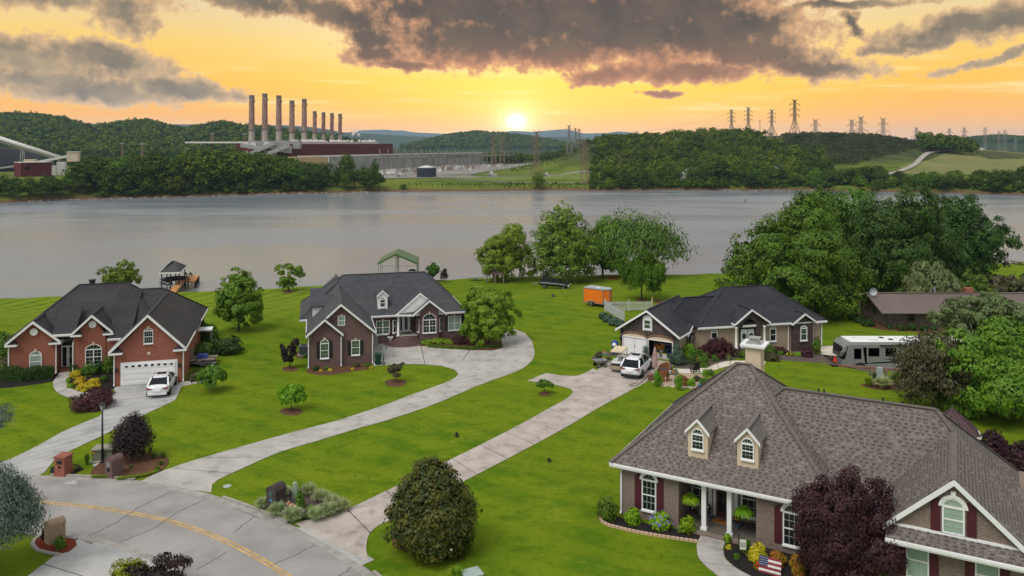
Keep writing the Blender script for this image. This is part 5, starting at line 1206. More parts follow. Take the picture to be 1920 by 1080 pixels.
for x,gl in ((0.18,M_GLASS),(6.62,M_GLASS)): window(h3,x,1.15,.56,1.15,-2.5,1,2,.16,glass=gl,frame=.09)
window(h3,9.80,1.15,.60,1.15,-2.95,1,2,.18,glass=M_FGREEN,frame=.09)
for x in (8.3,11.1,12.1): downspout(h3,x,-2.6,2.85)
M_TANB = mat_courses('arch_brick',(.32,.19,.11),(.22,.12,.08),(.12,.09,.07),.09,.22,.012)
hole = [(.36,2.74),(3.02,5.44)]
walls(g3,M_STONE,[(0,.30,0,.3,-1,2.5),(2.80,2.98,0,.3,-1,2.2),(5.5,5.95,0,.3,-1,2.5)])
g3.put(MB().xz([(0,2.2),(5.95,2.2),(5.95,2.35),(2.97,4.42),(0,2.35)],0,.3),'stone_wall',M_STONE)
walls(g3,M_STUCCO,[(5.75,6.0,.3,9.0,-1,2.4),(0,.25,.3,9,-1,2.4)])
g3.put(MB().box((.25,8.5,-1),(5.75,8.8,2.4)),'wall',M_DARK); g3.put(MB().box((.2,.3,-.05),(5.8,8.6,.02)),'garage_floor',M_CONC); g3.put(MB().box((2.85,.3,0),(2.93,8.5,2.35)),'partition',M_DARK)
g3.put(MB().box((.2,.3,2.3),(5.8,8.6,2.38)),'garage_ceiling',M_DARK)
for x0,x1 in hole:
 xm = (x0 + x1) / 2; w = x1 - x0
 g3.put(MB().xz(arc(w + .1,1.83,.33,14,xm),-.06,-.02),'arch_panel',M_CREAM)
 o1,o2 = arc(w + .45,1.88,.52,16,xm),arc(w + .1,1.88,.31,16,xm); mb = MB()
 for i in range(16): mb.add([(o1[i][0],-.07,o1[i][1]),(o1[i + 1][0],-.07,o1[i + 1][1]),(o2[i + 1][0],-.07,o2[i + 1][1]),(o2[i][0],-.07,o2[i][1]),(o1[i][0],.0,o1[i][1]),(o1[i + 1][0],.0,o1[i + 1][1])],[(0,3,2,1),(0,1,5,4)])
 g3.put(mb,'brick_arch',M_TANB)
 g3.put(MB().box((x0 - .1,-.08,0),(x0,.05,1.88)).box((x1,-.08,0),(x1 + .1,.05,1.88)).box((x0 - .1,-.08,1.80),(x1 + .1,.05,1.90)),'door_casing',M_WHITE)
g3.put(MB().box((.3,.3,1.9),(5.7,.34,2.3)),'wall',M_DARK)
for x0 in (.38,1.56):
 mb = MB().box((x0,.02,.03),(x0 + 1.15,.08,1.80))
 for a,b in ((.1,.62),(.72,1.68)): mb.box((x0 + .10,-.0,a),(x0 + 1.05,.02,b))
 g3.put(mb,'garage_door',M_DOORW)
g3.put(MB().box((1.5,-.03,.9),(1.6,.02,1.05)),'door_handle',M_METAL)
gable_y(g3,M_ROOF3,-.35,2.94,6.30,-.38,8.5,2.50,4.72,trimw=.2,edges='lr')
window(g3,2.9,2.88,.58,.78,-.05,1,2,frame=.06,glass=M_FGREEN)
g3.put(MB().xz([(2.40,2.62),(3.38,2.62),(3.38,3.75)] + arc(.98,3.75,.42,10,2.89)[1:-1] + [(2.40,3.75)],-.035,.0),'window_surround',M_WHITE)
s3 = Fr(h3.root,sx + 0,sy + 0,math.radians(45))
s3.put(MB().xz([(2.3,-1),(5.2,-1),(5.2,2.3),(3.83,2.95),(2.3,2.3)],-.12,1.5),'stone_wall',M_STONE)
gable_y(s3,M_ROOF3,1.75,3.83,5.45,-.34,2.6,2.2,3.12,trimw=.16)
window(s3,3.75,.35,.5,1.25,-.12,1,2,.14,frame=.09)
lantern(g3,.1,0,1.5); lantern(g3,5.72,0,1.5)
# ---------------- near house with the taupe shingle roof
h4 = house('brick_house','near taupe brick house with weathered brown shingle roof, burgundy shutters and two cream dormers','house',1162,963,-29)
walls(h4,M_TAN,[(0,3.42,0,11,-.5,2.75),(7.55,11.3,0,9,-.5,2.75),(3.3,7.7,2.1,10.5,-.5,2.75),(11.0,14.2,2.2,9.3,-.5,2.85),(13.95,21.5,-2.2,9.3,-.5,3.0)])
h4.put(MB().xz([(13.95,3.2),(19.1,3.2),(19.1,3.55),(16.55,5.85),(13.95,3.55)],-2.2,-1.9),'wall',M_TAN)
pyr = hip(h4,M_ROOF4,-.42,11.75,-.42,11.3,2.98,5.3,6.05,5.45,7.92,'flrb',M_CAP4)
mainr = hip(h4,M_ROOF4,4.0,19.6,1.75,9.3,3.02,8.0,15.75,5.0,6.98,'frb',M_CAP4)
crs = gable_y(h4,M_ROOF4,13.72,16.56,19.45,-2.45,4.1,3.62,6.20,trimw=.24,cap=M_CAP4)
roof_faces(h4,M_ROOF4,[[(19.3,-2.4,3.7),(21.8,-2.4,2.6),(21.8,8,2.6),(19.3,5,3.7)]])
sk,skf = roof_faces(h4,M_ROOF4,[[(13.85,-2.95,3.26),(19.8,-2.95,3.26),(19.8,-2.15,3.70),(13.85,-2.15,3.70)]],.08,'skirt_roof'); gutter(h4,(13.85,-2.97,3.28),(19.8,-2.97,3.28))
h4.put(MB().box((13.9,-2.30,3.50),(19.5,-2.2,3.72)),'frieze_board',M_WHITE)
h4.put(MB().box((3.3,-.1,2.66),(7.7,2.2,2.72)),'porch_ceiling',M_SOFFIT); h4.put(MB().box((3.42,-.05,-.3),(7.55,2.1,.17)),'porch_floor',mat('porch_concrete',(.13,.115,.095),.55,.4)); h4.put(MB().box((3.42,-.34,-.3),(7.55,-.05,.16)),'porch_step',M_TAN)
for x in (4.78,6.14):
 mb = MB().box((x - .17,.0,.16),(x + .17,.34,.30)).box((x - .12,.05,.3),(x + .12,.29,2.66)).box((x - .16,.01,2.52),(x + .16,.33,2.66)); h4.put(mb,'porch_column',M_WHITE)
h4.put(MB().box((4.78,2.02,.17),(5.9,2.1,2.45)),'door_casing',M_WHITE); h4.put(MB().box((4.95,1.97,.2),(5.72,2.02,2.25)),'door',M_BURG); h4.put(MB().box((5.08,1.95,.5),(5.6,1.98,2.1)),'door_glass',M_GLASS)
for x in (4.62,6.05): h4.put(MB().box((x - .1,1.96,.17),(x + .1,2.1,2.6)),'pilaster',M_WHITE)
window(h4,4.1,.62,.78,1.75,2.1,3,4,frame=.09); window(h4,6.85,.55,.95,1.85,2.1,3,4,frame=.09)
window(h4,1.74,.62,.70,1.62,0,3,4,.34,hood=.12,shut=M_BURG,shw=.36,glass=M_GLASS,frame=.06)
window(h4,9.33,.52,.74,1.62,0,3,4,.36,hood=.12,shut=M_BURG,shw=.36,glass=M_GLASS,frame=.06)
window(h4,16.53,3.78,.74,1.12,-2.2,3,4,.34,hood=.14,shut=M_BURG,shw=.38,glass=M_BLIND,frame=.07,key=True)
for x in (15.12,17.82):
 window(h4,x,1.45,.80,1.50,-2.2,3,4,shut=M_BURG,shw=.36,glass=M_BLIND,frame=.06); h4.put(MB().box((x - .52,-2.27,3.04),(x + .52,-2.2,3.24)),'lintel',M_WHITE)
for x,gz_ in ((4.32,0),(7.0,-.03)):
 dormer(h4,M_ROOF4,M_CREAM,x,.55,1.10,3.9 + gz_,5.22 + gz_,5.96 + gz_,3.0,.13,(4.30 + gz_,.56,.78,3,4,.27))
downspout(h4,.12,-.07,2.9); downspout(h4,14.0,-2.3,3.2)
h4.put(MB().box((5.6,6.2,5.5),(6.5,7.2,8.7)),'chimney',M_CREAM)
h4.put(MB().box((5.42,6.07,8.72),(6.68,7.43,8.80)).box((5.33,5.98,8.80),(6.77,7.52,8.93)),'chimney_crown',M_WHITE)
h4.put(MB().box((5.6,6.3,8.94),(6.5,7.2,8.99)).box((5.8,6.5,8.99),(6.3,7.0,9.16)).box((5.72,6.42,9.20),(6.38,7.08,9.27)).box((5.95,6.65,9.1),(6.15,6.85,9.22)),'flue_cap',mat('galvanised',(.5,.5,.5),.35,.5,metal=.8))
for x,y in ((9.9,5.06),(10.2,5.06),(13.2,5.06)): h4.put(MB().tube([(x,y,6.8),(x,y,7.22)],.045,8),'vent_pipe',M_BLACKP)
# ---- near roof: mostly dark raised dashes painting the shadow band of shingle courses
def shingle_tabs(faces,seed,exposure=0.20,keep=None):
 r = np.random.default_rng(seed); Q = []; MI = []
 for f in faces:
  f = [np.array(p) for p in f]; n = unit(np.cross(f[1] - f[0],f[2] - f[0]));
  if n[2] < 0: n = -n
  if n[2] > .995: continue
  t = unit(np.array([-n[1],n[0],0.0])); b = np.cross(n,t); o = f[0]
  P2 = np.array([[np.dot(p - o,t),np.dot(p - o,b)] for p in f]); lo,hi = P2.min(0),P2.max(0)
  rows = int((hi[1] - lo[1]) / exposure)
  for i in range(rows):
   v = lo[1] + (i + .5) * exposure; xs = []
   for k in range(len(P2)):
    a,c = P2[k],P2[(k + 1) % len(P2)]
    if (a[1] - v) * (c[1] - v) < 0: xs.append(a[0] + (c[0] - a[0]) * (v - a[1]) / (c[1] - a[1]))
   if len(xs) < 2: continue
   x0,x1 = min(xs) + .05,max(xs) - .05; x = x0 + r.uniform(0,.24)
   while x < x1 - .10:
    w = r.uniform(.13,.24); x2 = min(x + w,x1); h = .014
    p = [o + t * x + b * (v - exposure * .20),o + t * x2 + b * (v - exposure * .20),o + t * (x2 - .01) + b * (v + exposure * .24),o + t * (x + .01) + b * (v + exposure * .24)]
    top = [p[0] + n * (h + .006),p[1] + n * (h + .006),p[2] + n * .008,p[3] + n * .008]
    Q.append([top,[p[0],p[1],top[1],top[0]]]); MI.append(r.choice(3,p=(.5,.34,.16))); x = x2 + r.uniform(.10,.20)
 return Q,MI
tabs,tmi = shingle_tabs(pyr + mainr + crs + skf,12)
MT = [mat('shingle_dark',(.088,.073,.070),.92,.2,vs=9.0,var=.14),mat('shingle_brown',(.115,.094,.086),.92,.2,vs=9.0,var=.14),mat('shingle_olive',(.235,.215,.165),.92,.2,vs=9.0,var=.14)]
roof4 = [o for o in h4.root.children if o.name.startswith('roof')][0]
ca4,sa4 = math.cos(math.radians(-29)),math.sin(math.radians(-29))
dist = [math.hypot(h4.root.location.x + q[0][0][0] * ca4 - q[0][0][1] * sa4,h4.root.location.y + q[0][0][0] * sa4 + q[0][0][1] * ca4) + (40 if q[0][0][0] > 18.3 else 0) for q in tabs]
order = np.argsort(dist); near = set(order[:300].tolist())
V_ = []; MI_ = []
for i,q in enumerate(tabs):
 if i in near: continue
 for s in q: V_ += s; MI_.append(tmi[i])
st_ = obj('shingles',raw_mesh('shingles',np.array(V_),4,MT,MI_),h4.root); st_['kind'] = 'stuff'  # pieces of painted shadow band, lying on the lighter roof base
for i in sorted(near):
 V = np.array([p for s in tabs[i] for p in s]); c = V.mean(0)
 obj('shingle',raw_mesh('shingle',V - c,4,[MT[tmi[i]]]),roof4,tuple(c))
# ---------------- log house, right
lg = Fr(thing('log_house','long low log house with white chinking and a brown ribbed metal roof','house',(45.9,97.4,-1.5)))
M_LOG = mat('log_grey_brown',(0.20,0.145,0.115),0.9,0.15,vs=2.0,var=0.3,bump=0.5)
M_CHINK = mat('chinking',(0.60,0.56,0.50),0.9,0.15,vs=2.0,var=0.12)
M_RIB = mat('brown_metal_roof',(0.19,0.145,0.13),0.45,0.5,vs=0.5,var=0.08,metal=0.2)
lg.put(MB().xz([(0,-.5),(0,-.5),(22,-.5),(22,2.4),(0,2.4)],.05,8.2),'wall',M_CHINK)
lg.put(MB().add([(.02,.1,2.3),(.02,7.4,2.3),(.02,3.9,3.35)],[(0,1,2),(2,1,0)]),'gable_wall',M_CHINK)
for k in range(8):
 z = .12 + k * .29
 lg.put(MB().beam((-.1,0,z),(22,0,z),.16,.19),'log',M_LOG)
 lg.put(MB().beam((0,-.1,z + .06),(0,7.5,z + .06),.16,.19),'log',M_LOG)
for k in range(3):
 a = 2.1 * (k + .3) * .55; lg.put(MB().beam((0,.1 + a * 1.3,2.45 + k * .28),(0,7.4 - a * 1.3,2.45 + k * .28),.16,.19),'log',M_LOG)
roof_faces(lg,M_RIB,[[(-1.3,-1.4,1.98),(22,-1.4,1.98),(22,3.0,3.55),(-1.3,3.0,3.55)],[(-1.3,3.0,3.55),(22,3.0,3.55),(22,7.6,1.98),(-1.3,7.6,1.98)]],.1)
rb = MB()
for k in range(80): x = -1.2 + k * .29; rb.beam((x,-1.38,2.01),(x,2.98,3.58),.035,.035)
rbs = lg.put(rb,'roof_ribs',M_RIB); rbs['kind'] = 'stuff'
lg.put(MB().beam((-1.35,3.0,3.6),(22,3.0,3.6),.3,.05),'ridge_cap',M_RIB)
for x in (2.9,6.3,9.9,14.0,17.0): window(lg,x,.75,.8,.95,-.1,1,2,trim=M_LOG,glass=M_GLASS,frame=.09)
window(lg,0,1.1,.7,.9,3.2,1,2,trim=M_LOG,rz=-math.pi / 2,frame=.09) if False else None
lg.put(MB().box((-.14,3.0,.9),(-.09,3.7,1.9)),'side_window',M_GLASS)
lg.put(MB().box((11.4,3.0,2.9),(12.3,3.9,4.15)),'chimney',M_RED); lg.put(MB().tube([(7.6,3.4,3.2),(7.6,3.4,4.2)],.14,8).tube([(7.0,3.2,3.2),(7.0,3.2,4.0)],.07,8),'stove_pipe',M_METAL)
dish = MB().lathe([(0.0,0),(.3,.05),(.5,.18),(.55,.26)],18,cap=False).xform(lambda v: Vector((-1.0 + v.x * .9 + .1,2.0 - v.z,4.0 + v.y * .9))); dish.tube([(-1.0,2.1,2.9),(-.95,2.1,4.0)],.035,6)
lg.put(dish,'satellite_dish',mat('dish_grey',(.42,.46,.50),.5))
# ================================================================ VEHICLES AND SMALL THINGS
M_CARW = mat('car_white',(0.74,0.75,0.76),0.25,0.5,vs=1.0,var=0.02,coat=0.6)
M_CARK = mat('car_black',(0.012,0.013,0.017),0.22,0.5,vs=1.0,var=0.1,coat=0.8)
M_TYRE = mat('tyre',(0.016,0.016,0.016),0.85,0.2,vs=8.0)
M_RIM = mat('alloy',(0.42,0.43,0.45),0.3,0.5,metal=0.8,vs=4.0)
M_CGLASS = mat('car_glass',(0.010,0.013,0.016),0.15,0.2,vs=1.0)
M_RLAMP = mat('tail_lamp',(0.22,0.008,0.010),0.2,0.5)
M_PLASTIC = mat('black_plastic',(0.020,0.020,0.022),0.6,0.3)
M_CHROME = mat('chrome',(0.6,0.6,0.6),0.2,0.5,metal=0.9)
def wheel(parent,x,y,r,w=0.22,rim=M_RIM):
 t = MB().lathe([(r * .60,-w / 2),(r * .93,-w / 2),(r,-w * .35),(r,w * .35),(r * .93,w / 2),(r * .60,w / 2)],22,cap=False).xform(lambda v: Vector((x + v.x,y + v.z,r + v.y))).build('tyre',M_TYRE,parent,True,uv=False)
 s = 1 if y > 0 else -1; mb = MB()
 mb.lathe([(r * .64,0),(r * .64,.03),(r * .54,.035),(r * .50,.0)],18,cap=False)
 for k in range(5):
  a = 6.283 * k / 5; mb.beam((0,0,.03),(r * .58 * math.cos(a),r * .58 * math.sin(a),.03),.06,.02)
 mb.lathe([(.0,.03),(.05,.05),(.05,0)],8,cap=False); mb.lathe([(r * .62,-.02),(0,-.02)],12,cap=False,m=1)
 mb.xform(lambda v: Vector((x + v.x,y + s * (w / 2 - .03 + v.z),r + v.y))).build('rim',[rim,M_TYRE],parent,uv=False)
def loft(sections,name,m,parent,smooth=True,cap=True,sub=1):
 """sections: (x, [(y, z) half outline from bottom centre to top centre])"""
 mb = MB(); n = None; vs = []
 for x,half in sections:
  ring = [(x,y,z) for y,z in half] + [(x,-y,z) for y,z in half[::-1] if abs(y) > 1e-4]; n = len(ring); vs += ring
 fs = [(i * n + k,i * n + (k + 1) % n,(i + 1) * n + (k + 1) % n,(i + 1) * n + k) for i in range(len(sections) - 1) for k in range(n)]
 if cap: fs += [tuple(range(n))[::-1],tuple((len(sections) - 1) * n + k for k in range(n))]
 mb.add(vs,fs); o = mb.build(name,m,parent,smooth,uv=False)
 if sub:
  md = o.modifiers.new('sub','SUBSURF'); md.levels = md.render_levels = sub
 return o
def car(name,label,p,heading,L,Wd,H,paint,prof,green,belt,wheels,r,lamps=True,plate=True,cat='car',rails=False):
 """prof: (x share, top z, half width share); green: rear foot, rear top, front top, front foot as shares of L"""
 root = thing(name,label,cat,p,math.radians(heading)); hw = Wd / 2
 secs = []
 for s,zt,ws in prof:
  x = (s - .5) * L; w = hw * ws; zb = .24 if .08 < s < .92 else .34
  secs.append((x,[(0,zb),(w * .86,zb),(w * .98,zb + .10),(w,(zb + zt) / 2),(w * .965,zt - .10),(w * .86,zt),(w * .5,zt + .025),(0,zt + .035)]))
 loft(secs,'body',paint,root)
 a,b,c,d = [(g - .5) * L for g in green]; wt = hw * .70; wb = hw * .88
 gl = MB(); B = [(a,-wb,belt),(d,-wb,belt),(d,wb,belt),(a,wb,belt),(b,-wt,H - .05),(c,-wt,H - .05),(c,wt,H - .05),(b,wt,H - .05)]
 gl.add(B,[(0,1,5,4),(1,2,6,5),(2,3,7,6),(3,0,4,7),(4,5,6,7)]); gl.build('windows',M_CGLASS,root,uv=False)
 for s in (-1,1):
  for (x0,x1,wd) in ((a,b,.13),(d,c,.09),((a + d) / 2 - .05,(b + c) / 2,.08)): MB().beam((x0,s * wb * 1.0,belt - .02),(x1,s * wt * 1.01,H - .05),wd,.05).build('pillar',paint,root,uv=False)
 loft([(b - .12,[(0,H - .09),(wt * .92,H - .09),(wt * .95,H - .05),(0,H - .03)]),(b + .1,[(0,H - .10),(wt * 1.02,H - .10),(wt * .98,H - .01),(0,H + .02)]),((b + c) / 2,[(0,H - .10),(wt * 1.03,H - .08),(wt * .98,H + .01),(0,H + .04)]),(c,[(0,H - .10),(wt * 1.0,H - .09),(wt * .95,H - .04),(0,H - .01)])],'roof',paint,root,sub=1)
 for x in wheels:
  for s in (-1,1):
   wheel(root,(x - .5) * L,s * (hw - .12),r)
   MB().lathe([(r * 1.14,0),(r * 1.14,.02)],20).xform(lambda v,x=x,s=s: Vector(((x - .5) * L + v.x,s * (hw * .99) + v.z * s - s * .01,r + v.y))).build('wheel_arch',M_PLASTIC,root,uv=False)
 for s in (-1,1):
  MB().xz([(-.20,.03),(.24,0),(.26,.12),(-.12,.10)],-L / 2 - .005,-L / 2 + .2).xform(lambda v,s=s: Vector((v.y,s * (hw * .62 + v.x),belt - .20 + v.z))).build('tail_lamp',M_RLAMP,root,uv=False)
  MB().box((L / 2 - .22,s * hw * .66 - .2,.62),(L / 2 - .05,s * hw * .66 + .2,.78)).build('headlight',M_RIM,root,uv=False)
  MB().lathe([(.0,-.1),(.11,-.06),(.12,.05),(0,.1)],8).xform(lambda v,s=s: Vector((c + .25 + v.z * .6,s * (hw + .10) + v.x * .9,belt + .04 + v.y * .8))).build('mirror',paint,root,uv=False)
 MB().box((-L / 2 - .03,-.24,belt - .40),(-L / 2 + .05,.24,belt - .26)).build('number_plate',M_WHITE,root,uv=False)
 MB().box((-L / 2 - .02,-hw * .8,.30),(-L / 2 + .1,hw * .8,.44)).build('bumper',M_PLASTIC if rails else paint,root,uv=False)
 if rails:
  for s in (-1,1): MB().tube([(b + .2,s * wt * .85,H - .02),(b + .3,s * wt * .85,H + .05),(c - .2,s * wt * .85,H + .05),(c,s * wt * .85,H - .03)],.022,6).build('roof_rail',M_METAL,root,uv=False)
  MB().box(((b + c) / 2 + .1,-wt * .5,H + .025),((b + c) / 2 + .6,wt * .5,H + .045)).build('sunroof',M_CGLASS,root,uv=False)
 else:
  MB().box(((b + c) / 2 - .1,-wt * .55,H + .03),((b + c) / 2 + .5,wt * .55,H + .05)).build('sunroof',M_CGLASS,root,uv=False)
 return root
q = at(303,733)
car('parked_car','white saloon car parked with its tail to the street before the white garage door',(q.x,q.y + .1,.04),104,4.7,1.82,1.46,M_CARW,
 [(0,.84,.82),(.04,1.02,.93),(.2,1.02,1),(.5,.98,1),(.75,.93,1),(.93,.82,.92),(1,.66,.74)],(.07,.27,.60,.80),.96,(.20,.80),.33)
q = at(1194,699)
car('parked_car','white sport utility car parked before the open angled garage',(q.x,q.y,.04),66,4.85,1.92,1.66,M_CARW,
 [(0,.95,.84),(.04,1.10,.95),(.2,1.10,1),(.5,1.06,1),(.75,1.03,1),(.93,.93,.93),(1,.72,.76)],(.02,.15,.60,.78),1.07,(.19,.80),.37,rails=True)
def pickup():
 p = at(1040,541); root = thing('pickup_truck','black crew-cab pickup with raised bed cover parked by the lakeside trees','pickup',(p.x,p.y,p.z),math.radians(-17)); hw = .98
 root.rotation_euler = (0,math.radians(2),math.radians(-17))
 sec = lambda x,zt,w: (x,[(0,.45),(w * .9,.45),(w,.6),(w,zt - .12),(w * .92,zt),(0,zt + .02)])
 loft([sec(-2.85,1.12,.93),sec(-2.8,1.2,hw),sec(-1.0,1.22,hw),sec(1.2,1.22,hw),sec(2.6,1.12,.96),sec(2.85,.95,.85)],'body',M_CARK,root,sub=1)
 MB().add([(-.95,-.86,1.2),(1.35,-.86,1.2),(1.35,.86,1.2),(-.95,.86,1.2),(-.8,-.70,1.84),(.75,-.70,1.84),(.75,.70,1.84),(-.8,.70,1.84)],[(0,1,5,4),(1,2,6,5),(2,3,7,6),(3,0,4,7)]).build('windows',M_CGLASS,root,uv=False)
 MB().box((-.85,-.72,1.82),(.78,.72,1.90)).build('roof',M_CARK,root,uv=False)
 MB().box((-2.6,-.8,1.2),(-1.0,.8,1.28)).build('bed_cover',M_PLASTIC,root,uv=False)
 MB().beam((-1.5,0,1.3),(-2.5,0,1.95),1.5,.05,up=(0,1,0)).build('cover_panel',M_PLASTIC,root,uv=False)
 for x in (-1.75,1.85):
  for s in (-1,1): wheel(root,x,s * .86,.40,.26)
 MB().box((2.80,-.62,.62),(2.9,.62,1.0)).build('grille',M_CHROME,root,uv=False)
 for s in (-1,1): MB().box((2.72,s * .78 - .15,.78),(2.88,s * .78 + .13,1.0)).build('headlight',M_WHITE,root,uv=False)
 MB().box((2.8,-.9,.42),(2.98,.9,.6)).build('bumper',M_CHROME,root,uv=False)
 for s in (-1,1): MB().box((.85,s * 1.12 - .1,1.2),(.95,s * 1.12 + .1,1.42)).build('mirror',M_CHROME,root,uv=False)
pickup()
def cargo_trailer():
 p = at(1123,573); root = thing('cargo_trailer','orange enclosed cargo trailer with silver edges standing on the lawn','trailer',p,math.radians(-38))
 org = mat('orange_paint',(.80,.19,.012),.4,.4,vs=1.0,var=.04)
 plan = [(-1.75,-.92),(1.15,-.92),(1.75,-.28),(1.75,.28),(1.15,.92),(-1.75,.92)]
 MB().prism(plan,.42,2.22,bottom=True).build('body',org,root)
 MB().prism([(x * 1.015,y * 1.02) for x,y in plan],2.22,2.34).build('roof',mat('trailer_roof',(.34,.36,.38),.5),root)
 mb = MB()
 for x,y in plan: mb.box((x - .035,y - .035,.42),(x + .035,y + .035,2.24))
 for i in range(6):
  a,b = plan[i],plan[(i + 1) % 6]; mb.beam((a[0] * 1.01,a[1] * 1.01,2.24),(b[0] * 1.01,b[1] * 1.01,2.24),.07)
  if i in (0,1,2,3): mb.beam((a[0] * 1.01,a[1] * 1.012,.62 if i else .46),(b[0] * 1.01,b[1] * 1.012,.62 if i else .46),.03,.38 if i else .08)
 mb.build('trim',M_METAL,root)
 MB().box((.35,-.95,.55),(1.0,-.925,2.1)).build('side_door',org,root); MB().box((.42,-.97,1.2),(.5,-.94,1.32)).build('door_handle',M_METAL,root)
 mf = MB().box((-.95,-1.08,.62),(-.05,-.92,.72)); mf.beam((-.95,-1.0,.66),(-1.1,-1.0,.4),.16,.04).beam((-.05,-1.0,.66),(.1,-1.0,.4),.16,.04); mf.build('mudguard',M_METAL,root)
 for s in (-1,1): wheel(root,-.5,s * .98,.32,.2)
 MB().beam((1.6,.4,.42),(2.7,0,.42),.08).beam((1.6,-.4,.42),(2.7,0,.42),.08).tube([(2.4,0,.0),(2.4,0,.8)],.04,6).build('drawbar',M_PLASTIC,root)
 MB().box((-.2,-.25,2.34),(.2,.15,2.42)).build('roof_vent',M_WHITE,root)
cargo_trailer()
def golf_cart():
 p = at(1162,690); root = thing('golf_cart','black golf cart with a cream canopy standing beside the white sport utility car','golf cart',(p.x,p.y,.04),math.radians(68))
 cream = mat('canopy_cream',(.62,.52,.34),.6)
 loft([(-1.2,[(0,.3),(.5,.3),(.56,.45),(.5,.72),(0,.74)]),(-.4,[(0,.25),(.55,.25),(.6,.45),(.55,.70),(0,.72)]),(.0,[(0,.25),(.55,.25),(.58,.3),(.55,.36),(0,.36)]),(.6,[(0,.25),(.55,.25),(.58,.3),(.52,.38),(0,.38)]),(.8,[(0,.25),(.5,.25),(.56,.5),(.5,.82),(0,.86)]),(1.2,[(0,.3),(.4,.3),(.44,.45),(.36,.62),(0,.66)])],'body',M_CARK,root)
 MB().box((-.55,-.5,.7),(.0,.5,.84)).beam((-.6,0,.84),(-.72,0,1.2),.95,.12,up=(0,1,0)).build('front_seat',M_WHITE,root)
 MB().box((-1.25,-.5,.7),(-.8,.5,.82)).build('rear_seat',M_WHITE,root)
 MB().box((-1.75,-.5,.40),(-1.2,.5,.46)).box((-1.78,-.5,.28),(-1.7,.5,.44)).build('rear_deck',mat('deck_tan',(.30,.25,.18)),root)
 MB().box((-1.3,-.56,1.72),(.85,.56,1.80)).build('canopy',cream,root)
 mb = MB()
 for s in (-1,1): mb.tube([(-1.15,s * .5,.5),(-1.2,s * .52,1.72)],.025,6).tube([(.85,s * .48,.6),(.7,s * .52,1.72)],.025,6).tube([(-1.7,s * .48,.45),(-1.7,s * .48,.8),(-1.2,s * .48,.8)],.02,6)
 mb.build('canopy_post',M_PLASTIC,root); MB().tube([(.7,.2,.85),(.45,.2,1.05)],.02,6).lathe([(.17,0),(.19,.02),(.17,.04)],12,(.42,.2,1.05)).build('steering_wheel',M_PLASTIC,root)
 for x in (-.85,.85):
  for s in (-1,1): wheel(root,x,s * .48,.23,.18)
golf_cart()
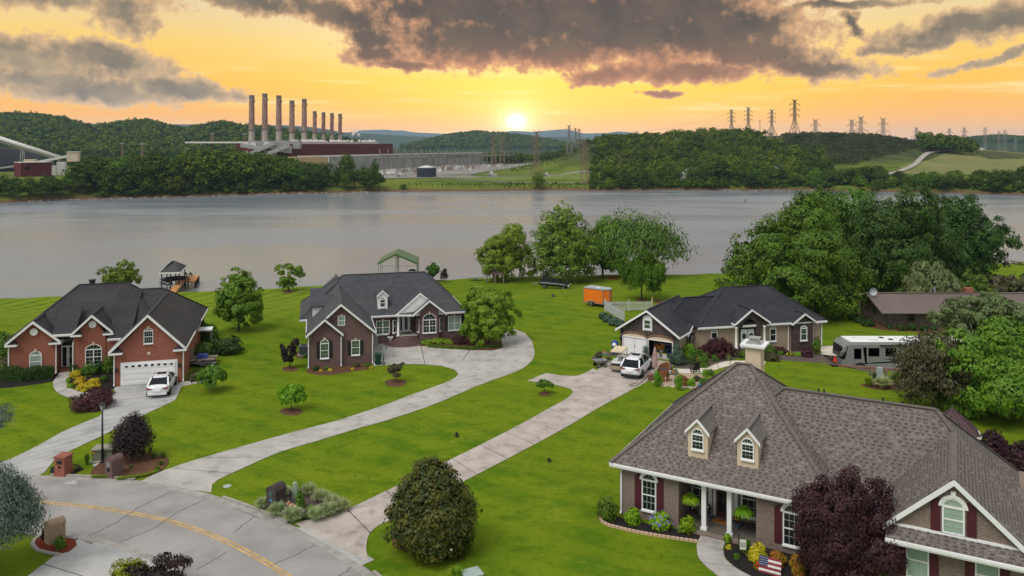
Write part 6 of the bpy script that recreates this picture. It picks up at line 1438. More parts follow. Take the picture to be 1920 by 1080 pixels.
def motorhome():
 root = thing('motorhome','silver-grey motorhome with black swoosh graphics and white roof behind the angled-garage house','motorhome',(38.2,78.55,-1.46),math.radians(180))
 sil = mat('motorhome_silver',(.22,.235,.22),.35,.45,vs=.5,var=.03,coat=.3); L = 12.2; hw = 1.25
 sec = lambda x,zb,zt,w: (x,[(0,zb),(w * .94,zb),(w,zb + .12),(w,zt - .25),(w * .93,zt - .04),(0,zt)])
 loft([sec(-6.1,.4,3.08,hw),sec(-6.05,.38,3.1,hw),sec(5.2,.38,3.1,hw),sec(5.75,.4,3.02,hw * .98),sec(6.05,.5,2.7,hw * .92),sec(6.12,.6,1.4,hw * .9)],'body',sil,root,sub=0,smooth=False)
 MB().box((-6.0,-1.18,3.08),(5.3,1.18,3.14)).build('roof',M_WHITE,root)
 MB().add([(5.80,-1.12,1.45),(6.10,-1.05,1.45),(6.10,1.05,1.45),(5.8,1.12,1.45),(5.55,-1.15,2.72),(6.02,-1.0,2.62),(6.02,1.0,2.62),(5.55,1.15,2.72)],[(0,1,5,4),(1,2,6,5),(2,3,7,6)]).xform(lambda v: Vector((v.x + .04,v.y * 1.09,v.z))).build('windscreen',M_CGLASS,root)
 for s in (1,):
  y = s * (hw + .012)
  def pl(pts,m,nm,dy=0.0):
   mb = MB(); mb.add([(x,y + dy,z) for x,z in pts] + [(x,y - .02,z) for x,z in pts],[tuple(range(len(pts))),tuple(range(len(pts)))[::-1]]); mb.build(nm,m,root)
  for x0,x1 in ((2.55,3.6),(.9,1.95),(-2.9,-2.0)): pl([(x0,1.75),(x1,1.75),(x1,2.55),(x0,2.55)],M_CGLASS,'side_window',.012)
  pl([(4.3,1.5),(5.0,1.5),(5.0,2.5),(4.3,2.5)],M_CGLASS,'side_window',.012)
  pl([(3.75,.9),(3.95,1.2),(4.12,2.62),(3.8,2.62)],M_CARK,'stripe',.004)
  for base,a0,a1,h0,h1,x0,x1 in ((1.0,0,0,.06,.16,5.0,-5.9),(2.45,0,0,.14,.28,-2.2,-5.4),(1.55,.0,0,.05,.26,2.4,-4.8),(.72,0,0,.10,.22,1.0,-2.4)):
   n = 16; up = []; dn = []
   for k in range(n + 1):
    t = k / n; x = x0 + (x1 - x0) * t; c = base + .28 * math.sin(t * 3.14 * (1.1 if base > 1.2 else .6)) * (1 if base != 1.55 else -1.2); w = (h0 + (h1 - h0) * t) * math.sin(math.pi * min(1,t * 1.1 + .02)) ** .6 if t < .98 else 0
    up.append((x,c + w)); dn.append((x,c - w * .4))
   pl(up + dn[::-1],M_CARK,'swoosh',.005)
  pl([(-6.0,.42),(5.6,.42),(5.6,.60),(-6.0,.60)],M_PLASTIC,'skirt_stripe',.004)
  MB().box((-3.0,y,2.75),(2.5,y + .12,2.86)).build('awning',M_PLASTIC,root)
 for x,w in ((4.0,.0),(3.0,.5),(-.2,.0),(-2.2,.45),(-4.2,.0)): MB().prism([(x - .5,w - .32),(x + .5,w - .28),(x + .5,w + .28),(x - .5,w + .32)],3.12,3.34).build('roof_unit',M_WHITE,root)
 for x,w in ((1.6,-.4),(1.0,.3),(-1.2,-.2),(-3.0,-.5)): MB().box((x - .2,w - .2,3.13),(x + .2,w + .2,3.20)).build('roof_vent',M_PLASTIC,root)
 for x in (4.4,-2.6,-3.7):
  for s in (-1,1):
   wheel(root,x,s * 1.16,.50,.3)
   MB().lathe([(.62,0),(.62,.02)],20).xform(lambda v,x=x,s=s: Vector((x + v.x,s * (1.25) + v.z * s,.52 + v.y))).build('wheel_arch',M_PLASTIC,root,uv=False)
 MB().tube([(6.0,1.2,2.3),(6.35,1.45,2.2),(6.35,1.45,1.8)],.05,6).build('mirror',M_CHROME,root)
motorhome()
# ---- street things
def street_lamp():
 p = at(192,868); root = thing('street_lamp','tall black street lamp with a glass lantern beside the mulch island','street lamp',p)
 MB().tube([(0,0,0),(0,0,3.45)],[.075,.05],12).lathe([(.14,0),(.14,.12),(.09,.2)],12).build('pole',M_BLACKP,root,True)
 MB().lathe([(.05,3.42),(.09,3.5),(.11,3.52),(.19,3.80)],8,cap=False).build('lantern_glass',mat('lantern_glass',(.42,.44,.42),.2),root)
 MB().lathe([(.21,3.80),(.24,3.83),(.18,3.92),(.05,4.0),(.03,4.05),(.05,4.09),(.0,4.13)],8).build('lantern_cap',M_BLACKP,root)
 mb = MB()
 for k in range(4): a = math.pi / 4 + k * math.pi / 2; mb.beam((.11 * math.cos(a),.11 * math.sin(a),3.5),(.2 * math.cos(a),.2 * math.sin(a),3.82),.02)
 mb.build('lantern_frame',M_BLACKP,root)
street_lamp()
def mailbox_square():
 p = at(119,889); root = thing('brick_mailbox','square red brick mailbox pillar with a flat brick cap','mailbox',p,math.radians(-8))
 MB().box((-.38,-.42,-.1),(.38,.42,.16)).box((-.34,-.38,.16),(.34,.38,1.15)).build('pillar',M_RED,root)
 for k in range(7): x = -.40 + k * .117; MB().box((x,-.44,1.15 + .01 * (k % 2)),(x + .108,.44,1.24)).build('cap_brick',M_RED,root)
 MB().box((-.18,-.40,.78),(.20,-.375,.98)).build('mail_door',M_BLACKP,root); MB().box((-.08,-.39,.52),(.1,-.375,.64)).build('paper_slot',M_DARK,root)
mailbox_square()
def mailbox_arch(label,px,py,w,d,h,rz,m,door,slot,n=14,blank=False):
 p = at(px,py); root = thing('brick_mailbox',label,'mailbox',p,math.radians(rz)); zs = h - w / 2
 MB().box((-w / 2,-d / 2,-.1),(w / 2,d / 2,zs)).xz(arc(w * .97,zs,w * .485,14),-d / 2 + .004,d / 2 - .004).build('body',m,root)
 for k in range(n):
  a = math.pi * (k + .5) / n; c,s = math.cos(a),math.sin(a); mb = MB(); hw_ = math.pi * w / 2 / n * .46
  for j,(y0,y1) in enumerate(((-d / 2 - .02,-.01),(.0,d / 2 + .02))):
   v = [(w / 2 * c + s * t * hw_ + c * o - 0,y,zs + w / 2 * s - c * t * hw_ + s * o) for y in (y0,y1) for t,o in ((-1,-.02),(1,-.02),(1,.045),(-1,.045))]
   mb.add(v,[(0,1,2,3),(7,6,5,4),(0,4,5,1),(1,5,6,2),(2,6,7,3),(3,7,4,0)])
  mb.build('arch_brick',m,root)
 if door: MB().box((-.14,-d / 2 - .03,zs - .22),(.14,-d / 2,zs + .06)).build('mail_door',door,root)
 if slot: MB().box((-.1,-d / 2 - .025,zs - .48),(.1,-d / 2,zs - .34)).build('paper_slot',slot,root)
mailbox_arch('round-topped dark red brick mailbox beside the street lamp',214,892,.62,.85,1.25,-22,M_BROWNB,M_METAL,M_DARK)
mailbox_arch('round-topped dark stone mailbox among fountain grasses',518,952,.70,.85,1.35,-28,M_STONE,mat('mail_green',(.05,.12,.10),.4),mat('paper_box_blue',(.06,.20,.40),.5))
mailbox_arch('round-topped tan brick mailbox seen from behind on red mulch',103,1017,.56,.82,1.22,-38,M_TANARCH,None,None)
def utility_box():
 p = at(196,862); root = thing('transformer_box','green-grey utility transformer box on a concrete pad behind the street lamp','utility box',p,math.radians(8))
 m = mat('utility_green',(.16,.18,.13),.6,vs=2.0,stain=.3); MB().box((-.75,-.55,0),(.75,.55,.10)).build('pad',M_CONC,root)
 MB().box((-.62,-.42,.1),(.62,.42,.80)).build('cabinet',m,root); MB().box((-.67,-.5,.80),(.67,.46,.88)).build('lid',mat('utility_lid',(.26,.26,.19),.6,stain=.4),root)
 MB().box((-.60,-.44,.58),(-.46,-.425,.68)).build('warning_sticker',mat('orange_sticker',(.7,.2,.03)),root)
 p2 = at(210,856); tag(MB().lathe([(.09,0),(.09,.55),(.11,.55),(.11,.75),(.03,.8)],10).build('cable_pedestal',M_WHITE,loc=p2),'small white cable pedestal beside the utility box','pedestal')
utility_box()
p_ = at(577,926); ped = thing('cable_pedestal','pale green cable pedestal among the fountain grasses by the stone mailbox','pedestal',(W(553,935)[0],W(553,935)[1],0))
MB().box((-.13,-.1,0),(.13,.1,.9)).lathe([(.13,.9),(.10,.97),(0,1.0)],10).build('cover',mat('pedestal_green',(.30,.40,.28)),ped)
pl_ = W(550,930); pa = thing('path_light','small black path light in the gravel beside the stone mailbox','path light',(pl_[0],pl_[1] - .6,0)); MB().tube([(0,0,0),(0,0,.5)],.02,6).lathe([(.09,.5),(.05,.58),(.0,.62)],8).build('light',M_BLACKP,pa)
for px,py in ((182,872),(426,912)):
 x,y = W(px,py); tag(MB().lathe([(.25,-.02),(.25,.03),(.22,.035)],14,(x,y,0)).build('utility_cover',mat('lid_grey',(.36,.40,.38)),None),'round grey utility lid set in the grass ' + ('beside the lamp post' if px < 300 else 'near the driveway mouth'),'utility lid')
# ---- things by the brown brick house
def bin_():
 p = at(709,684); root = thing('wheeled_bin','dark green wheeled rubbish bin beside the small double lamp post','bin',(p.x,p.y,.04),math.radians(10)); g = mat('bin_green',(.012,.05,.035),.5)
 MB().add([(-.24,-.26,.05),(.24,-.26,.05),(.24,.26,.05),(-.24,.26,.05),(-.3,-.34,1.0),(.3,-.34,1.0),(.3,.34,1.0),(-.3,.34,1.0)],[(0,3,2,1),(0,1,5,4),(1,2,6,5),(2,3,7,6),(3,0,4,7),(4,5,6,7)]).build('body',g,root)
 MB().xz([(-.33,1.0),(.33,1.0),(.31,1.09),(-.31,1.09)],-.38,.36).build('lid',mat('lid_green',(.03,.075,.06),.5),root); wheel(root,-.2,.3,.13,.06); wheel(root,.2,.3,.13,.06)
bin_()
def double_lamp(label,px,py,h,double=True,col=None):
 p = at(px,py); root = thing('lamp_post',label,'lamp post',(p.x,p.y,p.z + .02)); c = col or mat('lamp_slate',(.10,.14,.16),.5)
 MB().tube([(0,0,0),(0,0,h)],[.06,.04],10).lathe([(.16,0),(.14,.2),(.07,.3)],10).build('post',c,root,True)
 for s in ((-1,1) if double else (0,)):
  if s: MB().tube([(0,0,h - .2),(s * .15,0,h - .05),(s * .28,0,h - .1),(s * .28,0,h)],.02,6).build('arm',c,root)
  MB().lathe([(.05,h),(.10,h + .22),(.12,h + .23),(.03,h + .34),(0,h + .4)],8,(s * .28,0,0)).build('lantern',c,root)
double_lamp('small slate-blue lamp post with two lanterns on the forecourt',719,684,1.45)
double_lamp('single lamp post at the shore left of the brown brick house',562,549,2.0,False,M_METAL)
for lab,px,py in (('white garden urn left of the round brick steps',732,646),('white garden urn right of the round brick steps',791,641)):
 p = at(px,py); root = thing('garden_urn',lab,'urn',(p.x,p.y,.03)); MB().lathe([(.2,0),(.2,.1),(.09,.18),(.08,.35),(.24,.55),(.30,.75),(.33,.78),(.28,.80)],14).build('urn',M_WHITE,root,True)
 Q,_ = crown_quads(5,.26,.26,.2,160,.06,6); obj('plant',raw_mesh('plant',Q,4,[LG['maroon' if px < 760 else 'limeshrub']]),root,(0,0,.95))
def ac_unit(label,px,py,m):
 p = at(px,py); root = thing('air_conditioner',label,'air conditioner',p,math.radians(14)); MB().box((-.5,-.5,0),(.5,.5,.08)).build('pad',M_CONC,root)
 MB().box((-.42,-.42,.08),(.42,.42,.95)).build('cabinet',m,root); mb = MB()
 for k in range(7): mb.box((-.43,-.44,.16 + k * .11),(.43,-.42,.20 + k * .11)).box((.42,-.43,.16 + k * .11),(.44,.43,.20 + k * .11))
 mb.build('louvres',M_PLASTIC,root); MB().lathe([(.34,.95),(.34,.97),(.1,.98)],14).build('fan_guard',M_PLASTIC,root)
ac_unit('slate grey air conditioner beside the brown brick gable',569,665,mat('ac_slate',(.14,.17,.19),.5)); ac_unit('white air conditioner beside the brown house wall right of the garage wing',701,645,mat('ac_white',(.5,.5,.5),.5))
# ---- boathouse dock on the left
def dock():
 root = thing('boat_dock','cedar-planked lake dock with a walkway and a square platform','dock',(0,0,0)); zt = -6.55
 def wk(px,py): return at(px,py,zt)
 a,b = wk(320,551),wk(357,522); a2,b2 = wk(304,572),wk(347,520)
 quad = [wk(315,549),wk(328,549),wk(352,518),wk(340,518)]; plat = [wk(342,527),wk(365,527),wk(373,516.6),wk(347,517.5)]
 fr = MB(); n = 60
 for i in range(n):
  t0,t1 = i / n,(i + .9) / n; l0 = quad[0].lerp(quad[3],t0); r0 = quad[1].lerp(quad[2],t0); l1 = quad[0].lerp(quad[3],t1); r1 = quad[1].lerp(quad[2],t1)
  fr.prism([(l0.x,l0.y),(r0.x,r0.y),(r1.x,r1.y),(l1.x,l1.y)],zt - .05,zt)
 o = fr.build('walkway_planks',M_CEDAR,root); o['kind'] = 'stuff'
 fr = MB(); n = 50
 for i in range(n):
  t0,t1 = i / n,(i + .9) / n; l0 = plat[0].lerp(plat[3],t0); r0 = plat[1].lerp(plat[2],t0); l1 = plat[0].lerp(plat[3],t1); r1 = plat[1].lerp(plat[2],t1)
  fr.prism([(l0.x,l0.y),(r0.x,r0.y),(r1.x,r1.y),(l1.x,l1.y)],zt - .05,zt + .003)
 o = fr.build('platform_planks',M_CEDAR,root); o['kind'] = 'stuff'
 mb = MB()
 for P,Q_ in ((quad[0],quad[3]),(quad[1],quad[2]),(plat[0],plat[1]),(plat[1],plat[2]),(plat[3],plat[2])): mb.beam(P - Vector((0,0,.15)),Q_ - Vector((0,0,.15)),.08,.24)
 mb.build('edge_beam',M_CEDAR,root); mp = mat('dock_post',(.07,.065,.055),.9)
 for P,Q_,k in ((quad[0],quad[3],6),(quad[1],quad[2],6),(plat[0],plat[1],2),(plat[1],plat[2],4),(plat[3],plat[2],2)):
  for i in range(k + 1):
   c = P.lerp(Q_,i / k); MB().tube([(c.x,c.y,zt - .05),(c.x,c.y,WATER - 2.5)],.11,7).build('post',mp,root)
 return zt
dz = dock()
def boathouse():
 fl = at(303,531.5,-4.2); root = thing('boathouse','open boathouse with a dark hipped roof standing over the water beside the dock','boathouse',(0,0,0)); ze = -3.9
 A,B = at(298.5,511,ze),at(338,510,ze); C,D_ = at(350.5,498,ze),at(311,499,ze); top1,top2 = at(322,489.5,-1.9),at(327,488.7,-1.9)
 mb = MB(); mb.add([A,B,C,D_,top1,top2,A - Vector((0,0,.15)),B - Vector((0,0,.15)),C - Vector((0,0,.15)),D_ - Vector((0,0,.15))],[(0,1,5,4),(1,2,5),(2,3,4,5),(3,0,4),(9,8,7,6)]); mb.build('roof',M_ROOF2,root)
 mb = MB();
 for p,q in ((A,B),(B,C),(C,D_),(D_,A)): mb.beam(p - Vector((0,0,.14)),q - Vector((0,0,.14)),.12,.26)
 mb.build('fascia',M_WHITE,root)
 for t,s in ((.08,.1),(.5,.1),(.92,.1),(.08,.9),(.5,.9),(.92,.9)):
  q = A.lerp(B,t).lerp(D_.lerp(C,t),s); MB().tube([(q.x,q.y,ze),(q.x,q.y,WATER - 2.5)],.11,7).build('post',mat('post_dark',(.05,.045,.04),.9),root)
 q = A.lerp(C,.5); mb = MB().beam(A.lerp(D_,.3) - Vector((0,0,.35)),B.lerp(C,.3) - Vector((0,0,.35)),.15,.25); mb.beam(A.lerp(D_,.7) - Vector((0,0,.35)),B.lerp(C,.7) - Vector((0,0,.35)),.15,.25); mb.build('lift_beam',M_DARK,root)
 bt = thing('boat','covered dark boat hanging on the lift inside the boathouse','boat',(q.x,q.y,-6.3),math.radians(20))
 loft([(-2.6,[(0,0),(.7,.1),(1.0,.7),(0,.8)]),(0,[(0,-.1),(.8,.1),(1.05,.8),(0,1.2)]),(1.6,[(0,0),(.5,.2),(.8,.85),(0,1.0)]),(2.7,[(0,.5),(.05,.55),(.08,.9),(0,.92)])],'hull',M_PLASTIC,bt)
boathouse()
def jetski():
 p = at(222,534,-7.0); p = at(304 + 8,534,-7.3); root = thing('jet_ski','black jet ski on a lift beside the boathouse','jet ski',p,math.radians(170))
 loft([(-1.5,[(0,.0),(.4,.05),(.5,.35),(0,.5)]),(-.5,[(0,-.1),(.5,.05),(.58,.4),(0,.72)]),(.4,[(0,-.1),(.5,.05),(.55,.45),(0,.7)]),(1.2,[(0,.1),(.3,.2),(.36,.5),(0,.6)]),(1.7,[(0,.4),(.05,.42),(.08,.5),(0,.52)])],'hull',M_CARK,root)
 MB().box((-1.2,-.16,.5),(.1,.16,.72)).build('seat',M_PLASTIC,root); MB().tube([(.3,-.35,.95),(.35,0,.9),(.3,.35,.95)],.03,6).tube([(.5,0,.6),(.35,0,.9)],.05,6).build('handlebar',M_PLASTIC,root)
 mb = MB(); [mb.tube([(x,y,.1),(x,y,-2.5)],.05,6) for x in (-1,1) for y in (-.6,.6)]; [mb.beam((x,-.7,.02),(x,.7,.02),.1) for x in (-1,1)]; mb.build('lift',M_METAL,root)
jetski()
for k,px in enumerate((350,359)):
 p = at(px,518.5,dz + .02); root = thing('dock_chair','dark round-backed chair on the dock platform, %s of the pair' % ('left' if k == 0 else 'right'),'chair',p,math.radians(-20),'chairs on the dock'); mb = MB().box((-.3,-.25,.38),(.3,.3,.44))
 for x in (-.27,.27): mb.box((x - .03,-.25,0),(x + .03,-.19,.4)).box((x - .03,.25,0),(x + .03,.3,.4))
 mb.build('seat',M_PLASTIC,root); MB().xz(arc(.62,.6,.35,10) + [(-.31,.42),(.31,.42)],-.3,-.24).build('backrest',M_PLASTIC,root)
p = at(349,528,dz + .02); root = thing('dock_bench','dark bench with a slatted back facing the platform corner','bench',p,math.radians(6)); MB().box((-.7,-.1,.4),(.7,.35,.46)).build('seat',M_PLASTIC,root)
for k in range(9): MB().box((-.7 + k * .165,-.14,.1),(-.62 + k * .165,-.10,.95)).build('slat',M_PLASTIC,root)
MB().box((-.75,-.16,.9),(.75,-.08,1.0)).build('rail',M_PLASTIC,root)
# ---- green boat shelter behind the brown brick house
def shelter():
 root = thing('boat_shelter','open metal boat shelter with a green gabled roof on the water','boat shelter',(0,0,0)); G_ = mat('green_metal',(.055,.115,.040),.5,vs=.6,var=.1)
 ze,zr = -2.0,-0.25; y0,y1 = 152.5,160.5; xl,xr = (708.5 - 960) / F * y0,(782 - 960) / F * y0; xm = (742 - 960) / F * y0; dx = -0.6
 for (x0,x1,z0,z1) in ((xl,xm,ze,zr),(xm,xr,zr,ze)):
  MB().add([(x0,y0,z0),(x1,y0,z1),(x1 + dx,y1,z1),(x0 + dx,y1,z0),(x0,y0,z0 - .12),(x1,y0,z1 - .12),(x1 + dx,y1,z1 - .12),(x0 + dx,y1,z0 - .12)],[(0,1,2,3),(7,6,5,4),(0,4,5,1),(3,2,6,7),(0,3,7,4),(1,5,6,2)]).build('roof_panel',G_,root)
 MB().beam((xm,y0 - .02,zr - .1),(xl,y0 - .02,ze - .15),.1,.30).beam((xm,y0 - .02,zr - .1),(xr,y0 - .02,ze - .15),.1,.30).build('fascia',G_,root)
 mm = mat('galv',(.42,.45,.46),.5,metal=.4)
 for x in (xl + .1,xm,xr - .1):
  for y in (y0 + .1,(y0 + y1) / 2,y1 - .1): MB().tube([(x + dx * (y - y0) / 8,y,ze if x != xm else zr - .2),(x + dx * (y - y0) / 8,y,WATER - 2)],.09,6).build('post',mm,root)
 for k in range(4):
  z = ze - .1 + k * .32; t = k * .32 / 1.6; MB().beam((xl + (xm - xl) * t,y1 - .2,z),(xr + (xm - xr) * t,y1 - .2,z),.08,.1).build('truss_bar',mm,root)
 MB().beam((xl,y0,-3.6),(xr,y0,-3.6),.07).beam((xl,y0 + 4,-3.2),(xr,y0 + 4,-3.2),.07).beam((xl,y0,-3.6),(xm,y0,-1.2),.05).build('cross_bar',mm,root)
 bt = thing('boat','white pontoon boat with a dark cover inside the green boat shelter','boat',(xm + 2.6,y0 + 4.5,-6.2),math.radians(95))
 MB().box((-3,-1.1,.4),(3,1.1,.95)).build('hull',M_WHITE,bt); MB().box((-2.6,-1,.95),(2.4,1,1.2)).build('rail',M_METAL,bt)
 loft([(-1.8,[(0,1.2),(.9,1.2),(.9,1.5),(0,1.7)]),(0,[(0,1.2),(1.05,1.2),(1.0,2.3),(0,2.6)]),(1.8,[(0,1.2),(.9,1.2),(.8,1.9),(0,2.1)])],'cover',mat('navy_canvas',(.012,.018,.04)),bt)
shelter()
p = at(893,526); root = thing('boat_trailer','small empty boat trailer on the lawn edge left of the lakeside trees','trailer',p,math.radians(5))
MB().beam((-1.6,-.5,.5),(1.6,-.5,.55),.08).beam((-1.6,.5,.5),(1.6,.5,.55),.08).beam((-1.6,-.5,.5),(-1.6,.5,.5),.08).beam((1.6,0,.5),(2.4,0,.3),.08).beam((-1.4,-.4,.5),(-1.7,-.5,1.1),.06).beam((1.4,.4,.5),(1.7,.5,1.1),.06).build('frame',M_METAL,root)
MB().box((-1.4,-.45,.55),(1.2,.45,.70)).build('hull',M_METAL,root); wheel(root,-.2,-.6,.25,.15); wheel(root,-.2,.6,.25,.15)
root = thing('lake_pavilion','small dark boathouse half hidden under the leftmost lakeside tree','boathouse',(0,0,0))
z_ = -5.2; a,b,c,d = at(913,514,z_),at(944,516,z_),at(950,505,z_),at(918,505,z_); t_ = at(926,492,-3.2)
MB().add([a,b,c,d,t_],[(0,1,4),(1,2,4),(2,3,4),(3,0,4),(3,2,1,0)]).build('roof',mat('roof_mauve',(.10,.06,.06)),root)
for q in (a,b,c,d,a.lerp(b,.5)): MB().tube([(q.x,q.y,z_),(q.x,q.y,-10)],.12,6).build('post',M_BARKP,root)
q = at(1000,527,-6.8); root = thing('boat_ramp','sloping concrete boat ramp between the first two lakeside trees','ramp',(0,0,0))
r1,r2_,r3,r4 = at(998,532),at(1009,532),at(1000,519,-8.3),at(992,519,-8.3); MB().add([r1 + Vector((0,0,.08)),r2_ + Vector((0,0,.08)),r3,r4],[(0,1,2,3),(3,2,1,0)]).build('slab',M_CONC,root)
p = at(1150,523); root = thing('kayak','small red kayak lying under the dark lakeside tree','kayak',p,.3); loft([(-1.4,[(0,.1),(.03,.12),(0,.2)]),(-.6,[(0,0),(.3,.15),(0,.35)]),(.6,[(0,0),(.3,.15),(0,.35)]),(1.4,[(0,.1),(.03,.12),(0,.2)])],'hull',mat('kayak_red',(.5,.01,.03),.4),root)
p = at(1067,530); tag(MB().beam((-.5,0,0),(.9,.3,3.0),.12).build('leaning_pole',M_METAL,loc=p),'pale pole leaning on the tree behind the black pickup','pole')
p = at(1037,557); tag(MB().lathe([(.02,0),(.3,.1),(.2,.4),(.0,.5)],8).build('tree_stump',M_BARK,loc=p),'dark stump on the lawn below the pickup','stump')
root = thing('swing_frame','wooden swing frame at the shore left of the walnut tree','swing',at(1374,517)); mb = MB()
for x in (-1.0,1.0): mb.beam((x,-.6,0),(x,0,2.0),.12).beam((x,.6,0),(x,0,2.0),.12)
mb.beam((-1.2,0,2.0),(1.2,0,2.0),.12).build('frame',mat('wood_red',(.14,.06,.03)),root); MB().box((-.6,-.2,.5),(.6,.2,.56)).box((-.6,.18,.5),(.6,.24,1.0)).build('seat',mat('wood_red',(.14,.06,.03)),root)
root = thing('fishing_pier','long wooden fishing pier reaching into the lake at the right','pier',(0,0,0)); pa_,pb_ = at(1862,486,-6.4),at(1960,497,-6.4); mb = MB().beam(pa_,pb_,.1,.18).beam(pa_ + Vector((0,1.6,0)),pb_ + Vector((0,1.6,0)),.1,.18); mb.beam(pa_ + Vector((0,.8,.08)),pb_ + Vector((0,.8,.08)),1.6,.08).build('deck',M_BARKP,root)
for k in range(9):
 q = pa_.lerp(pb_,k / 8); MB().tube([(q.x,q.y,-6.4),(q.x,q.y,-10)],.12,6).tube([(q.x,q.y + 1.6,-6.4),(q.x,q.y + 1.6,-10)],.12,6).build('pile',M_BARK,root)
p = at(1888,501); root = thing('lawn_bench','dark bench on the far right lawn by the pier','bench',p,.2); MB().box((-.8,-.2,.45),(.8,.25,.52)).box((-.8,.2,.5),(.8,.26,1.0)).box((-.7,-.2,0),(-.6,.2,.45)).box((.6,-.2,0),(.7,.2,.45)).build('seat',M_BLACKP,root)
# ---- white picket fence behind the angled garage
def fence():
 root = thing('picket_fence','white picket fence enclosing the yard beside the angled garage','fence',(0,0,0)); W_ = mat('fence_white',(.48,.50,.48),.6)
 line = [at(1134,582),at(1170,604)],[at(1136,583.5),at(1222,583)]
 for a,b in line:
  n = int((b - a).length / 2.2)
  for i in range(n + 1):
   q = a.lerp(b,i / n); q.z = float(gz(q.x,q.y)); MB().box((q.x - .06,q.y - .06,q.z - .1),(q.x + .06,q.y + .06,q.z + 1.35)).lathe([(.09,0),(0,.1)],4,(q.x,q.y,q.z + 1.35)).build('post',W_,root)
   if i < n:
    r = a.lerp(b,(i + 1) / n); r.z = float(gz(r.x,r.y))
    for z in (.25,1.0): MB().beam(q + Vector((0,0,z)),r + Vector((0,0,z)),.05,.09).build('rail',W_,root)
    mb = MB(); k = int((r - q).length / .14)
    for j in range(k): s = q.lerp(r,(j + .5) / k); mb.box((s.x - .035,s.y - .012,s.z + .08),(s.x + .035,s.y + .012,s.z + 1.18))
    o = mb.build('pickets',W_,root); o['kind'] = 'stuff'
fence()
p = at(1223,578); tag(MB().box((-.08,-.08,0),(.08,.08,1.4)).build('wood_post',mat('pine',(.45,.30,.12)),loc=p),'single yellow pine post on the lawn behind the garage roof','post')
# ---- trailer at the red brick house
def util_trailer():
 p = at(371,683); root = thing('utility_trailer','flat utility trailer with wooden deck parked beside the red brick house','trailer',p,math.radians(12))
 MB().box((-1.7,-.9,.52),(1.7,.9,.58)).build('deck',M_BARKP,root); mb = MB()
 for y in (-.95,.95): mb.beam((-1.75,y,.5),(1.75,y,.5),.08).beam((-1.75,y,.85),(1.75,y,.85),.05)
 for x in (-1.7,0,1.7):
  for y in (-.95,.95): mb.beam((x,y,.5),(x,y,.85),.05)
 mb.build('frame',M_PLASTIC,root); wheel(root,.5,-1.05,.32,.2); wheel(root,.5,1.05,.32,.2)
 MB().beam((-1.7,0,.5),(-2.9,-.3,.4),.1).build('drawbar',M_METAL,root)
 b = thing('blue_crate','bright blue load lying on the utility trailer','crate',p + Vector((.35,.2,.58)),math.radians(20)); MB().add([(-.5,-.35,0),(.5,-.35,0),(.5,.35,0),(-.5,.35,0),(-.35,-.25,.4),(.5,-.2,.25),(.4,.3,.3),(-.45,.3,.35)],[(0,1,5,4),(1,2,6,5),(2,3,7,6),(3,0,4,7),(4,5,6,7)]).build('load',mat('blue_tarp',(.02,.06,.32),.5),b)
 root = thing('boat_trailer','bare silver boat trailer in front of the flat utility trailer','trailer',at(378,690),math.radians(-10))
 MB().beam((-1.5,0,.4),(1.2,.5,.45),.08).beam((-1.5,0,.4),(1.2,-.5,.45),.08).beam((1.2,-.5,.45),(1.2,.5,.45),.08).beam((-.2,-.55,.6),(-.2,.55,.6),.08).build('frame',M_METAL,root); wheel(root,.8,-.6,.27,.16); wheel(root,.8,.6,.27,.16)
 q = at(379,655); c = thing('side_canopy','small white flat canopy on posts beside the red brick wall','canopy',q,math.radians(15)); MB().box((-1.0,-.7,2.0),(1.0,.7,2.12)).build('roof',M_WHITE,c)
 [MB().box((x - .04,y - .04,0),(x + .04,y + .04,2.0)).build('post',M_METAL,c) for x in (-.9,.9) for y in (-.6,.6)]
util_trailer()
# ---- gazebo seen over the roof
def gazebo():
 root = thing('gazebo','small octagonal garden gazebo with a mauve shingle roof beyond the near roof','gazebo',(28.7,51.9,0)); root.scale = (.84,.84,.96); m = mat_courses('shingle_mauve',(.125,.075,.085),(.085,.052,.062),(.05,.03,.035),.3,.14,.012)
 MB().lathe([(2.0,2.35),(1.2,3.0),(0.12,3.75)],8,cap=False).build('roof',m,root); MB().lathe([(.14,3.7),(.14,3.8),(0,4.1)],8).build('finial',m,root)
 MB().lathe([(2.02,2.2),(2.05,2.36),(1.9,2.36),(1.9,2.2)],8,cap=False).build('fascia',M_WHITE,root); mb = MB()
 for k in range(8): a = 2 * math.pi * k / 8; mb.beam((2.0 * math.cos(a),2.0 * math.sin(a),2.40),(1.2 * math.cos(a),1.2 * math.sin(a),3.06),.1,.06).beam((1.2 * math.cos(a),1.2 * math.sin(a),3.06),(.1 * math.cos(a),.1 * math.sin(a),3.8),.1,.06)
 mb.build('hip_cap',m,root)
 for k in range(8): a = 2 * math.pi * k / 8; MB().box((1.8 * math.cos(a) - .06,1.8 * math.sin(a) - .06,0),(1.8 * math.cos(a) + .06,1.8 * math.sin(a) + .06,2.25)).build('post',M_WHITE,root)
 MB().lathe([(1.9,0),(1.9,.15)],8).build('floor',M_WHITE,root); MB().lathe([(1.85,.9),(1.85,1.0),(1.78,1.0),(1.78,.9)],8,cap=False).build('rail',M_WHITE,root)
gazebo()
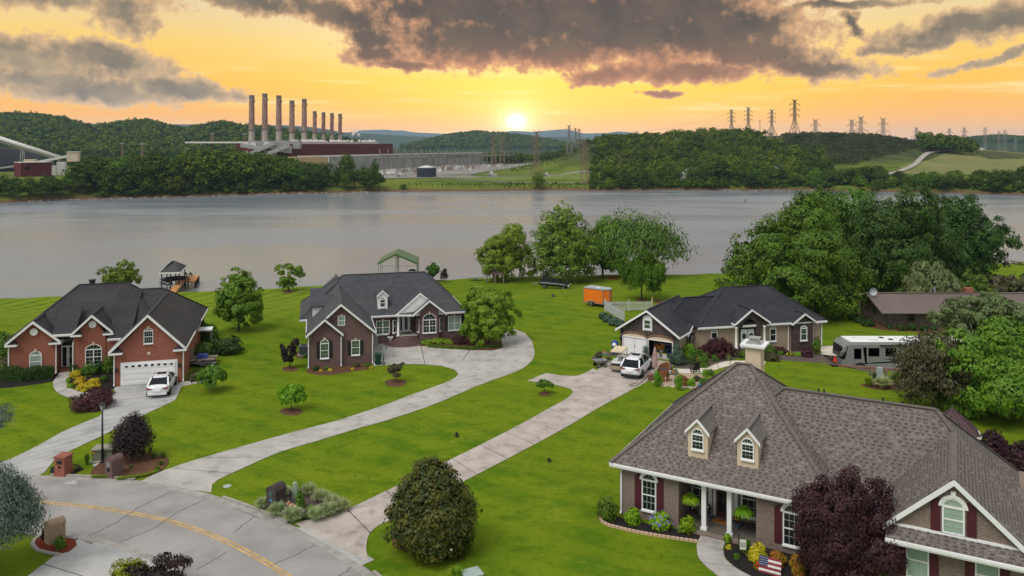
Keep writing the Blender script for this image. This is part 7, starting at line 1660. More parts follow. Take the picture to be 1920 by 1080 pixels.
# ================================================================ PLANTING AND PORCH THINGS
def lp(fr,x,y,z=0.0):
 a = fr.root.rotation_euler[2] + fr.rz; r = fr.root.rotation_euler[2]
 ox = fr.root.location.x + fr.loc[0] * math.cos(r) - fr.loc[1] * math.sin(r); oy = fr.root.location.y + fr.loc[0] * math.sin(r) + fr.loc[1] * math.cos(r)
 return Vector((ox + x * math.cos(a) - y * math.sin(a),oy + x * math.sin(a) + y * math.cos(a),z))
shrub('dark loose shrub at the left corner of the near house',1139,974,38,42,'shrub',2600,.055)
shrub('round lime-green shrub left of the blue hydrangea',1187,984,28,32,'limeshrub',2400,.045)
shrub('blue-flowered hydrangea between two round green shrubs',1238,992,36,32,'limeshrub',2200,.06,name='hydrangea',flowers='blue',fl_n=230,fl_s=.055)
shrub('round lime-green shrub beside the porch path',1288,1000,30,32,'limeshrub',2400,.045)
shrub('small pale green shrub at the porch corner by the path',1364,1018,14,17,'limeshrub',700,.04)
shrub('tiny golden plant in the black bed by the path',1366,1030,11,9,'gold',400,.035)
shrub('upright green rosemary-like shrub in the black bed',1397,1036,20,26,'shrub',1500,.04)
shrub('small green mound shrub in the black bed near the path',1382,1049,13,12,'shrub',600,.035)
shrub('bright golden round shrub in the black bed',1420,1052,33,33,'gold',3000,.045)
shrub('gold and orange shrub behind the flag board',1458,1062,29,28,'copper',2200,.045)
shrub('gold and orange shrub right of the flag board',1497,1078,30,38,'copper',2400,.045)
shrub('red and white flowers in a small pot beside the flag board',1419,1068,13,12,'shrub',500,.035,name='potted_flowers',flowers='red',fl_n=60,fl_s=.04)
pv = thing('paver_edging','row of pale tan edging pavers along the black bed','edging',(0,0,0)); e_ = resample(smooth_line(pline([(1124,968),(1127,978),(1140,986),(1180,996),(1240,1007),(1308,1017)])),27); pm_ = mat('paver_tan',(.50,.34,.24),.85,vs=5.0,var=.15)
for k in range(26):
 a,b = e_[k],e_[k + 1]; d = (b - a) / np.linalg.norm(b - a); c = (a + b) / 2; MB().box((-.105,-.07,0),(.105,.07,.11)).add([(-.105,-.07,.11),(.105,-.07,.11),(.06,.05,.13),(-.06,.05,.13)],[(0,1,2,3)]).build('paver',pm_,pv,loc=(c[0],c[1],0),rz=math.atan2(d[1],d[0]) + random.uniform(-.05,.05))
for lab,x in (('hanging fern left of the porch columns',3.98),('hanging fern right of the porch columns',6.85)):
 p = lp(h4,x,.35,1.55 if x < 5 else 1.5); root = thing('hanging_fern',lab,'fern',p,x,'ferns hanging in the porch')
 obj('fronds',raw_mesh('fronds',grass_mesh(int(x * 10),.52,.42,420,.028,1.9),4,[LG['limeshrub']]),root); MB().lathe([(.02,-.2),(.14,-.12),(.16,.03)],10,cap=False).tube([(0,0,0),(0,0,1.1)],.008,4).build('basket',M_PLASTIC,root)
for lab,x,y,m1,m2 in (('potted maroon and white flowers between the porch columns',4.62,1.45,'plum','white'),('potted pink plant behind the right porch column',6.3,1.2,'barberry','yellow')):
 p = lp(h4,x,y,.17); root = thing('potted_plant',lab,'potted plant',p); MB().lathe([(.12,0),(.2,.3),(.22,.32),(.18,.33)],12).build('pot',mat('pot_blue',(.08,.13,.17),.4),root)
 Q,_ = crown_quads(int(x * 9),.36,.36,.26,420,.06,8); obj('plant',raw_mesh('plant',Q,4,[LG[m1]]),root,(0,0,.52)); Q,_ = crown_quads(int(x * 8),.32,.32,.24,60,.06,8); obj('blossom',raw_mesh('blossom',Q,4,[LG[m2]]),root,(0,0,.56))
def wreath(label,p,rz,R,leafm,fl):
 root = thing('wreath',label,'wreath',p,rz); r = np.random.default_rng(2); a = r.uniform(0,6.28,300); c = np.stack([R * np.cos(a),r.normal(size=300) * .03 - .03,R * np.sin(a)],1) + r.normal(size=(300,3)) * .05
 def qd(c,s):
  n = unit(r.normal(size=c.shape)); t = unit(np.cross(n,r.normal(size=c.shape))); b = np.cross(n,t); return np.stack([c - t * s,c - b * s,c + t * s,c + b * s],1).reshape(-1,3)
 obj('sprigs',raw_mesh('sprigs',qd(c,.05),4,[LG[leafm]]),root); obj('blossom',raw_mesh('blossom',qd(c[:40] - np.array([0,.03,0]),.05),4,[LG[fl]]),root)
wreath('pink flower wreath on the burgundy front door',lp(h4,5.3,1.9,1.95),math.radians(-29),.22,'brown','pink')
p = lp(h4,5.35,1.45,.175); root = thing('doormat','orange doormat with a black letter M before the burgundy door','doormat',p,math.radians(-29)); MB().box((-.42,-.25,0),(.42,.25,.02)).build('mat',mat('coir',(.34,.14,.03),.95),root)
def text(body,size,m,parent,loc,rot,name='lettering',ext=.004):
 cu = bpy.data.curves.new(name,'FONT'); cu.body = body; cu.size = size; cu.extrude = ext; cu.align_x = 'CENTER'; cu.align_y = 'CENTER'; cu.space_line = 0.85
 t = bpy.data.objects.new(name,cu); COL.objects.link(t); bpy.context.view_layer.update(); me = bpy.data.meshes.new_from_object(t); bpy.data.objects.remove(t)
 me.materials.clear(); me.materials.append(m); o = obj(name,me,parent,loc); o.rotation_euler = rot; return o
text('M',.3,M_DARK,root,(0,0,.025),(0,0,0))
p = lp(h4,3.62,1.95,.17); root = thing('welcome_board','tall narrow black board with white letters reading WELCOME, left of the porch window','sign',p,math.radians(-29)); MB().box((-.14,-.04,0),(.14,0,1.6)).build('board',M_BLACKP,root); text('W\nE\nL\nC\nO\nM\nE',.24,M_WHITE,root,(0,-.045,.8),(math.pi / 2,0,0))
p = lp(h4,4.12,1.75,.17); root = thing('porch_lantern','pale lantern on the porch floor below the window','lantern',p); MB().box((-.13,-.13,0),(.13,.13,.04)).box((-.13,-.13,.42),(.13,.13,.46)).lathe([(.15,.46),(.02,.58)],4).build('frame',M_BARKP,root); MB().box((-.09,-.09,.04),(.09,.09,.42)).build('glass',M_BLIND,root)
p = at(1385,1050); root = thing('garden_sign','small white garden sign on a black post beside the front path','sign',p,math.radians(-12)); MB().tube([(0,0,0),(0,0,1.25)],.018,6).tube([(0,0,1.1),(.34,0,1.1)],.012,6).lathe([(.05,1.22),(.06,1.28),(0,1.36)],8).build('post',M_BLACKP,root)
MB().box((.06,-.01,.55),(.36,.01,1.05)).build('board',mat('sign_cream',(.66,.66,.58),.6),root); text('Home\nSweet\nHome',.10,M_DARK,root,(.21,-.016,.8),(math.pi / 2,0,0))
def flag():
 p = at(1443,1078); root = thing('flag_board','wooden board painted as the stars and stripes leaning in the black bed','flag board',p,math.radians(-30)); root.rotation_euler[0] = math.radians(-14)
 R_,Wt,B_ = mat('flag_red',(.24,.030,.035),.7,var=.2,vs=5.0),mat('flag_white',(.68,.66,.62),.7,var=.1,vs=5.0),mat('flag_blue',(.022,.035,.10),.7,var=.1)
 w,h = 1.05,.80
 for k in range(7):
  z = h - (k + 1) * h / 7; MB().box((-w / 2,-.03,z + .006),(w / 2,0,z + h / 7 - .006)).build('slat',R_ if k % 2 == 0 else Wt,root)
 MB().box((-w / 2,-.035,h * 3 / 7 + .003),(-w / 2 + .42,.002,h)).build('canton',B_,root); mb = MB()
 for i in range(5):
  for j in range(4):
   cx,cz = -w / 2 + .05 + i * .08,h * 3 / 7 + .07 + j * .105; pts = [((.028 if q % 2 == 0 else .011) * math.sin(q * math.pi / 5),(.028 if q % 2 == 0 else .011) * math.cos(q * math.pi / 5)) for q in range(10)]
   mb.add([(cx + a,-.037,cz + b) for a,b in pts],[tuple(range(10))])
 mb.build('stars',Wt,root,uv=False)
flag()
for k,(px,py,w,h) in enumerate([(493,953,24,20),(520,968,30,25),(549,978,32,28),(534,931,24,20),(578,930,26,24),(602,941,28,22),(622,950,26,22),(640,959,26,24),(617,968,28,26),(594,975,28,25),(628,962,20,18)]):
 grass_clump(['fountain grass clump at the kerb left of the stone mailbox','fountain grass clump right in front of the stone mailbox','fountain grass clump nearest the street in the gravel bed','fountain grass clump just behind the stone mailbox','fountain grass clump behind the cone-shaped shrub','fountain grass clump on the lawn side of the gravel bed, right of the cone shrub','fountain grass clump second from the right tip of the gravel bed','fountain grass clump at the right tip of the gravel bed by the driveway','fountain grass clump at the driveway edge of the gravel bed','fountain grass clump beside the little round boxwood','smallest fountain grass clump inside the right tip of the gravel bed'][k],px,py,w * 1.4,h * 1.15,'grass','fountain grasses in the gravel bed',420,1.35,width=.022)
shrub('cone-shaped dark green arborvitae in the gravel bed',563,953,19,38,'shrub',3000,.045,name='arborvitae',shape='cone',lobes=14)
shrub('small round dark boxwood between fountain grasses',574,974,17,15,'yew',1300,.035)
shrub('tiny green shrub on the gravel beside the cone shrub',582,956,9,10,'limeshrub',400,.035)
shrub('small lime shrub in front of the red and white flowers',546,958,10,9,'limeshrub',400,.035)
for k in range(9):
 px,py = 533 + k * 3.4,943 + k * 1.7; shrub('red begonia in the row behind the front grasses' if k % 2 else 'white begonia in the row behind the front grasses',px,py + 1,6,5,'shrub',60,.05,name='begonia',group='begonias in the gravel bed',flowers='red' if k % 2 else 'white',fl_n=40,fl_s=.05,cat='flower')
for k,(px,py,w,h,l) in enumerate([(163,871,14,24,'tall wispy green grass clump left of the utility box'),(176,862,12,22,'wispy green grass clump touching the utility box'),(288,860,14,14,'dark green lily clump at the back of the mulch island'),(305,858,16,12,'broad green lily clump at the right back of the mulch island'),(268,854,14,9,'low green lily clump right of the dark tree'),(282,848,10,7,'small lily clump at the far rim of the mulch island'),(225,852,14,8,'lily clump behind the dark tree trunks'),(246,877,9,5,'small green tuft in the middle of the mulch island'),(302,872,13,11,'lily clump at the tip of the mulch island'),(296,883,12,11,'yellow-green tuft ending the edging row')]):
 grass_clump(l,px,py,w,h,'grassgreen',None,260,1.0,name='lily_clump' if k > 1 else 'ornamental_grass',width=.03)
for k in range(15):
 t = k / 14; px = 222 + 72 * t; py = 900 - 1 * math.sin(t * 3) - 13 * t ** 2.2; grass_clump('yellow-green liriope tuft in the edging row right of the round mailbox',px,py,10,8,'groundc','liriope edging right of the round mailbox',120,1.3,name='liriope',width=.03)
for k in range(6): grass_clump('yellow-green liriope tuft in the short row left of the round mailbox',174 + k * 5.2,896.5,10,8,'groundc','liriope edging left of the round mailbox',120,1.3,name='liriope',width=.03)
shrub('mixed small flowers in the dark bed by the square mailbox',137,881,16,7,'shrub',260,.05,name='flowers',flowers='yellow',fl_n=30,fl_s=.05,cat='flower')
shrub('small dark red shrub left of the tan mailbox',84,1013,11,22,'barberry',900,.05); shrub('green shrub with yellow tips before the tan mailbox',112,1030,20,24,'shrub',1400,.045)
rw = thing('edging_stones','curved rim of pale edging stones round the red mulch bed','edging',(0,0,0)); e_ = resample(smooth_line(pline([(76,1005),(64,1014),(61,1023),(70,1033),(88,1038),(113,1042)])),19)
for k in range(18):
 a,b = e_[k],e_[k + 1]; d = (b - a); c = (a + b) / 2; l_ = np.linalg.norm(d) / 2 - .012; MB().box((-l_,-.09,-.02),(l_,.09,.10)).build('stone',M_CURB,rw,loc=(c[0],c[1],0),rz=math.atan2(d[1],d[0]))
shrub('rounded golden-green shrub at the bottom picture edge',248,1096,82,42,'gold',7000,.045,seed=77); LG['goldgreen'] = mat_leaf('leaf_gold_green',(.14,.17,.012),(.24,.25,.02),.25,scale=3.0)
[o for o in bpy.data.objects if o.get('label') == 'rounded golden-green shrub at the bottom picture edge'][0].children[0].data.materials[0] = LG['goldgreen']
shrub('dark maroon shrub in front of the golden-green one',296,1108,106,54,'plum',6000,.055,shape='vase',lobes=22,tuft=.25)
grass_clump('green fountain grass tuft at the bottom edge beside a pale lid',855,1082,34,22,'groundc',None,260,1.3,width=.025); q = at(885,1083)
b_ = thing('utility_cabinet','pale teal utility cabinet top at the bottom edge of the picture','utility box',(q.x,q.y,0),math.radians(25)); MB().box((-.42,-.35,0),(.42,.35,.22)).build('cabinet',mat('teal_pale',(.32,.40,.37),.6),b_); MB().box((-.47,-.4,.22),(.47,.4,.27)).build('lid',mat('teal_lid',(.34,.42,.38),.6),b_)
def hedge(label,pts,h,w,leafm,n,leaf=.06,cat='hedge'):
 """clipped hedge along picture points"""
 P_ = [at(*q) for q in pts]; r = np.random.default_rng(int(pts[0][0] + 500)); Q = []; segs = list(zip(P_[:-1],P_[1:])); tot = sum((b - a).length for a,b in segs)
 for a,b in segs:
  d = b - a; L = d.length; m = int(n * L / tot); t = r.uniform(-.06,1.06,m); sd = np.array([-d.y,d.x,0]) / L; face = r.random(m)
  off = np.where(face < .42,-w / 2,np.where(face < .6,w / 2,r.uniform(-w / 2,w / 2,m))) + r.normal(size=m) * .05; z = np.where(face < .6,r.uniform(.02,h,m),h + r.normal(size=m) * .05)
  c = np.array(a)[None] + np.array(d)[None] * t[:,None] + sd[None] * off[:,None]; c[:,2] = gz(c[:,0],c[:,1]) + z * (1 + .10 * np.sin(t * L * 2.1))
  nr = unit(np.where((face < .42)[:,None],-sd[None],np.where((face < .6)[:,None],sd[None],np.array([[0,0,1.0]]))) + r.normal(size=(m,3)) * .5); tt = unit(np.cross(nr,r.normal(size=(m,3)))); bb = np.cross(nr,tt); s = (leaf * r.uniform(.7,1.3,m))[:,None]
  Q.append(np.stack([c - tt * s,c - bb * s * .7,c + tt * s,c + bb * s * .7],1).reshape(-1,3))
 return tag(obj('hedge',raw_mesh('hedge',np.concatenate(Q),4,[LG[leafm]])),label,cat)
hedge('long dark clipped hedge in front of the left gable of the red brick house',[(6,712),(50,714),(98,708)],.95,1.1,'yew',9000)
shrub('round purple-red barberry between path and driveway of the red brick house',175,764,70,32,'barberry',9000,.055,name='barberry',seed=31)
for k,(px,py,w,h,m,l) in enumerate([(141,708,20,14,'gold','golden shrub nearest the path and the door'),(149,721,20,15,'gold','golden shrub second from the door'),(156,733,22,15,'gold','golden shrub nearest the barberry'),(176,722,20,13,'gold','golden shrub at the right back of the group'),(175,731,21,13,'gold','golden shrub at the right front of the group'),(132,727,12,8,'limeshrub','small lime tuft beside the curved path'),(128,716,9,7,'limeshrub','small lime tuft by the path bend'),(153,733,10,7,'limeshrub','little lime tuft at the tip of the bed'),
 (140,698,18,18,'yew','dark shrub right of the entrance steps'),(166,704,32,24,'shrub','broad green shrub under the arched window'),(188,697,26,20,'yew','dark shrub behind, between window and garage wall'),(206,700,24,38,'shrub','tall green shrub against the garage corner'),(194,716,15,12,'shrub','small shrub at the garage corner'),(211,737,6,7,'limeshrub','tiny lime tuft by the driveway edge')]):
 shrub(l,px,py,w,h,m,1500 if w > 15 else 500,.06,group='golden shrubs by the red brick house' if m == 'gold' else None)
for px,py,w,h,m,l in [(10,672,50,48,'shrub','tall loose shrub at the left edge beside the red brick house'),(14,696,34,26,'brown','dark shrub at the left wall of the red brick house'),(2,702,22,18,'shrub','green grassy shrub at the left edge'),(424,662,62,30,'yew','big dark rounded hedge mass right of the red brick house'),(392,645,34,36,'walnut','green shrub between red brick wall and dark hedge'),(376,644,16,44,'yew','tall dark shrub at the back corner of the red brick wall'),(371,712,34,18,'brown','reddish-green shrub before the utility trailer'),(380,668,40,26,'shrub','green shrub behind the utility trailer')]:
 shrub(l,px,py,w,h,m,4200,.085)
for px,py,w,h,m,l in [(592,696,11,11,'yew','dark box shrub at the left corner below the arched window'),(612,694,9,7,'shrub','low shrub below the arched window'),(636,683,7,8,'limeshrub','small green plant at the downspout'),(668,689,12,9,'brown','brownish shrub below the square window'),(689,688,9,7,'shrub','small green shrub at the right corner below the square window'),(601,697,7,4,'gold','yellow-green tuft in the bed below the arched window'),(619,696,8,5,'gold','second yellow-green tuft below the arched window'),(696,691,8,5,'gold','yellow-green tuft at the bed end'),(661,694,6,5,'gold','yellow-green tuft below the square window'),
 (800,646,24,10,'groundc','lime ground-cover plant left of the bay window'),(822,645,26,12,'groundc','lime ground-cover plant before the bay window'),(840,646,20,10,'groundc','lime ground-cover plant right of the bay window'),(862,645,34,22,'barberry','dark red shrub before the right window'),(893,642,20,18,'brown','dark shrub at the right corner of the brown brick house'),(572,671,9,7,'shrub','little green shrub beside the air conditioner')]:
 shrub(l,px,py,w,h,m,1100,.055)
hedge('low clipped border hedge along the forecourt bed',[(806,651),(845,654),(890,655),(938,650)],.22,.45,'shrub',3200,.05)
shrub('blue-green cone-shaped spruce at the open garage corner',1271,685,28,44,'bluegreen',4200,.06,name='dwarf_spruce',shape='cone',lobes=16)
for px,py,w,h,m,l,fl in [(1292,674,22,30,'limeshrub','upright light green shrub beside the blue-green cone',None),(1303,684,34,30,'walnut','dense green shrub between cone and rose',None),(1318,688,22,26,'shrub','rose bush with deep pink flowers','pink'),(1340,678,12,12,'shrub','small green shrub right of the rose',None),(1364,674,12,12,'olive','pale sage shrub before the porch',None),(1380,668,22,14,'brown','brownish low shrub before the porch step',None),(1396,672,18,18,'walnut','dark shrub hidden behind the chimney',None),
 (1441,664,26,22,'shrub','green mound shrub right of the chimney',None),(1446,676,32,16,'brown','dark spreading shrub right of the path end',None),(1462,655,28,16,'walnut','green shrub below the arched window',None),(1462,662,26,12,'barberry','dark red shrub under the green one',None),(1481,667,12,7,'shrub','yellow day lilies before the downspout','yellow'),(1496,668,14,8,'groundc','small yellow-green mound before the stone bay',None),(1513,669,22,17,'barberry','dark red globe shrub before the stone bay',None),(1531,664,16,32,'shrub','climbing green plant at the right corner',None),(1547,668,14,10,'shrub','purple flowering mound at the concrete pad','purple'),
 (1463,666,12,8,'shrub','low green mound in the front bed',None),(1582,668,26,24,'bright','bright green young shrub before the motorhome front',None),(1611,680,16,18,'limeshrub','small lime shrub before the motorhome',None),(1655,688,26,18,'brown','rose shrub by the low wall','pink'),
 (1125,671,16,12,'brown','pinkish grassy shrub in the bed left of the garage',None),(1131,668,10,9,'shrub','red flowering plant beside the garage bed','red'),(1150,676,14,9,'groundc','yellow-green plant behind the golf cart',None)]:
 shrub(l,px,py,w,h,m,1500,.06,flowers=fl,fl_n=60,fl_s=.06)
shrub('wide mounded maroon Japanese maple before the porch',1344,668,64,34,'barberry',9000,.06,name='japanese_maple',shape='umbrella',lobes=18,seed=61)
[o for o in bpy.data.objects if o.get('label','').startswith('wide mounded maroon')][0]['category'] = 'tree'
for k,(px,py,w,h) in enumerate([(1140,604,18,14),(1152,610,22,15),(1162,612,18,12),(1131,598,16,12)]): shrub(['blue-green shrub in the row outside the picket fence, second from the fence corner','blue-green shrub in the row outside the picket fence, largest','blue-green shrub in the row outside the picket fence, nearest the garage','blue-green shrub in the row outside the picket fence, farthest from the garage'][k],px,py,w,h,'bluegreen',1500,.09,group='blue-green shrubs along the fence')
for px,py,w,h,m,l in [(1234,724,17,30,'bright','upright bright green shrub at the patio corner by the pot'),(1273,731,16,30,'bright','upright bright green shrub in front of the wicker chair'),(1296,725,15,16,'limeshrub','rounded lime shrub at the patio rim'),(1322,707,9,14,'bright','small upright lime shrub at the back of the patio'),(1332,706,14,14,'shrub','loose green shrub beside the small upright one'),(1330,716,11,11,'bright','lime shrub next to the near roof edge'),(1319,722,15,14,'shrub','dark green shrub at the near roof edge'),(1307,715,13,11,'brown','brownish grass-like shrub on the patio'),(1263,702,16,9,'olive','grey-green lavender mound beside the patio table'),(1222,692,9,7,'shrub','small dark plant by the blue pot')]:
 shrub(l,px,py,w,h,m,1300,.05)
for k,(px,py,w) in enumerate([(1670,617,12),(1691,619,18),(1711,619,18),(1732,620,16),(1752,619,14),(1628,612,22),(1612,605,20),(1600,599,18),(1608,584,14)]):
 shrub(['first dark box shrub from the log house corner, along the front','second dark box shrub along the front of the log house','third dark box shrub along the front of the log house','fourth dark box shrub along the front of the log house','fifth dark box shrub along the front of the log house','dark spreading shrub at the gable wall nearest the corner','dark spreading shrub in the middle of the gable wall','dark spreading shrub farthest along the gable wall','taller dark shrub at the back corner of the gable wall'][k],px,py,w,w * .62,'yew',1300,.08,group='box shrubs round the log house' if k < 8 else None)
shrub('rounded green treetop showing over the log house ridge',1695,580,48,36,'shrub',2600,.14)
for px,py,w,h,l,m in [(1629,724,22,20,'yellow-green ornamental grass at the left of the group','groundc'),(1654,728,36,24,'pale green round ornamental grass in the middle of the group','grass'),(1640,712,26,18,'feathery green grass behind the wooden frame','grassgreen'),(1688,724,44,30,'big dark green ornamental grass right of the wooden frame','grassgreen')]:
 grass_clump(l,px,py,w,h,m,None,500,1.3,width=.03)
p = at(1656,722); root = thing('meter_pedestal','grey utility pedestal on a wooden frame among the ornamental grasses','pedestal',(p.x,p.y + .6,0)); MB().box((-.25,-.12,.3),(.2,.12,1.35)).build('cabinet',mat('pedestal_grey',(.40,.46,.48),.6),root)
mb = MB(); [mb.box((x - .06,.1,0),(x + .06,.22,1.15)) for x in (-.65,.65,2.2)]; mb.box((-.7,.12,.85),(.7,.18,1.1)).box((.7,.14,.98),(2.2,.17,1.08)); mb.build('wooden_frame',M_BARKP,root)
p = at(1736,733); root = thing('garden_shed','low dark shed almost hidden under the brown tree','shed',(p.x,p.y + .8,0)); MB().box((-1.2,-.8,0),(1.2,.8,1.5)).build('wall',mat('shed_grey',(.05,.055,.06),.8),root); MB().box((-1.35,-.95,1.5),(1.35,.95,1.62)).build('roof',M_ROOF3,root)
rwl = thing('retaining_wall','low red-brown retaining wall between flower bed and motorhome','wall',(0,0,0)); line = [Vector((30.8,75.1,0)),Vector((36,73.7,0)),Vector((41,71.9,0))]; ms = mat('wall_stone_red',(.20,.10,.075),.9,vs=3.0,var=.3)
for a,b in zip(line[:-1],line[1:]):
 n = 12
 for i in range(n):
  for j in range(3):
   q0,q1 = a.lerp(b,(i + .5 * (j % 2)) / n),a.lerp(b,(i + .5 * (j % 2) + .96) / n); MB().beam(q0 + Vector((0,0,-.95 + j * .42)),q1 + Vector((0,0,-.95 + j * .42)),.3,.40).build('block',ms,rwl)
# ---- open garage: what stands inside
r5 = random.Random(4); CL = [mat('clutter_%s' % n,c,.7) for n,c in (('orange',(.55,.20,.03)),('blue',(.01,.05,.40)),('grey',(.16,.17,.18)),('brown',(.14,.07,.04)),('white',(.6,.6,.58)),('green',(.03,.12,.05)),('yellow',(.60,.50,.02)),('navy',(.015,.02,.08)))]
names = ['orange storage box','bright blue plastic tub','grey metal box','brown cardboard box','white bin bag bundle','green crate','yellow storage box','navy folded tarp']
k = 0
for lev in range(3):
 for i in range(6):
  c = r5.randrange(8); x = 3.2 + i * .37 + r5.uniform(-.05,.05); y = .9 + lev * .55 + r5.uniform(0,.2); hh = r5.uniform(.25,.6); z = (0,.0,.75)[lev] + (.0 if lev < 2 else .0); w = r5.uniform(.14,.24)
  p = lp(g3,x,y,.02 + (.55 if lev == 1 else z)); o = thing('storage_box','%s in the open garage, %s, %s' % (names[c],('front floor row','low shelf','upper shelf')[lev],('leftmost','second from left','third from left','third from right','second from right','rightmost')[i]),'box',p,math.radians(-32) + r5.uniform(-.3,.3),'things stored in the open garage')
  MB().add([(-w,-w,0),(w,-w,0),(w,w,0),(-w,w,0),(-w * 1.1,-w * 1.1,hh),(w * 1.1,-w * 1.1,hh),(w * 1.1,w * 1.1,hh),(-w * 1.1,w * 1.1,hh)],[(0,3,2,1),(0,1,5,4),(1,2,6,5),(2,3,7,6),(3,0,4,7),(4,5,6,7)]).build('body',CL[c],o)
  MB().box((-w * 1.15,-w * 1.15,hh),(w * 1.15,w * 1.15,hh + .04)).build('lid',CL[(c + 2) % 8],o)
sh_ = thing('garage_shelf','metal shelf loaded with boxes inside the open garage','shelf',lp(g3,4.2,1.5,.02),math.radians(-32)); mb = MB()
for z in (.52,1.25): mb.box((-1.1,-.3,z - .03),(1.1,.9,z))
[mb.box((x - .03,y - .03,0),(x + .03,y + .03,1.9)) for x in (-1.1,1.1) for y in (-.3,.9)]; mb.build('frame',M_METAL,sh_)
st = thing('plant_stand','tiered metal plant stand between the two garage doors','plant stand',lp(g3,2.95,-.55,.03),math.radians(-32)); mb = MB()
for z in (.25,.65,1.05): mb.box((-.3,-.18,z),(.3,.18,z + .03))
[mb.beam((x,y,0),(x * .8,y * .8,1.3),.03) for x in (-.32,.32) for y in (-.2,.2)]; mb.build('frame',mat('stand_teal',(.10,.15,.16),.5),st); Q,_ = crown_quads(3,.35,.25,.65,420,.06,9,'cone'); obj('plant',raw_mesh('plant',Q,4,[LG['bluegreen']]),st,(0,0,1.0))
o = thing('recycling_bin','tall blue bin with a white bag beside the closed garage door','bin',lp(g3,-.35,-.5,.02),.2); MB().lathe([(.28,0),(.36,1.0),(.38,1.02)],10).build('body',mat('bin_blue',(.01,.035,.20),.5),o); MB().lathe([(.36,1.02),(.4,1.15),(.2,1.35),(0,1.4)],8).build('lid',mat('bin_lid',(.02,.07,.22),.5),o); MB().lathe([(.2,0),(.25,.2),(.05,.35)],7,(-.15,-.25,.85)).build('bag',M_WHITE,o)
o = thing('garden_bench','grey potting bench with plants left of the golf cart','bench',(at(1142,674)),math.radians(30)); MB().box((-.7,-.3,.7),(.7,.3,.76)).build('top',M_BARKP,o); [MB().box((x - .04,y - .04,0),(x + .04,y + .04,.7)).build('leg',M_BARKP,o) for x in (-.62,.62) for y in (-.24,.24)]; Q,_ = crown_quads(31,.6,.3,.22,300,.05,8); obj('plants',raw_mesh('plants',Q,4,[LG['limeshrub']]),o,(0,0,.95))
def wheelbarrow():
 o = thing('wheelbarrow','grey garden dump cart with black wheels left of the golf cart','wheelbarrow',at(1125,688) + Vector((0,0,.04)),math.radians(20)); MB().add([(-.4,-.25,.35),(.4,-.25,.35),(.4,.25,.35),(-.4,.25,.35),(-.65,-.42,.65),(.6,-.42,.65),(.6,.42,.65),(-.65,.42,.65)],[(0,3,2,1),(0,1,5,4),(1,2,6,5),(2,3,7,6),(3,0,4,7),(0,1,2,3)]).build('tray',M_METAL,o)
 for x in (-.35,.35):
  for y in (-.36,.36): wheel(o,x,y,.18,.1)
 MB().tube([(.4,0,.3),(1.0,0,.7)],.03,6).build('handle',M_PLASTIC,o)
 m = thing('lawn_spreader','yellow and green spreader standing behind the dump cart','spreader',at(1134,680) + Vector((0,0,.04)),.6); MB().lathe([(.1,.25),(.38,.62),(.4,.65)],4).build('hopper',CL[6],m); MB().lathe([(.4,.65),(.36,.74),(0,.76)],4).build('lid',CL[5],m); wheel(m,0,-.3,.16,.08); wheel(m,0,.3,.16,.08); MB().tube([(-.2,0,.4),(-.6,0,.95)],.02,5).build('handle',M_PLASTIC,m)
wheelbarrow()
# ---- patio
o = thing('patio_umbrella','closed dusty pink patio umbrella standing behind the white sport utility car','umbrella',at(1228,704)); MB().lathe([(.03,0),(.03,.9)],8).lathe([(.25,0),(.25,.08),(.05,.12)],12).build('pole',M_METAL,o)
MB().lathe([(.05,.7),(.24,.75),(.26,1.2),(.20,1.9),(.10,2.45),(.0,2.62)],9).build('canopy',mat('umbrella_pink',(.40,.26,.24),.9,vs=6.0,var=.3),o)
wk_ = mat('wicker',(.22,.085,.030),.8,vs=12.0,var=.4,bump=.6); cush = mat('cushion_brown',(.10,.06,.045),.9)
def wicker(label,px,py,rz,w=.8,name='wicker_chair',cu=cush):
 o = thing(name,label,'chair' if w < 1 else 'loveseat',at(px,py),math.radians(rz)); n = 14
 MB().lathe([(w / 2,.0),(w / 2,.36),(w / 2 - .05,.38)],14).build('base',wk_,o); mb = MB(); v = []
 for k in range(n + 1):
  a = math.pi * k / n; c,s = math.cos(a),math.sin(a); hh = .55 + .42 * s; v += [(w / 2 * c,w / 2 * s * .8,.3),(w / 2 * 1.12 * c,w / 2 * 1.12 * s * .9,hh),(w / 2 * .96 * c,w / 2 * .96 * s * .76,hh),(w / 2 * .9 * c,w / 2 * .9 * s * .72,.3)]
 mb.add(v,[(4 * k + j,4 * k + 4 + j,4 * k + 5 + j,4 * k + 1 + j) for k in range(n) for j in range(3)]); mb.build('backrest',wk_,o); MB().lathe([(w / 2 * .85,.36),(w / 2 * .85,.48),(w / 2 * .7,.5)],14).build('cushion',cu,o)
wicker('round-backed wicker chair with an orange cushion, beside the patio corner shrub',1246,714,200,.85,cu=mat('cushion_orange',(.45,.16,.06),.9)); wicker('round-backed wicker chair behind the upright shrub at the patio rim',1281,722,150,.85)
wicker('brown cushioned loveseat beside the closed umbrella',1244,701,-60,1.25,'loveseat')
o = thing('patio_table','small patio table cluttered with pots and ornaments','table',at(1260,715)); MB().lathe([(.45,.70),(.45,.74)],16).build('top',mat('table_teal',(.06,.10,.10),.5),o); [MB().beam((.35 * math.cos(a),.35 * math.sin(a),.7),(.4 * math.cos(a),.4 * math.sin(a),0),.035).build('leg',M_METAL,o) for a in (0.5,2.1,3.7,5.3)]
for k,(dx,dy,c,l) in enumerate([(.1,.1,3,'brown'),(-.2,-.1,4,'white'),(.05,-.25,0,'orange')]):
 q = thing('flower_pot',l + ' pot standing on the patio table','pot',at(1260,715) + Vector((dx,dy,.74))); MB().lathe([(.07,0),(.11,.2),(.12,.22),(.08,.21)],10).build('pot',CL[c],q)
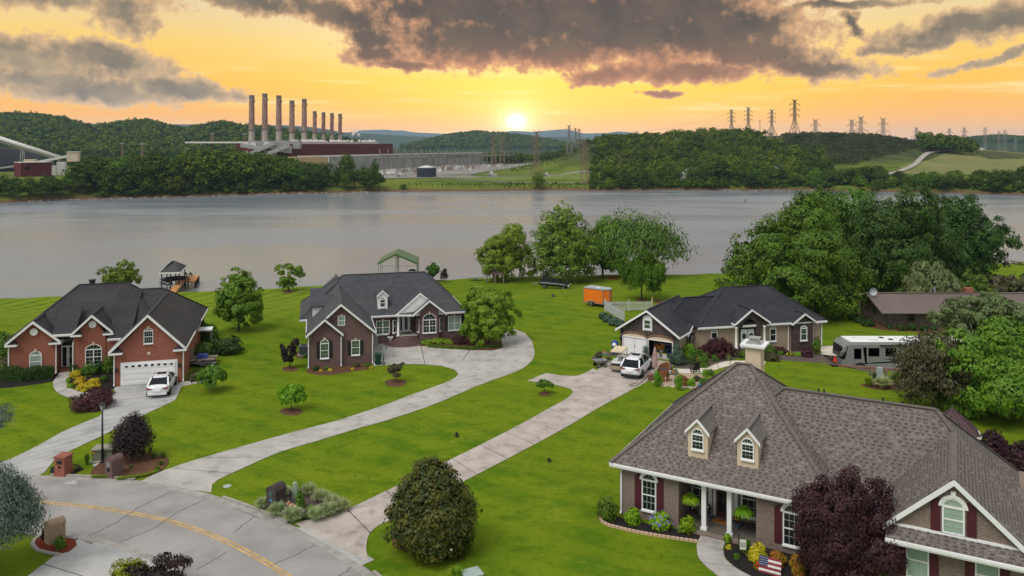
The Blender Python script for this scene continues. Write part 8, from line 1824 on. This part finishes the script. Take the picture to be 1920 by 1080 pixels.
for lab,px,py,s,c in (('terracotta-brown planter at the driveway edge by the patio',1220,713,.34,3),('blue planter near the open garage',1254,692,.28,1),('bright teal pot at the patio rim',1311,726,.16,7),('black bucket at the garage corner',1260,683,.26,2)):
 q = thing('planter',lab,'planter',at(px,py)); MB().lathe([(s * .75,0),(s,s * 1.5),(s * 1.06,s * 1.6),(s * .9,s * 1.58)],12).build('pot',{1220: mat('terracotta',(.20,.10,.07)),1254: mat('pot_violet',(.06,.05,.35)),1311: mat('pot_teal',(.02,.30,.40)),1260: M_PLASTIC}[px],q)
o = thing('adirondack_chair','dark grey garden chair on the edge of the pale path','chair',at(1304,699),math.radians(200)); MB().beam((0,.1,.3),(0,.35,1.05),.55,.04,up=(0,1,0)).build('backrest',M_PLASTIC,o); MB().box((-.3,-.4,.28),(.3,.15,.33)).box((-.36,-.4,.5),(-.26,.2,.54)).box((.26,-.4,.5),(.36,.2,.54)).build('seat',M_PLASTIC,o); [MB().box((x - .03,y - .03,0),(x + .03,y + .03,.5)).build('leg',M_PLASTIC,o) for x in (-.31,.31) for y in (-.36,.15)]
for k,(px,py) in enumerate([(1248,717),(1262,721),(1302,725)]):
 q = tag(MB().tube([(0,0,0),(0,0,.35)],.015,5).lathe([(.05,.35),(.06,.42),(.0,.46)],8).build('garden_light',M_WHITE,loc=at(px,py)),['little white garden light left of the patio table','little white garden light before the patio table','little white garden light beside the lime patio shrub'][k],'garden light')
rs = MB(); r6 = random.Random(8)
for k in range(90):
 t = r6.random(); px = 1236 + 112 * t; py = 722 + 5 * math.sin(t * 3) + r6.uniform(-1.2,1.2); q = at(px,py); s = r6.uniform(.06,.14); rs.lathe([(.01,-.02),(s,.0),(s * .8,s * .6),(.01,s * .8)],6,q)
tag(rs.build('border_stones',mat('pale_stone',(.45,.40,.34),.9,vs=3.0,var=.3),uv=False),'rim of pale cobbles along the gravel patio',kind='stuff')
hs = [at(*q) + Vector((0,0,.06)) for q in ((1214,706),(1206,715),(1194,724),(1184,726),(1180,723),(1188,721),(1196,718))]
tag(MB().tube([Vector((a,b,.08)) for a,b in smooth_line(hs,.3)],.022,5).build('garden_hose',M_PLASTIC),'dark garden hose looping over the pale driveway','hose')
p = Vector((32.1,81.5,-.4)); o = thing('utility_cart','green machine with a box standing left of the motorhome','machine',(31.6,86.5,float(gz(31.6,86.5))),.3); MB().box((-.6,-.5,.5),(.5,.5,1.0)).build('cabinet',CL[5],o); MB().box((-.5,-.45,1.0),(.4,.45,1.5)).build('hopper',mat('teal_green',(.02,.22,.15),.5),o); wheel(o,-.3,-.6,.3,.15); wheel(o,-.3,.6,.3,.15)
p = at(1558,661,0); o = thing('red_cover','bright red-orange folded cover beside the motorhome front','cover',(31.6,77.9,-.4)); o.scale = (.45,.45,.6); MB().add([(-.4,-.3,0),(.4,-.3,0),(.4,.3,0),(-.4,.3,0),(.1,0,.9),(-.1,.1,.8)],[(0,1,4),(1,2,4),(2,3,5,4),(3,0,5),(0,4,5),(3,2,1,0)]).build('cloth',mat('red_cloth',(.60,.05,.02),.7),o)
for px,py,h in ((856,820,11),(1030,866,8),(1190,779,0)):
 if h: shrub('tiny dark seedling standing in the ' + ('middle lawn' if px < 900 else 'lawn right of the straight driveway'),px,py,8,h,'plum',90,.05,name='seedling',cat='plant')
# ---- ragged turf along the edges of the paving
r9 = np.random.default_rng(12); ET = []
for root in [o for o in bpy.data.objects if o.name.startswith(('driveway','footpath')) and o.parent is None]:
 jb = [c for c in root.children if c.name.startswith('joint_bed')]
 if not jb: continue
 pts = np.array([v.co[:2] for v in jb[0].data.vertices]); pts = pts[len(pts) // 2:]; nh = len(pts) // 2
 for side in ((pts[:nh],pts[nh:]) if not root.name.startswith('driveway_apron') else ()):
  for a,b in zip(side[:-1],side[1:]):
   d = b - a; L = np.linalg.norm(d)
   if L < .01 or (a[1] + b[1]) > 190: continue
   n = int(L * 22); t = r9.random(n); nm = np.array([-d[1],d[0]]) / L; c = a + d * t[:,None] + nm * r9.normal(0,.05,n)[:,None]
   for q in c:
    an = r9.uniform(0,6.28); s = r9.uniform(.025,.06); dx,dy = math.cos(an) * s,math.sin(an) * s; hz = r9.uniform(.015,.045)
    ET += [(q[0] - dx,q[1] - dy,0),(q[0] + dx,q[1] + dy,0),(q[0] + dx * .4 + .02,q[1] + dy * .4,hz),(q[0] - dx * .6,q[1] - dy * .6 + .02,hz)]
LG['turf'] = mat_leaf('leaf_turf',(.10,.16,.006),(.16,.20,.008),.1,.9,0.0,2.0,.05)
tag(obj('edge_grass',raw_mesh('edge_grass',np.array(ET),4,[LG['turf']])),'ragged grass growing over the edges of the paving',kind='stuff')
# ================================================================ POWER PLANT, PYLONS, COAL YARD
def gp(px,D): x = (px - 960) / F * D; return x,D,float(gz(x,D))
def zz(py,D): return CH + (YH - py) * D / F
M_STACKC = mat('stack_concrete',(.42,.36,.31),.9,.15,vs=.08,var=.12,stain=.3,ss=.05);
def mat_band():
 m = bpy.data.materials.new('stack_band'); m.use_nodes = True; T = NT(m.node_tree); P = T.n('ShaderNodeTexCoord').outputs['Object']
 n = T.noise(T.vm('MULTIPLY',P,(1,1,.35)),.8,5.0,.7); c = T.mix(T.sstep(n,.42,.60),(.27,.115,.085),(.36,.27,.23))
 p = T.n('ShaderNodeBsdfPrincipled',None,Base__Color=c,Roughness=.9); T.t.links.new(p.outputs[0],T.n('ShaderNodeOutputMaterial').inputs[0]); return m
M_STACKR = mat_band(); M_STACKT = mat('stack_top',(.17,.15,.135),.9)
for k,(px,top,w0,w1,D) in enumerate([(472,178.5,9.4,12.5,900),(496.5,175.5,9.4,12.5,905),(522.8,179,9.4,12,910),(547.4,188.5,9.0,11.5,915),(570.5,185.5,8.8,11.2,920),(590,208.5,7.2,8.4,960),(606.5,210.5,6.8,8,970),(622.3,212,6.8,8,980),(637.6,213.5,6.8,7.6,990)]):
 x,y,z = gp(px,D); H = zz(top,D) - z; r1,r0 = w0 / 2 * D / F,w1 / 2 * D / F
 lab = ['first tall smokestack from the left','second and highest smokestack from the left','third tall smokestack from the left','fourth smokestack, shorter than its neighbours','fifth smokestack with the most flaked paint','first of the four short smokestacks','second of the four short smokestacks','third of the four short smokestacks','last smokestack on the right'][k] + ' of the power plant'
 root = thing('smokestack',lab,'smokestack',(x,y,z),0,'smokestacks of the power plant'); rr = lambda t: r0 + (r1 - r0) * t; sp = .50 if k < 5 else .58
 MB().lathe([(rr(0),0),(rr(sp),H * sp)],20,cap=False).build('shaft',M_STACKC,root,True,uv=False); MB().lathe([(rr(sp),H * sp),(rr(.95),H * .95)],20,cap=False).build('painted_shaft',M_STACKR,root,True,uv=False)
 MB().lathe([(rr(.95),H * .95),(rr(1) * 1.03,H * .955),(rr(1) * 1.03,H),(rr(1) * .8,H),(rr(1) * .8,H * .97)],20).build('rim',M_STACKT,root,uv=False)
 MB().lathe([(rr(sp) + .05,H * sp - .6),(rr(sp) + .9,H * sp - .5),(rr(sp) + .9,H * sp + .3),(rr(sp),H * sp + .3)],20,cap=False).box((rr(sp) - .1,-.8,H * sp - 1),(rr(sp) + 1.1,.8,H * sp + 1.2)).box((rr(.93) - .3,-.8,H * .90),(rr(.93) + .7,.8,H * .93)).build('gallery',M_STACKT,root,uv=False)
M_PRED = mat('plant_red',(.125,.022,.024),.8,.2,vs=.05,var=.15,stain=.3,ss=.04); M_PGREY = mat('plant_grey',(.33,.325,.31),.8,.2,vs=.1,var=.12,stain=.4,ss=.08); M_PYEL = mat('plant_tan',(.42,.29,.17),.85,.2,vs=.1,var=.08); M_PWH = mat('plant_white',(.62,.60,.56),.7,.2,vs=.2,var=.1,stain=.3,ss=.2)
def slab3(root,name,m,px0,D0,px1,D1,depth,ytop,ybot=None,z0=-9.0):
 """block whose front runs from (px0, D0) to (px1, D1); ytop at its left end"""
 x0,x1 = (px0 - 960) / F * D0,(px1 - 960) / F * D1; zt = zz(ytop,D0); zb = z0 if ybot is None else zz(ybot,D0); d = Vector((x1 - x0,D1 - D0,0)).normalized(); n = Vector((-d.y,d.x,0)) * depth
 MB().prism([(x0,D0),(x1,D1),(x1 + n.x,D1 + n.y),(x0 + n.x,D0 + n.y)],zb,zt).build(name,m,root); return x0,x1,zt
pp = thing('power_plant','long power plant hall with dark red walls, white roof and tan brick front','power plant',(-180,760,-3))
pp.location = (0,0,0)
slab3(pp,'boiler_hall',M_PRED,542,700,736.5,900,55,270); slab3(pp,'roof_band',M_PWH,541,712,709,905,45,265.5,271)
slab3(pp,'dark_cornice',mat('plant_maroon',(.10,.016,.018),.8),541.5,699.5,736.8,899.5,3,270.5,274); slab3(pp,'turbine_hall',M_PGREY,616,655,905,900,30,293.5); slab3(pp,'tan_hall',M_PYEL,561,640,616.5,655,34,295); slab3(pp,'parapet',M_PWH,561,639.5,905,899,2,292.2,294.2)
slab3(pp,'coal_bunker',M_PGREY,466,700,562,706,14,264,279); slab3(pp,'red_base',M_PRED,452,720,545,715,40,270); slab3(pp,'grey_tower',M_PGREY,512,690,543,694,12,266,285); slab3(pp,'grey_tower',M_PGREY,533,685,547,687,10,273,287)
slab3(pp,'roll_door',M_PGREY,604,650.5,614,653,1.0,308,314); slab3(pp,'roll_door',M_DARK,604,650.3,614,652.7,1.0,313.5,322)
slab3(pp,'white_roof_building',M_PWH,347,760,470,740,20,265.5,268.5); slab3(pp,'far_red_wing',M_PRED,948,960,982,1010,20,299);
mb = MB()
for k in range(34):
 t = k / 33; D0 = 655 + 245 * t; px = 616 + 289 * t; x = (px - 960) / F * (D0 - .6); mb.box((x - .25,D0 - 1.0,-3),(x + .25,D0 - .3,zz(293.5,655)))
mb.build('pilasters',M_PWH,pp)
mb = MB(); r7 = random.Random(3)
for k in range(60):
 t = r7.random(); D0 = 720 + 185 * t; px = 545 + 160 * t; x = (px - 960) / F * D0; z = zz(265.5,712); s = r7.uniform(.5,1.8); mb.box((x - s,D0,z),(x + s,D0 + s,z + r7.uniform(.6,2.4)))
mb.build('roof_equipment',M_PWH,pp)
st = MB()
for px,h,r in ((663,6,2.2),(668,8,2.6),(673,5,1.8),(666,10,1.6)): x = (px - 960) / F * 850; st.lathe([(0,zz(262,850) + h - r),(r * .8,zz(262,850) + h - r * .5),(r,zz(262,850) + h),(r * .6,zz(262,850) + h + r * .7),(0,zz(262,850) + h + r)],8,(x,850,0))
tag(st.build('steam_plume',mat('steam',(.62,.60,.58),.95),smooth=True,uv=False),'small white steam plume above the right end of the plant roof','steam')
for i,(p0,y0,p1,y1,D) in enumerate([(466,290,515,268,688),(482,296,540,274,682),(452,272,500,280,690)]):
 a,b = Vector(((p0 - 960) / F * D,D,zz(y0,D))),Vector(((p1 - 960) / F * D,D,zz(y1,D))); MB().beam(a,b,4.0,3.2).build('conveyor_gallery',M_PGREY,pp)
for px in (463,480,497,512): x = (px - 960) / F * 690; MB().box((x - .4,690,-4),(x + .4,691,zz(282,690))).beam((x - 3,690,-4),(x + 3,690,zz(284,690)),.5).build('trestle',M_PWH,pp)
for px in (474,500): x = (px - 960) / F * 698.5; MB().lathe([(3.0,0),(3.0,.4)],16).xform(lambda v,x=x: Vector((x + v.x,698.6 - v.z,zz(272,698) + v.y))).lathe([(1.8,0),(1.8,.6)],16).build('sheave',M_PWH,pp)
x,y,z = gp(799.5,560); root = thing('storage_tank','dark blue-black cylindrical tank with a white conical roof','tank',(x,y,z)); r = 18 / F * 560; h = zz(314.5,560) - z
MB().lathe([(r,0),(r,h)],32,cap=False).build('shell',mat('tank_navy',(.018,.026,.045),.5,vs=.3,var=.1),root,True); MB().lathe([(r + .15,h),(r * .5,h + 1.0),(0,h + 1.8)],32).build('roof',M_PWH,root,True)
mb = MB(); [mb.beam(((r + .05) * math.cos(a),(r + .05) * math.sin(a),0),((r + .05) * math.cos(a),(r + .05) * math.sin(a),h),.12) for a in np.linspace(0,6.28,24)]; mb.build('rib',M_STACKT,root)
yard = []
def farpoly(name,label,pts,m,dz=.25,kind='structure'):
 """sheet laid on the far land over a fan-shaped outline of (px, distance)"""
 P_ = [((p - 960) / F * D,D) for p,D in pts]; line = smooth_line(P_ + [P_[0]],6.0)[:-1] if len(P_) > 4 else P_; v = [(a,b,float(gz(a,b)) + dz) for a,b in line]; c = np.mean(v,axis=0); c[2] = float(gz(c[0],c[1])) + dz
 n = len(v); f = [(i,(i + 1) % n,n) for i in range(n)]; A_ = sum(v[i][0] * v[(i + 1) % n][1] - v[(i + 1) % n][0] * v[i][1] for i in range(n))
 if A_ < 0: f = [q[::-1] for q in f]
 return tag(link_mesh(name,v + [tuple(c)],f,m),label,kind=kind)
def farstrip(name,label,pts,w,m,dz=.3):
 L = smooth_line([((p - 960) / F * D,D) for p,D in pts],5.0); L = np.array(L); d = np.gradient(L,axis=0); d /= np.linalg.norm(d,axis=1)[:,None]; n = np.stack([-d[:,1],d[:,0]],1); v = []; f = []
 for i in range(len(L)):
  for s in (-1,-.33,.33,1): a = L[i] + n[i] * w / 2 * s; v.append((a[0],a[1],float(gz(a[0],a[1])) + dz))
  if i: f += [(4 * i - 4 + j,4 * i - 3 + j,4 * i + 1 + j,4 * i + j) for j in range(3)]
 return tag(link_mesh(name,v,f,m),label,kind='structure')
M_YARD = mat('yard_gravel',(.24,.225,.20),.95,.1,vs=.08,var=.12); M_MEADOW = mat('meadow',(.20,.19,.07),.95,.1,vs=.03,col2=(.13,.15,.04),vdet=6.0); M_LAWNF = mat('far_lawn',(.12,.17,.03),.95,.1,vs=.05,col2=(.16,.20,.05))
farstrip('access_road','grey service road past the dark tank and towers',[(715,540),(760,542),(830,548),(900,560),(1000,572),(1110,575)],7,M_YARD)
farstrip('path','pale track along the far lawn',[(850,512),(960,504),(1112,500)],2.5,M_YARD)
farpoly('yard','grey gravel yard round the dark tank',[(715,545),(860,545),(900,562),(860,585),(715,585)],M_YARD,.2); farpoly('yard','gravel switchyard surface',[(712,600),(850,600),(935,700),(1000,850),(780,860),(712,700)],M_YARD,.2)
farpoly('far_lawn','sunlit green lawn between the service road and the water',[(905,515),(1108,506),(1108,566),(1000,566),(890,552),(850,530)],M_LAWNF,.15); farstrip('track','pale track up to the switchyard',[(835,560),(870,590),(895,630)],5,M_YARD)
ms_ = mat('lattice_steel',(.26,.24,.215),.7,.3,metal=.1); mt_ = mat('lattice_rust',(.24,.155,.105),.8,.2); mdk = mat('lattice_dark',(.11,.105,.10),.8,.2)
def lattice_col(mb,x,y,z0,z1,w0,w1,n=4,t=.2):
 c = lambda f,i: (x + (w0 + (w1 - w0) * f) / 2 * (1,-1,-1,1)[i % 4],y + (w0 + (w1 - w0) * f) / 2 * (1,1,-1,-1)[i % 4],z0 + (z1 - z0) * f)
 for i in range(4):
  mb.beam(c(0,i),c(1,i),t)
  for k in range(n):
   mb.beam(c(k / n,i),c((k + 1) / n,i + 1),t * .6); mb.beam(c((k + 1) / n,i),c(k / n,i + 1),t * .6)
for row,(p0,D0,p1,D1,n,top) in enumerate([(712,620,885,800,12,279),(760,640,900,840,12,286),(700,610,870,760,10,288),(800,700,1000,960,14,283),(880,760,1012,1000,9,284)]):
 root = thing('switchyard_gantry','row of steel lattice gantries in the switchyard, ' + ('first row from the plant','second row from the plant','front row nearest the lake','long rear row','rear row at the far right end')[row],'gantry',(0,0,0),0,'switchyard gantries'); prev = None
 for k in range(n):
  t = k / (n - 1); D = D0 + (D1 - D0) * t; x = (p0 + (p1 - p0) * t - 960) / F * D; z = float(gz(x,D)); zt = zz(top,D0 if row < 3 else D); zt = z + min(24,zz(top,D) - z); mb = MB(); lattice_col(mb,x,D,z,zt,1.6,.5,5,.22); mb.build('column',ms_,root,uv=False)
  if prev: MB().beam((prev[0],prev[1],prev[3] * .72 + prev[2] * .28),(x,D,zt * .72 + z * .28),.9,1.1).build('beam',ms_,root,uv=False)
  prev = (x,D,z,zt)
r8 = random.Random(5)
for k in range(90):
 t = r8.random(); D = 595 + 160 * t + r8.uniform(-10,40); px = 712 + 200 * t + r8.uniform(-30,30); x = (px - 960) / F * D; z = float(gz(x,D)); s = r8.uniform(1.0,2.4)
 mb = MB().box((-s,-s * .6,.4),(s,s * .6,s * 1.3)).box((-s * 1.15,-s * .9,0),(s * 1.15,s * .9,.4)); [mb.lathe([(.18,0),(.3,.3),(.18,.6),(.3,.9),(.12,1.4)],6,(dx,0,s * 1.3)) for dx in (-s * .6,0,s * .6)]
 tag(mb.build('transformer',(M_PGREY,M_PWH,mt_)[k % 5 % 3],loc=(x,D,z),uv=False),'small grey or rusty transformer standing in the switchyard','transformer','transformers in the switchyard')
for lab,px,D,s in (('pale machine unit on the gravel left of the dark tank',752,552,2.2),('grey machinery block right of the nearest tower',1026,560,2.0),('square grey cooling unit beside the service road',923,556,2.6)):
 x,y,z = gp(px,D); root = thing('machinery',lab,'machinery',(x,y,z)); MB().box((-s * 1.3,-s * .6,0),(s * 1.3,s * .6,s)).build('body',M_PGREY,root); MB().box((-s * .6,-s * .4,s),(s * .2,s * .4,s * 1.6)).build('hood',M_PWH,root); MB().box((-s * 1.2,-s * .62,s * .3),(-s * .2,-s * .6,s * .8)).build('grille',M_STACKT,root)
def pylon(label,px,D,top,kind,m,base=None,group=None,w=None,sink=0.0,t=.22):
 x,y,z = gp(px,D); z -= sink; H = zz(top,D) - z; mb = MB(); w0 = w or H * .20; root = thing('lattice_tower',label,'pylon',(x,y,z),math.radians(12),group)
 if kind == 'tall': waist,wt,arms = .50,.055,[(.62,.13),(.745,.13),(.87,.13)]
 elif kind == 'near': waist,wt,arms = .62,.05,[(.62,.13),(.74,.13),(.86,.12)]
 else: waist,wt,arms = .45,.07,[(.70,.17),(.86,.12)]
 n1,n2 = 5,7
 def ring(f,i): wd = (w0 + (H * wt - w0) * min(1,f / waist)) if f < waist else H * (wt - (f - waist) / (1 - waist) * wt * .4); return (wd / 2 * (1,-1,-1,1)[i % 4],wd / 2 * (1,1,-1,-1)[i % 4],H * f)
 lv = [waist * (1 - (1 - k / n1) ** 1.25) for k in range(n1 + 1)] + [waist + (.97 - waist) * k / n2 for k in range(1,n2 + 1)]
 for a,b in zip(lv[:-1],lv[1:]):
  for i in range(4): mb.beam(ring(a,i),ring(b,i),t); mb.beam(ring(a,i),ring(b,i + 1),t * .6); mb.beam(ring(a,i + 1),ring(b,i),t * .6); mb.beam(ring(b,i),ring(b,i + 1),t * .6)
 mb.build('mast',m,root,uv=False)
 for f,r in arms:
  ab = MB()
  for s in (-1,1):
   tip = (s * H * r,0,H * f)
   for i in ((0,3) if s > 0 else (1,2)): ab.beam(ring(f - .012,i),tip,t * .8); ab.beam(ring(f + .045,i),tip,t * .8)
   ab.beam(tip,(s * H * r,0,H * f - H * .045),t * .9)
  ab.build('cross_arm',m,root,uv=False)
 ab = MB()
 for s in (-1,1): ab.beam((0,0,H * .95),(s * H * .07,0,H * 1.0),t); ab.beam((s * H * .02,0,H * .93),(s * H * .07,0,H * 1.0),t)
 ab.build('peak',m,root,uv=False); return Vector((x,y,z)),H
T_ = {}
T_['a'] = pylon('lattice tower with a rusty shaft, right of the sun, behind the lone round tree',1006,560,244,'near',mt_,t=.20)
T_['b'] = pylon('lattice tower standing at the far water edge beside the right woods',1096,498,258,'near',mt_,t=.17)
T_['c'] = pylon('faint lattice tower in front of the wooded hill, left of the pair',925,700,253,'near',mt_,t=.17); T_['d'] = pylon('faint lattice tower in front of the wooded hill, right of the pair',941,760,253,'near',mt_,t=.18)
T_['e'] = pylon('biggest of the three lattice towers on the grassy rise',1067,720,234,'near',ms_,t=.26); T_['f'] = pylon('middle of the three lattice towers on the grassy rise',1079,790,239,'near',ms_,w=9,t=.24); T_['g'] = pylon('rightmost of the three lattice towers on the grassy rise',1086,830,241,'near',ms_,w=9,t=.24)
for k,(px,D,top,lab) in enumerate([(1371.5,780,204.5,'leftmost pylon on the crest of the right hill'),(1403,775,200,'second pylon from the left on the crest of the right hill'),(1447,750,204.8,'third pylon from the left on the crest of the right hill'),(1490,745,185.5,'tallest pylon on the crest of the right hill')]): T_[k] = pylon(lab,px,D,top,'tall',mdk if k == 3 else ms_,None,'pylons on the crest of the right hill',t=.27,sink=4,w=11)
for k,(px,D,top) in enumerate([(1529,1150,222.5),(1597,1150,223),(1614,1050,217),(1656,1120,220),(1718,1500,238),(1808,1500,238),(1780,1550,240),(1847,1800,237.5),(1873,1900,245),(1884,1800,243),(1904,2000,254)]):
 pylon('small far pylon on the right skyline, %s' % ['just right of the tallest one','left of a close pair','right and taller of the close pair','alone over the crest trees','in the gap before the dark copse','behind the right end of the copse','behind the middle of the copse','first on the far blue ridge','second on the far blue ridge','third on the far blue ridge','lowest on the far blue ridge'][k],px,D,top,'far',ms_,None,'far pylons on the skyline',t=.34,sink=8)
x,y,z = gp(1425,800); root = thing('floodlight_mast','thin mast with a lamp ring between the pylons of the right hill','mast',(x,y,z)); MB().tube([(0,0,0),(0,0,zz(226,800) - z)],.25,6).build('pole',mdk,root); MB().lathe([(1.2,0),(1.2,.5)],8,(0,0,zz(226,800) - z - .6)).build('lamp_ring',mdk,root)
wires = [(T_['b'],T_[0]),(T_['b'],T_[1]),(T_['a'],T_['b']),(T_['a'],T_['c']),(T_[0],T_['e'])]
for j,((pa,ha),(pb,hb)) in enumerate(wires):
 for i,(f,s) in enumerate(((.62,1),(.86,-1))):
  a = pa + Vector((s * ha * .13,0,ha * f)); b = pb + Vector((s * hb * .13,0,hb * f)); n = 16; pts = [a.lerp(b,k / n) - Vector((0,0,9.0 * math.sin(math.pi * k / n))) for k in range(n + 1)]
  tag(MB().tube(pts,.055,3,cap=False).build('power_line',mdk,uv=False),'thin power line sagging between lattice towers over the right woods','power line','power lines between the towers')
cy = thing('coal_conveyor','long inclined white conveyor tube descending to the coal yard building','conveyor',(0,0,0)); D = 620
a,b = Vector(((-60 - 960) / F * D,D,zz(240,D))),Vector(((113 - 960) / F * D,D,zz(296,D))); MB().tube([a,b],1.7,12).build('tube',M_PWH,cy,True); MB().beam(a - Vector((0,0,2.6)),b - Vector((0,0,2.2)),1.2,.5).build('truss',M_PGREY,cy)
mb = MB(); [mb.lathe([(1.78,-.2),(1.78,.2)],12,cap=False).build if False else None for _ in ()]
for k in range(26):
 q = a.lerp(b,k / 25); mb.beam(q + Vector((-.2,0,1.6)),q + Vector((.2,0,1.9)),.7,.5); mb.beam(q - Vector((0,0,1.6)),q - Vector((0,0,2.6)),.2)
mb.build('bands',M_STACKT,cy)
for px in (42,96): q = at(px,300,-3); x = (px - 960) / F * D; t = (px + 60) / 173; zt = a.lerp(b,t).z - 2; [MB().beam((x + s,D,-4),(x + s * .3,D,zt),.4).build('trestle_leg',M_PGREY,cy) for s in (-3,0,3)]
root = thing('coal_yard_tower','small cream transfer tower at the foot of the conveyor','building',(0,0,0)); slab3(root,'wall',mat('tower_cream',(.60,.50,.36),.8),125,612,146,614,7,285,303); slab3(root,'roof',M_PWH,124.5,611.5,146.5,613.5,8,284.3,285.6)
root = thing('red_shed','long dark red shed in the coal yard','building',(0,0,0)); slab3(root,'wall',M_PRED,39,560,97,575,14,305); slab3(root,'roof',M_PWH,38.8,559.5,97.3,574.5,15,304.3,305.3); slab3(root,'door',M_DARK,47,559.6,55,561.5,.5,313,318)
root = thing('conveyor_low','low conveyor running from the red shed up to the cream tower','conveyor',(0,0,0)); a,b = Vector(((60 - 960) / F * 600,600,zz(306,600))),Vector(((126 - 960) / F * 606,606,zz(293,606))); MB().beam(a,b,2.2,1.8).build('gallery',M_PWH,root); a = Vector(((0 - 960) / F * 590,590,zz(315,590))); MB().beam(a,a + Vector((16,0,2.0)),1.5,1.2).build('gallery',M_PGREY,root)
root = thing('pump_house','small pale pump building right of the red shed','building',(0,0,0)); slab3(root,'wall',M_PWH,106,590,122,592,8,304); slab3(root,'wall',M_PWH,97,575,104,576,6,311); slab3(root,'hut',mat('tower_cream',(.60,.50,.36),.8),44,596,66,598,6,299)
x,y = (-6 - 960) / F * 700,700; v = MB().lathe([(48,-4),(40,4),(24,13),(6,17),(0,17.5)],24,(x,y,0)); v.xform(lambda q: q + Vector((0,0,1.2 * math.sin(q.x * .3) * math.cos(q.y * .23)))); tag(v.build('coal_heap',mat('coal',(.012,.012,.015),.9),smooth=True,uv=False),'black coal heap at the left edge of the picture',kind='stuff')
for lab,px,D,top in (('floodlight mast behind the wooded bank, left of the plant',229,700,269),('floodlight mast behind the wooded bank, second from the left',267,700,270),('rusty lattice mast beside the plant',398,760,251),('rusty lattice mast on the left end of the plant',459,730,251)):
 x,y,z = gp(px,D); root = thing('floodlight_mast',lab,'mast',(x,y,z)); mb = MB(); lattice_col(mb,0,0,0,zz(top,D) - z,1.6,1.2,9,.18); mb.build('mast',mt_,root,uv=False); MB().box((-2,-.4,zz(top,D) - z - .4),(2,.4,zz(top,D) - z + .3)).build('lamp_bar',M_PGREY,root)
farpoly('meadow','dry sloping meadow on the right hill',[(1690,560),(1760,560),(1900,560),(1960,600),(1960,740),(1880,790),(1790,720),(1740,640),(1690,600)],M_MEADOW,.35)
farstrip('access_road','pale gravel road winding up the right meadow',[(1655,545),(1690,575),(1715,610),(1728,650),(1745,690),(1780,720),(1830,752)],4.0,mat('road_pale',(.33,.30,.26),.95),.8)
farpoly('yard','pale gravel lot at the far right',[(1850,520),(1960,520),(1960,575),(1895,572),(1870,545)],M_YARD,.5)
for k,(px,D,w,h,lab) in enumerate([(1272,508,3.5,3,'small white building glimpsed through the right bank trees'),(1298,512,4,4.5,'pale house front glimpsed through the right bank trees'),(1340,512,5,4.0,'white house glimpsed in the gap of the right bank trees'),(1362,514,4,3.5,'second white house in the gap of the right bank trees'),(1443,560,5,1.5,'grey roofed house above the right bank trees'),(1457,566,4,2.0,'white house gable beside the grey roof')]):
 x,y,z = gp(px,D); root = thing('far_house',lab,'house',(x,y,z + 2)); MB().box((-w,-3,-3),(w,3,h)).build('wall',M_PWH,root); MB().add([(-w - .4,-3.4,h),(w + .4,-3.4,h),(w + .4,3.4,h),(-w - .4,3.4,h),(-w,0,h + 1.8),(w,0,h + 1.8)],[(0,1,5,4),(2,3,4,5),(1,2,5),(3,0,4)]).build('roof',M_PGREY,root); MB().box((-w * .5,-3.05,.6),(-w * .1,-3.0,1.8)).build('window',M_GLASS,root)
x,y,z = gp(1839,745); root = thing('parked_truck','tiny white truck at the top of the meadow road','truck',(x,y,z + .8)); MB().box((-3,-1.2,.6),(1.2,1.2,2.8)).build('box',M_PWH,root); MB().box((1.3,-1.1,.5),(3,1.1,2.2)).build('cab',M_PWH,root); wheel(root,-1.8,-1.2,.5); wheel(root,2.0,-1.2,.5)
p = at(1397,379,WATER); tag(MB().lathe([(.35,-.3),(.35,.5),(.15,.6),(.15,1.6),(0,1.7)],8).build('buoy',mat('buoy_green',(.02,.08,.04)),loc=p,uv=False),'small dark channel buoy floating on the lake','buoy')
same = {}
for o in bpy.data.objects:
 if o.get('group') and o.get('label') and o.parent is None: same.setdefault(o['label'],[]).append(o)
ORD = 'first second third fourth fifth sixth seventh eighth ninth tenth eleventh twelfth thirteenth fourteenth fifteenth sixteenth'.split()
for lab,os_ in same.items():
 if 1 < len(os_) <= 16 and os_[0]['category'] != 'power line' and len(lab.split()) < 14:
  for w,o in zip(ORD,sorted(os_,key=lambda o: o.location.x / max(1.0,o.location.y))): o['label'] = lab + ', ' + w + ' from left'
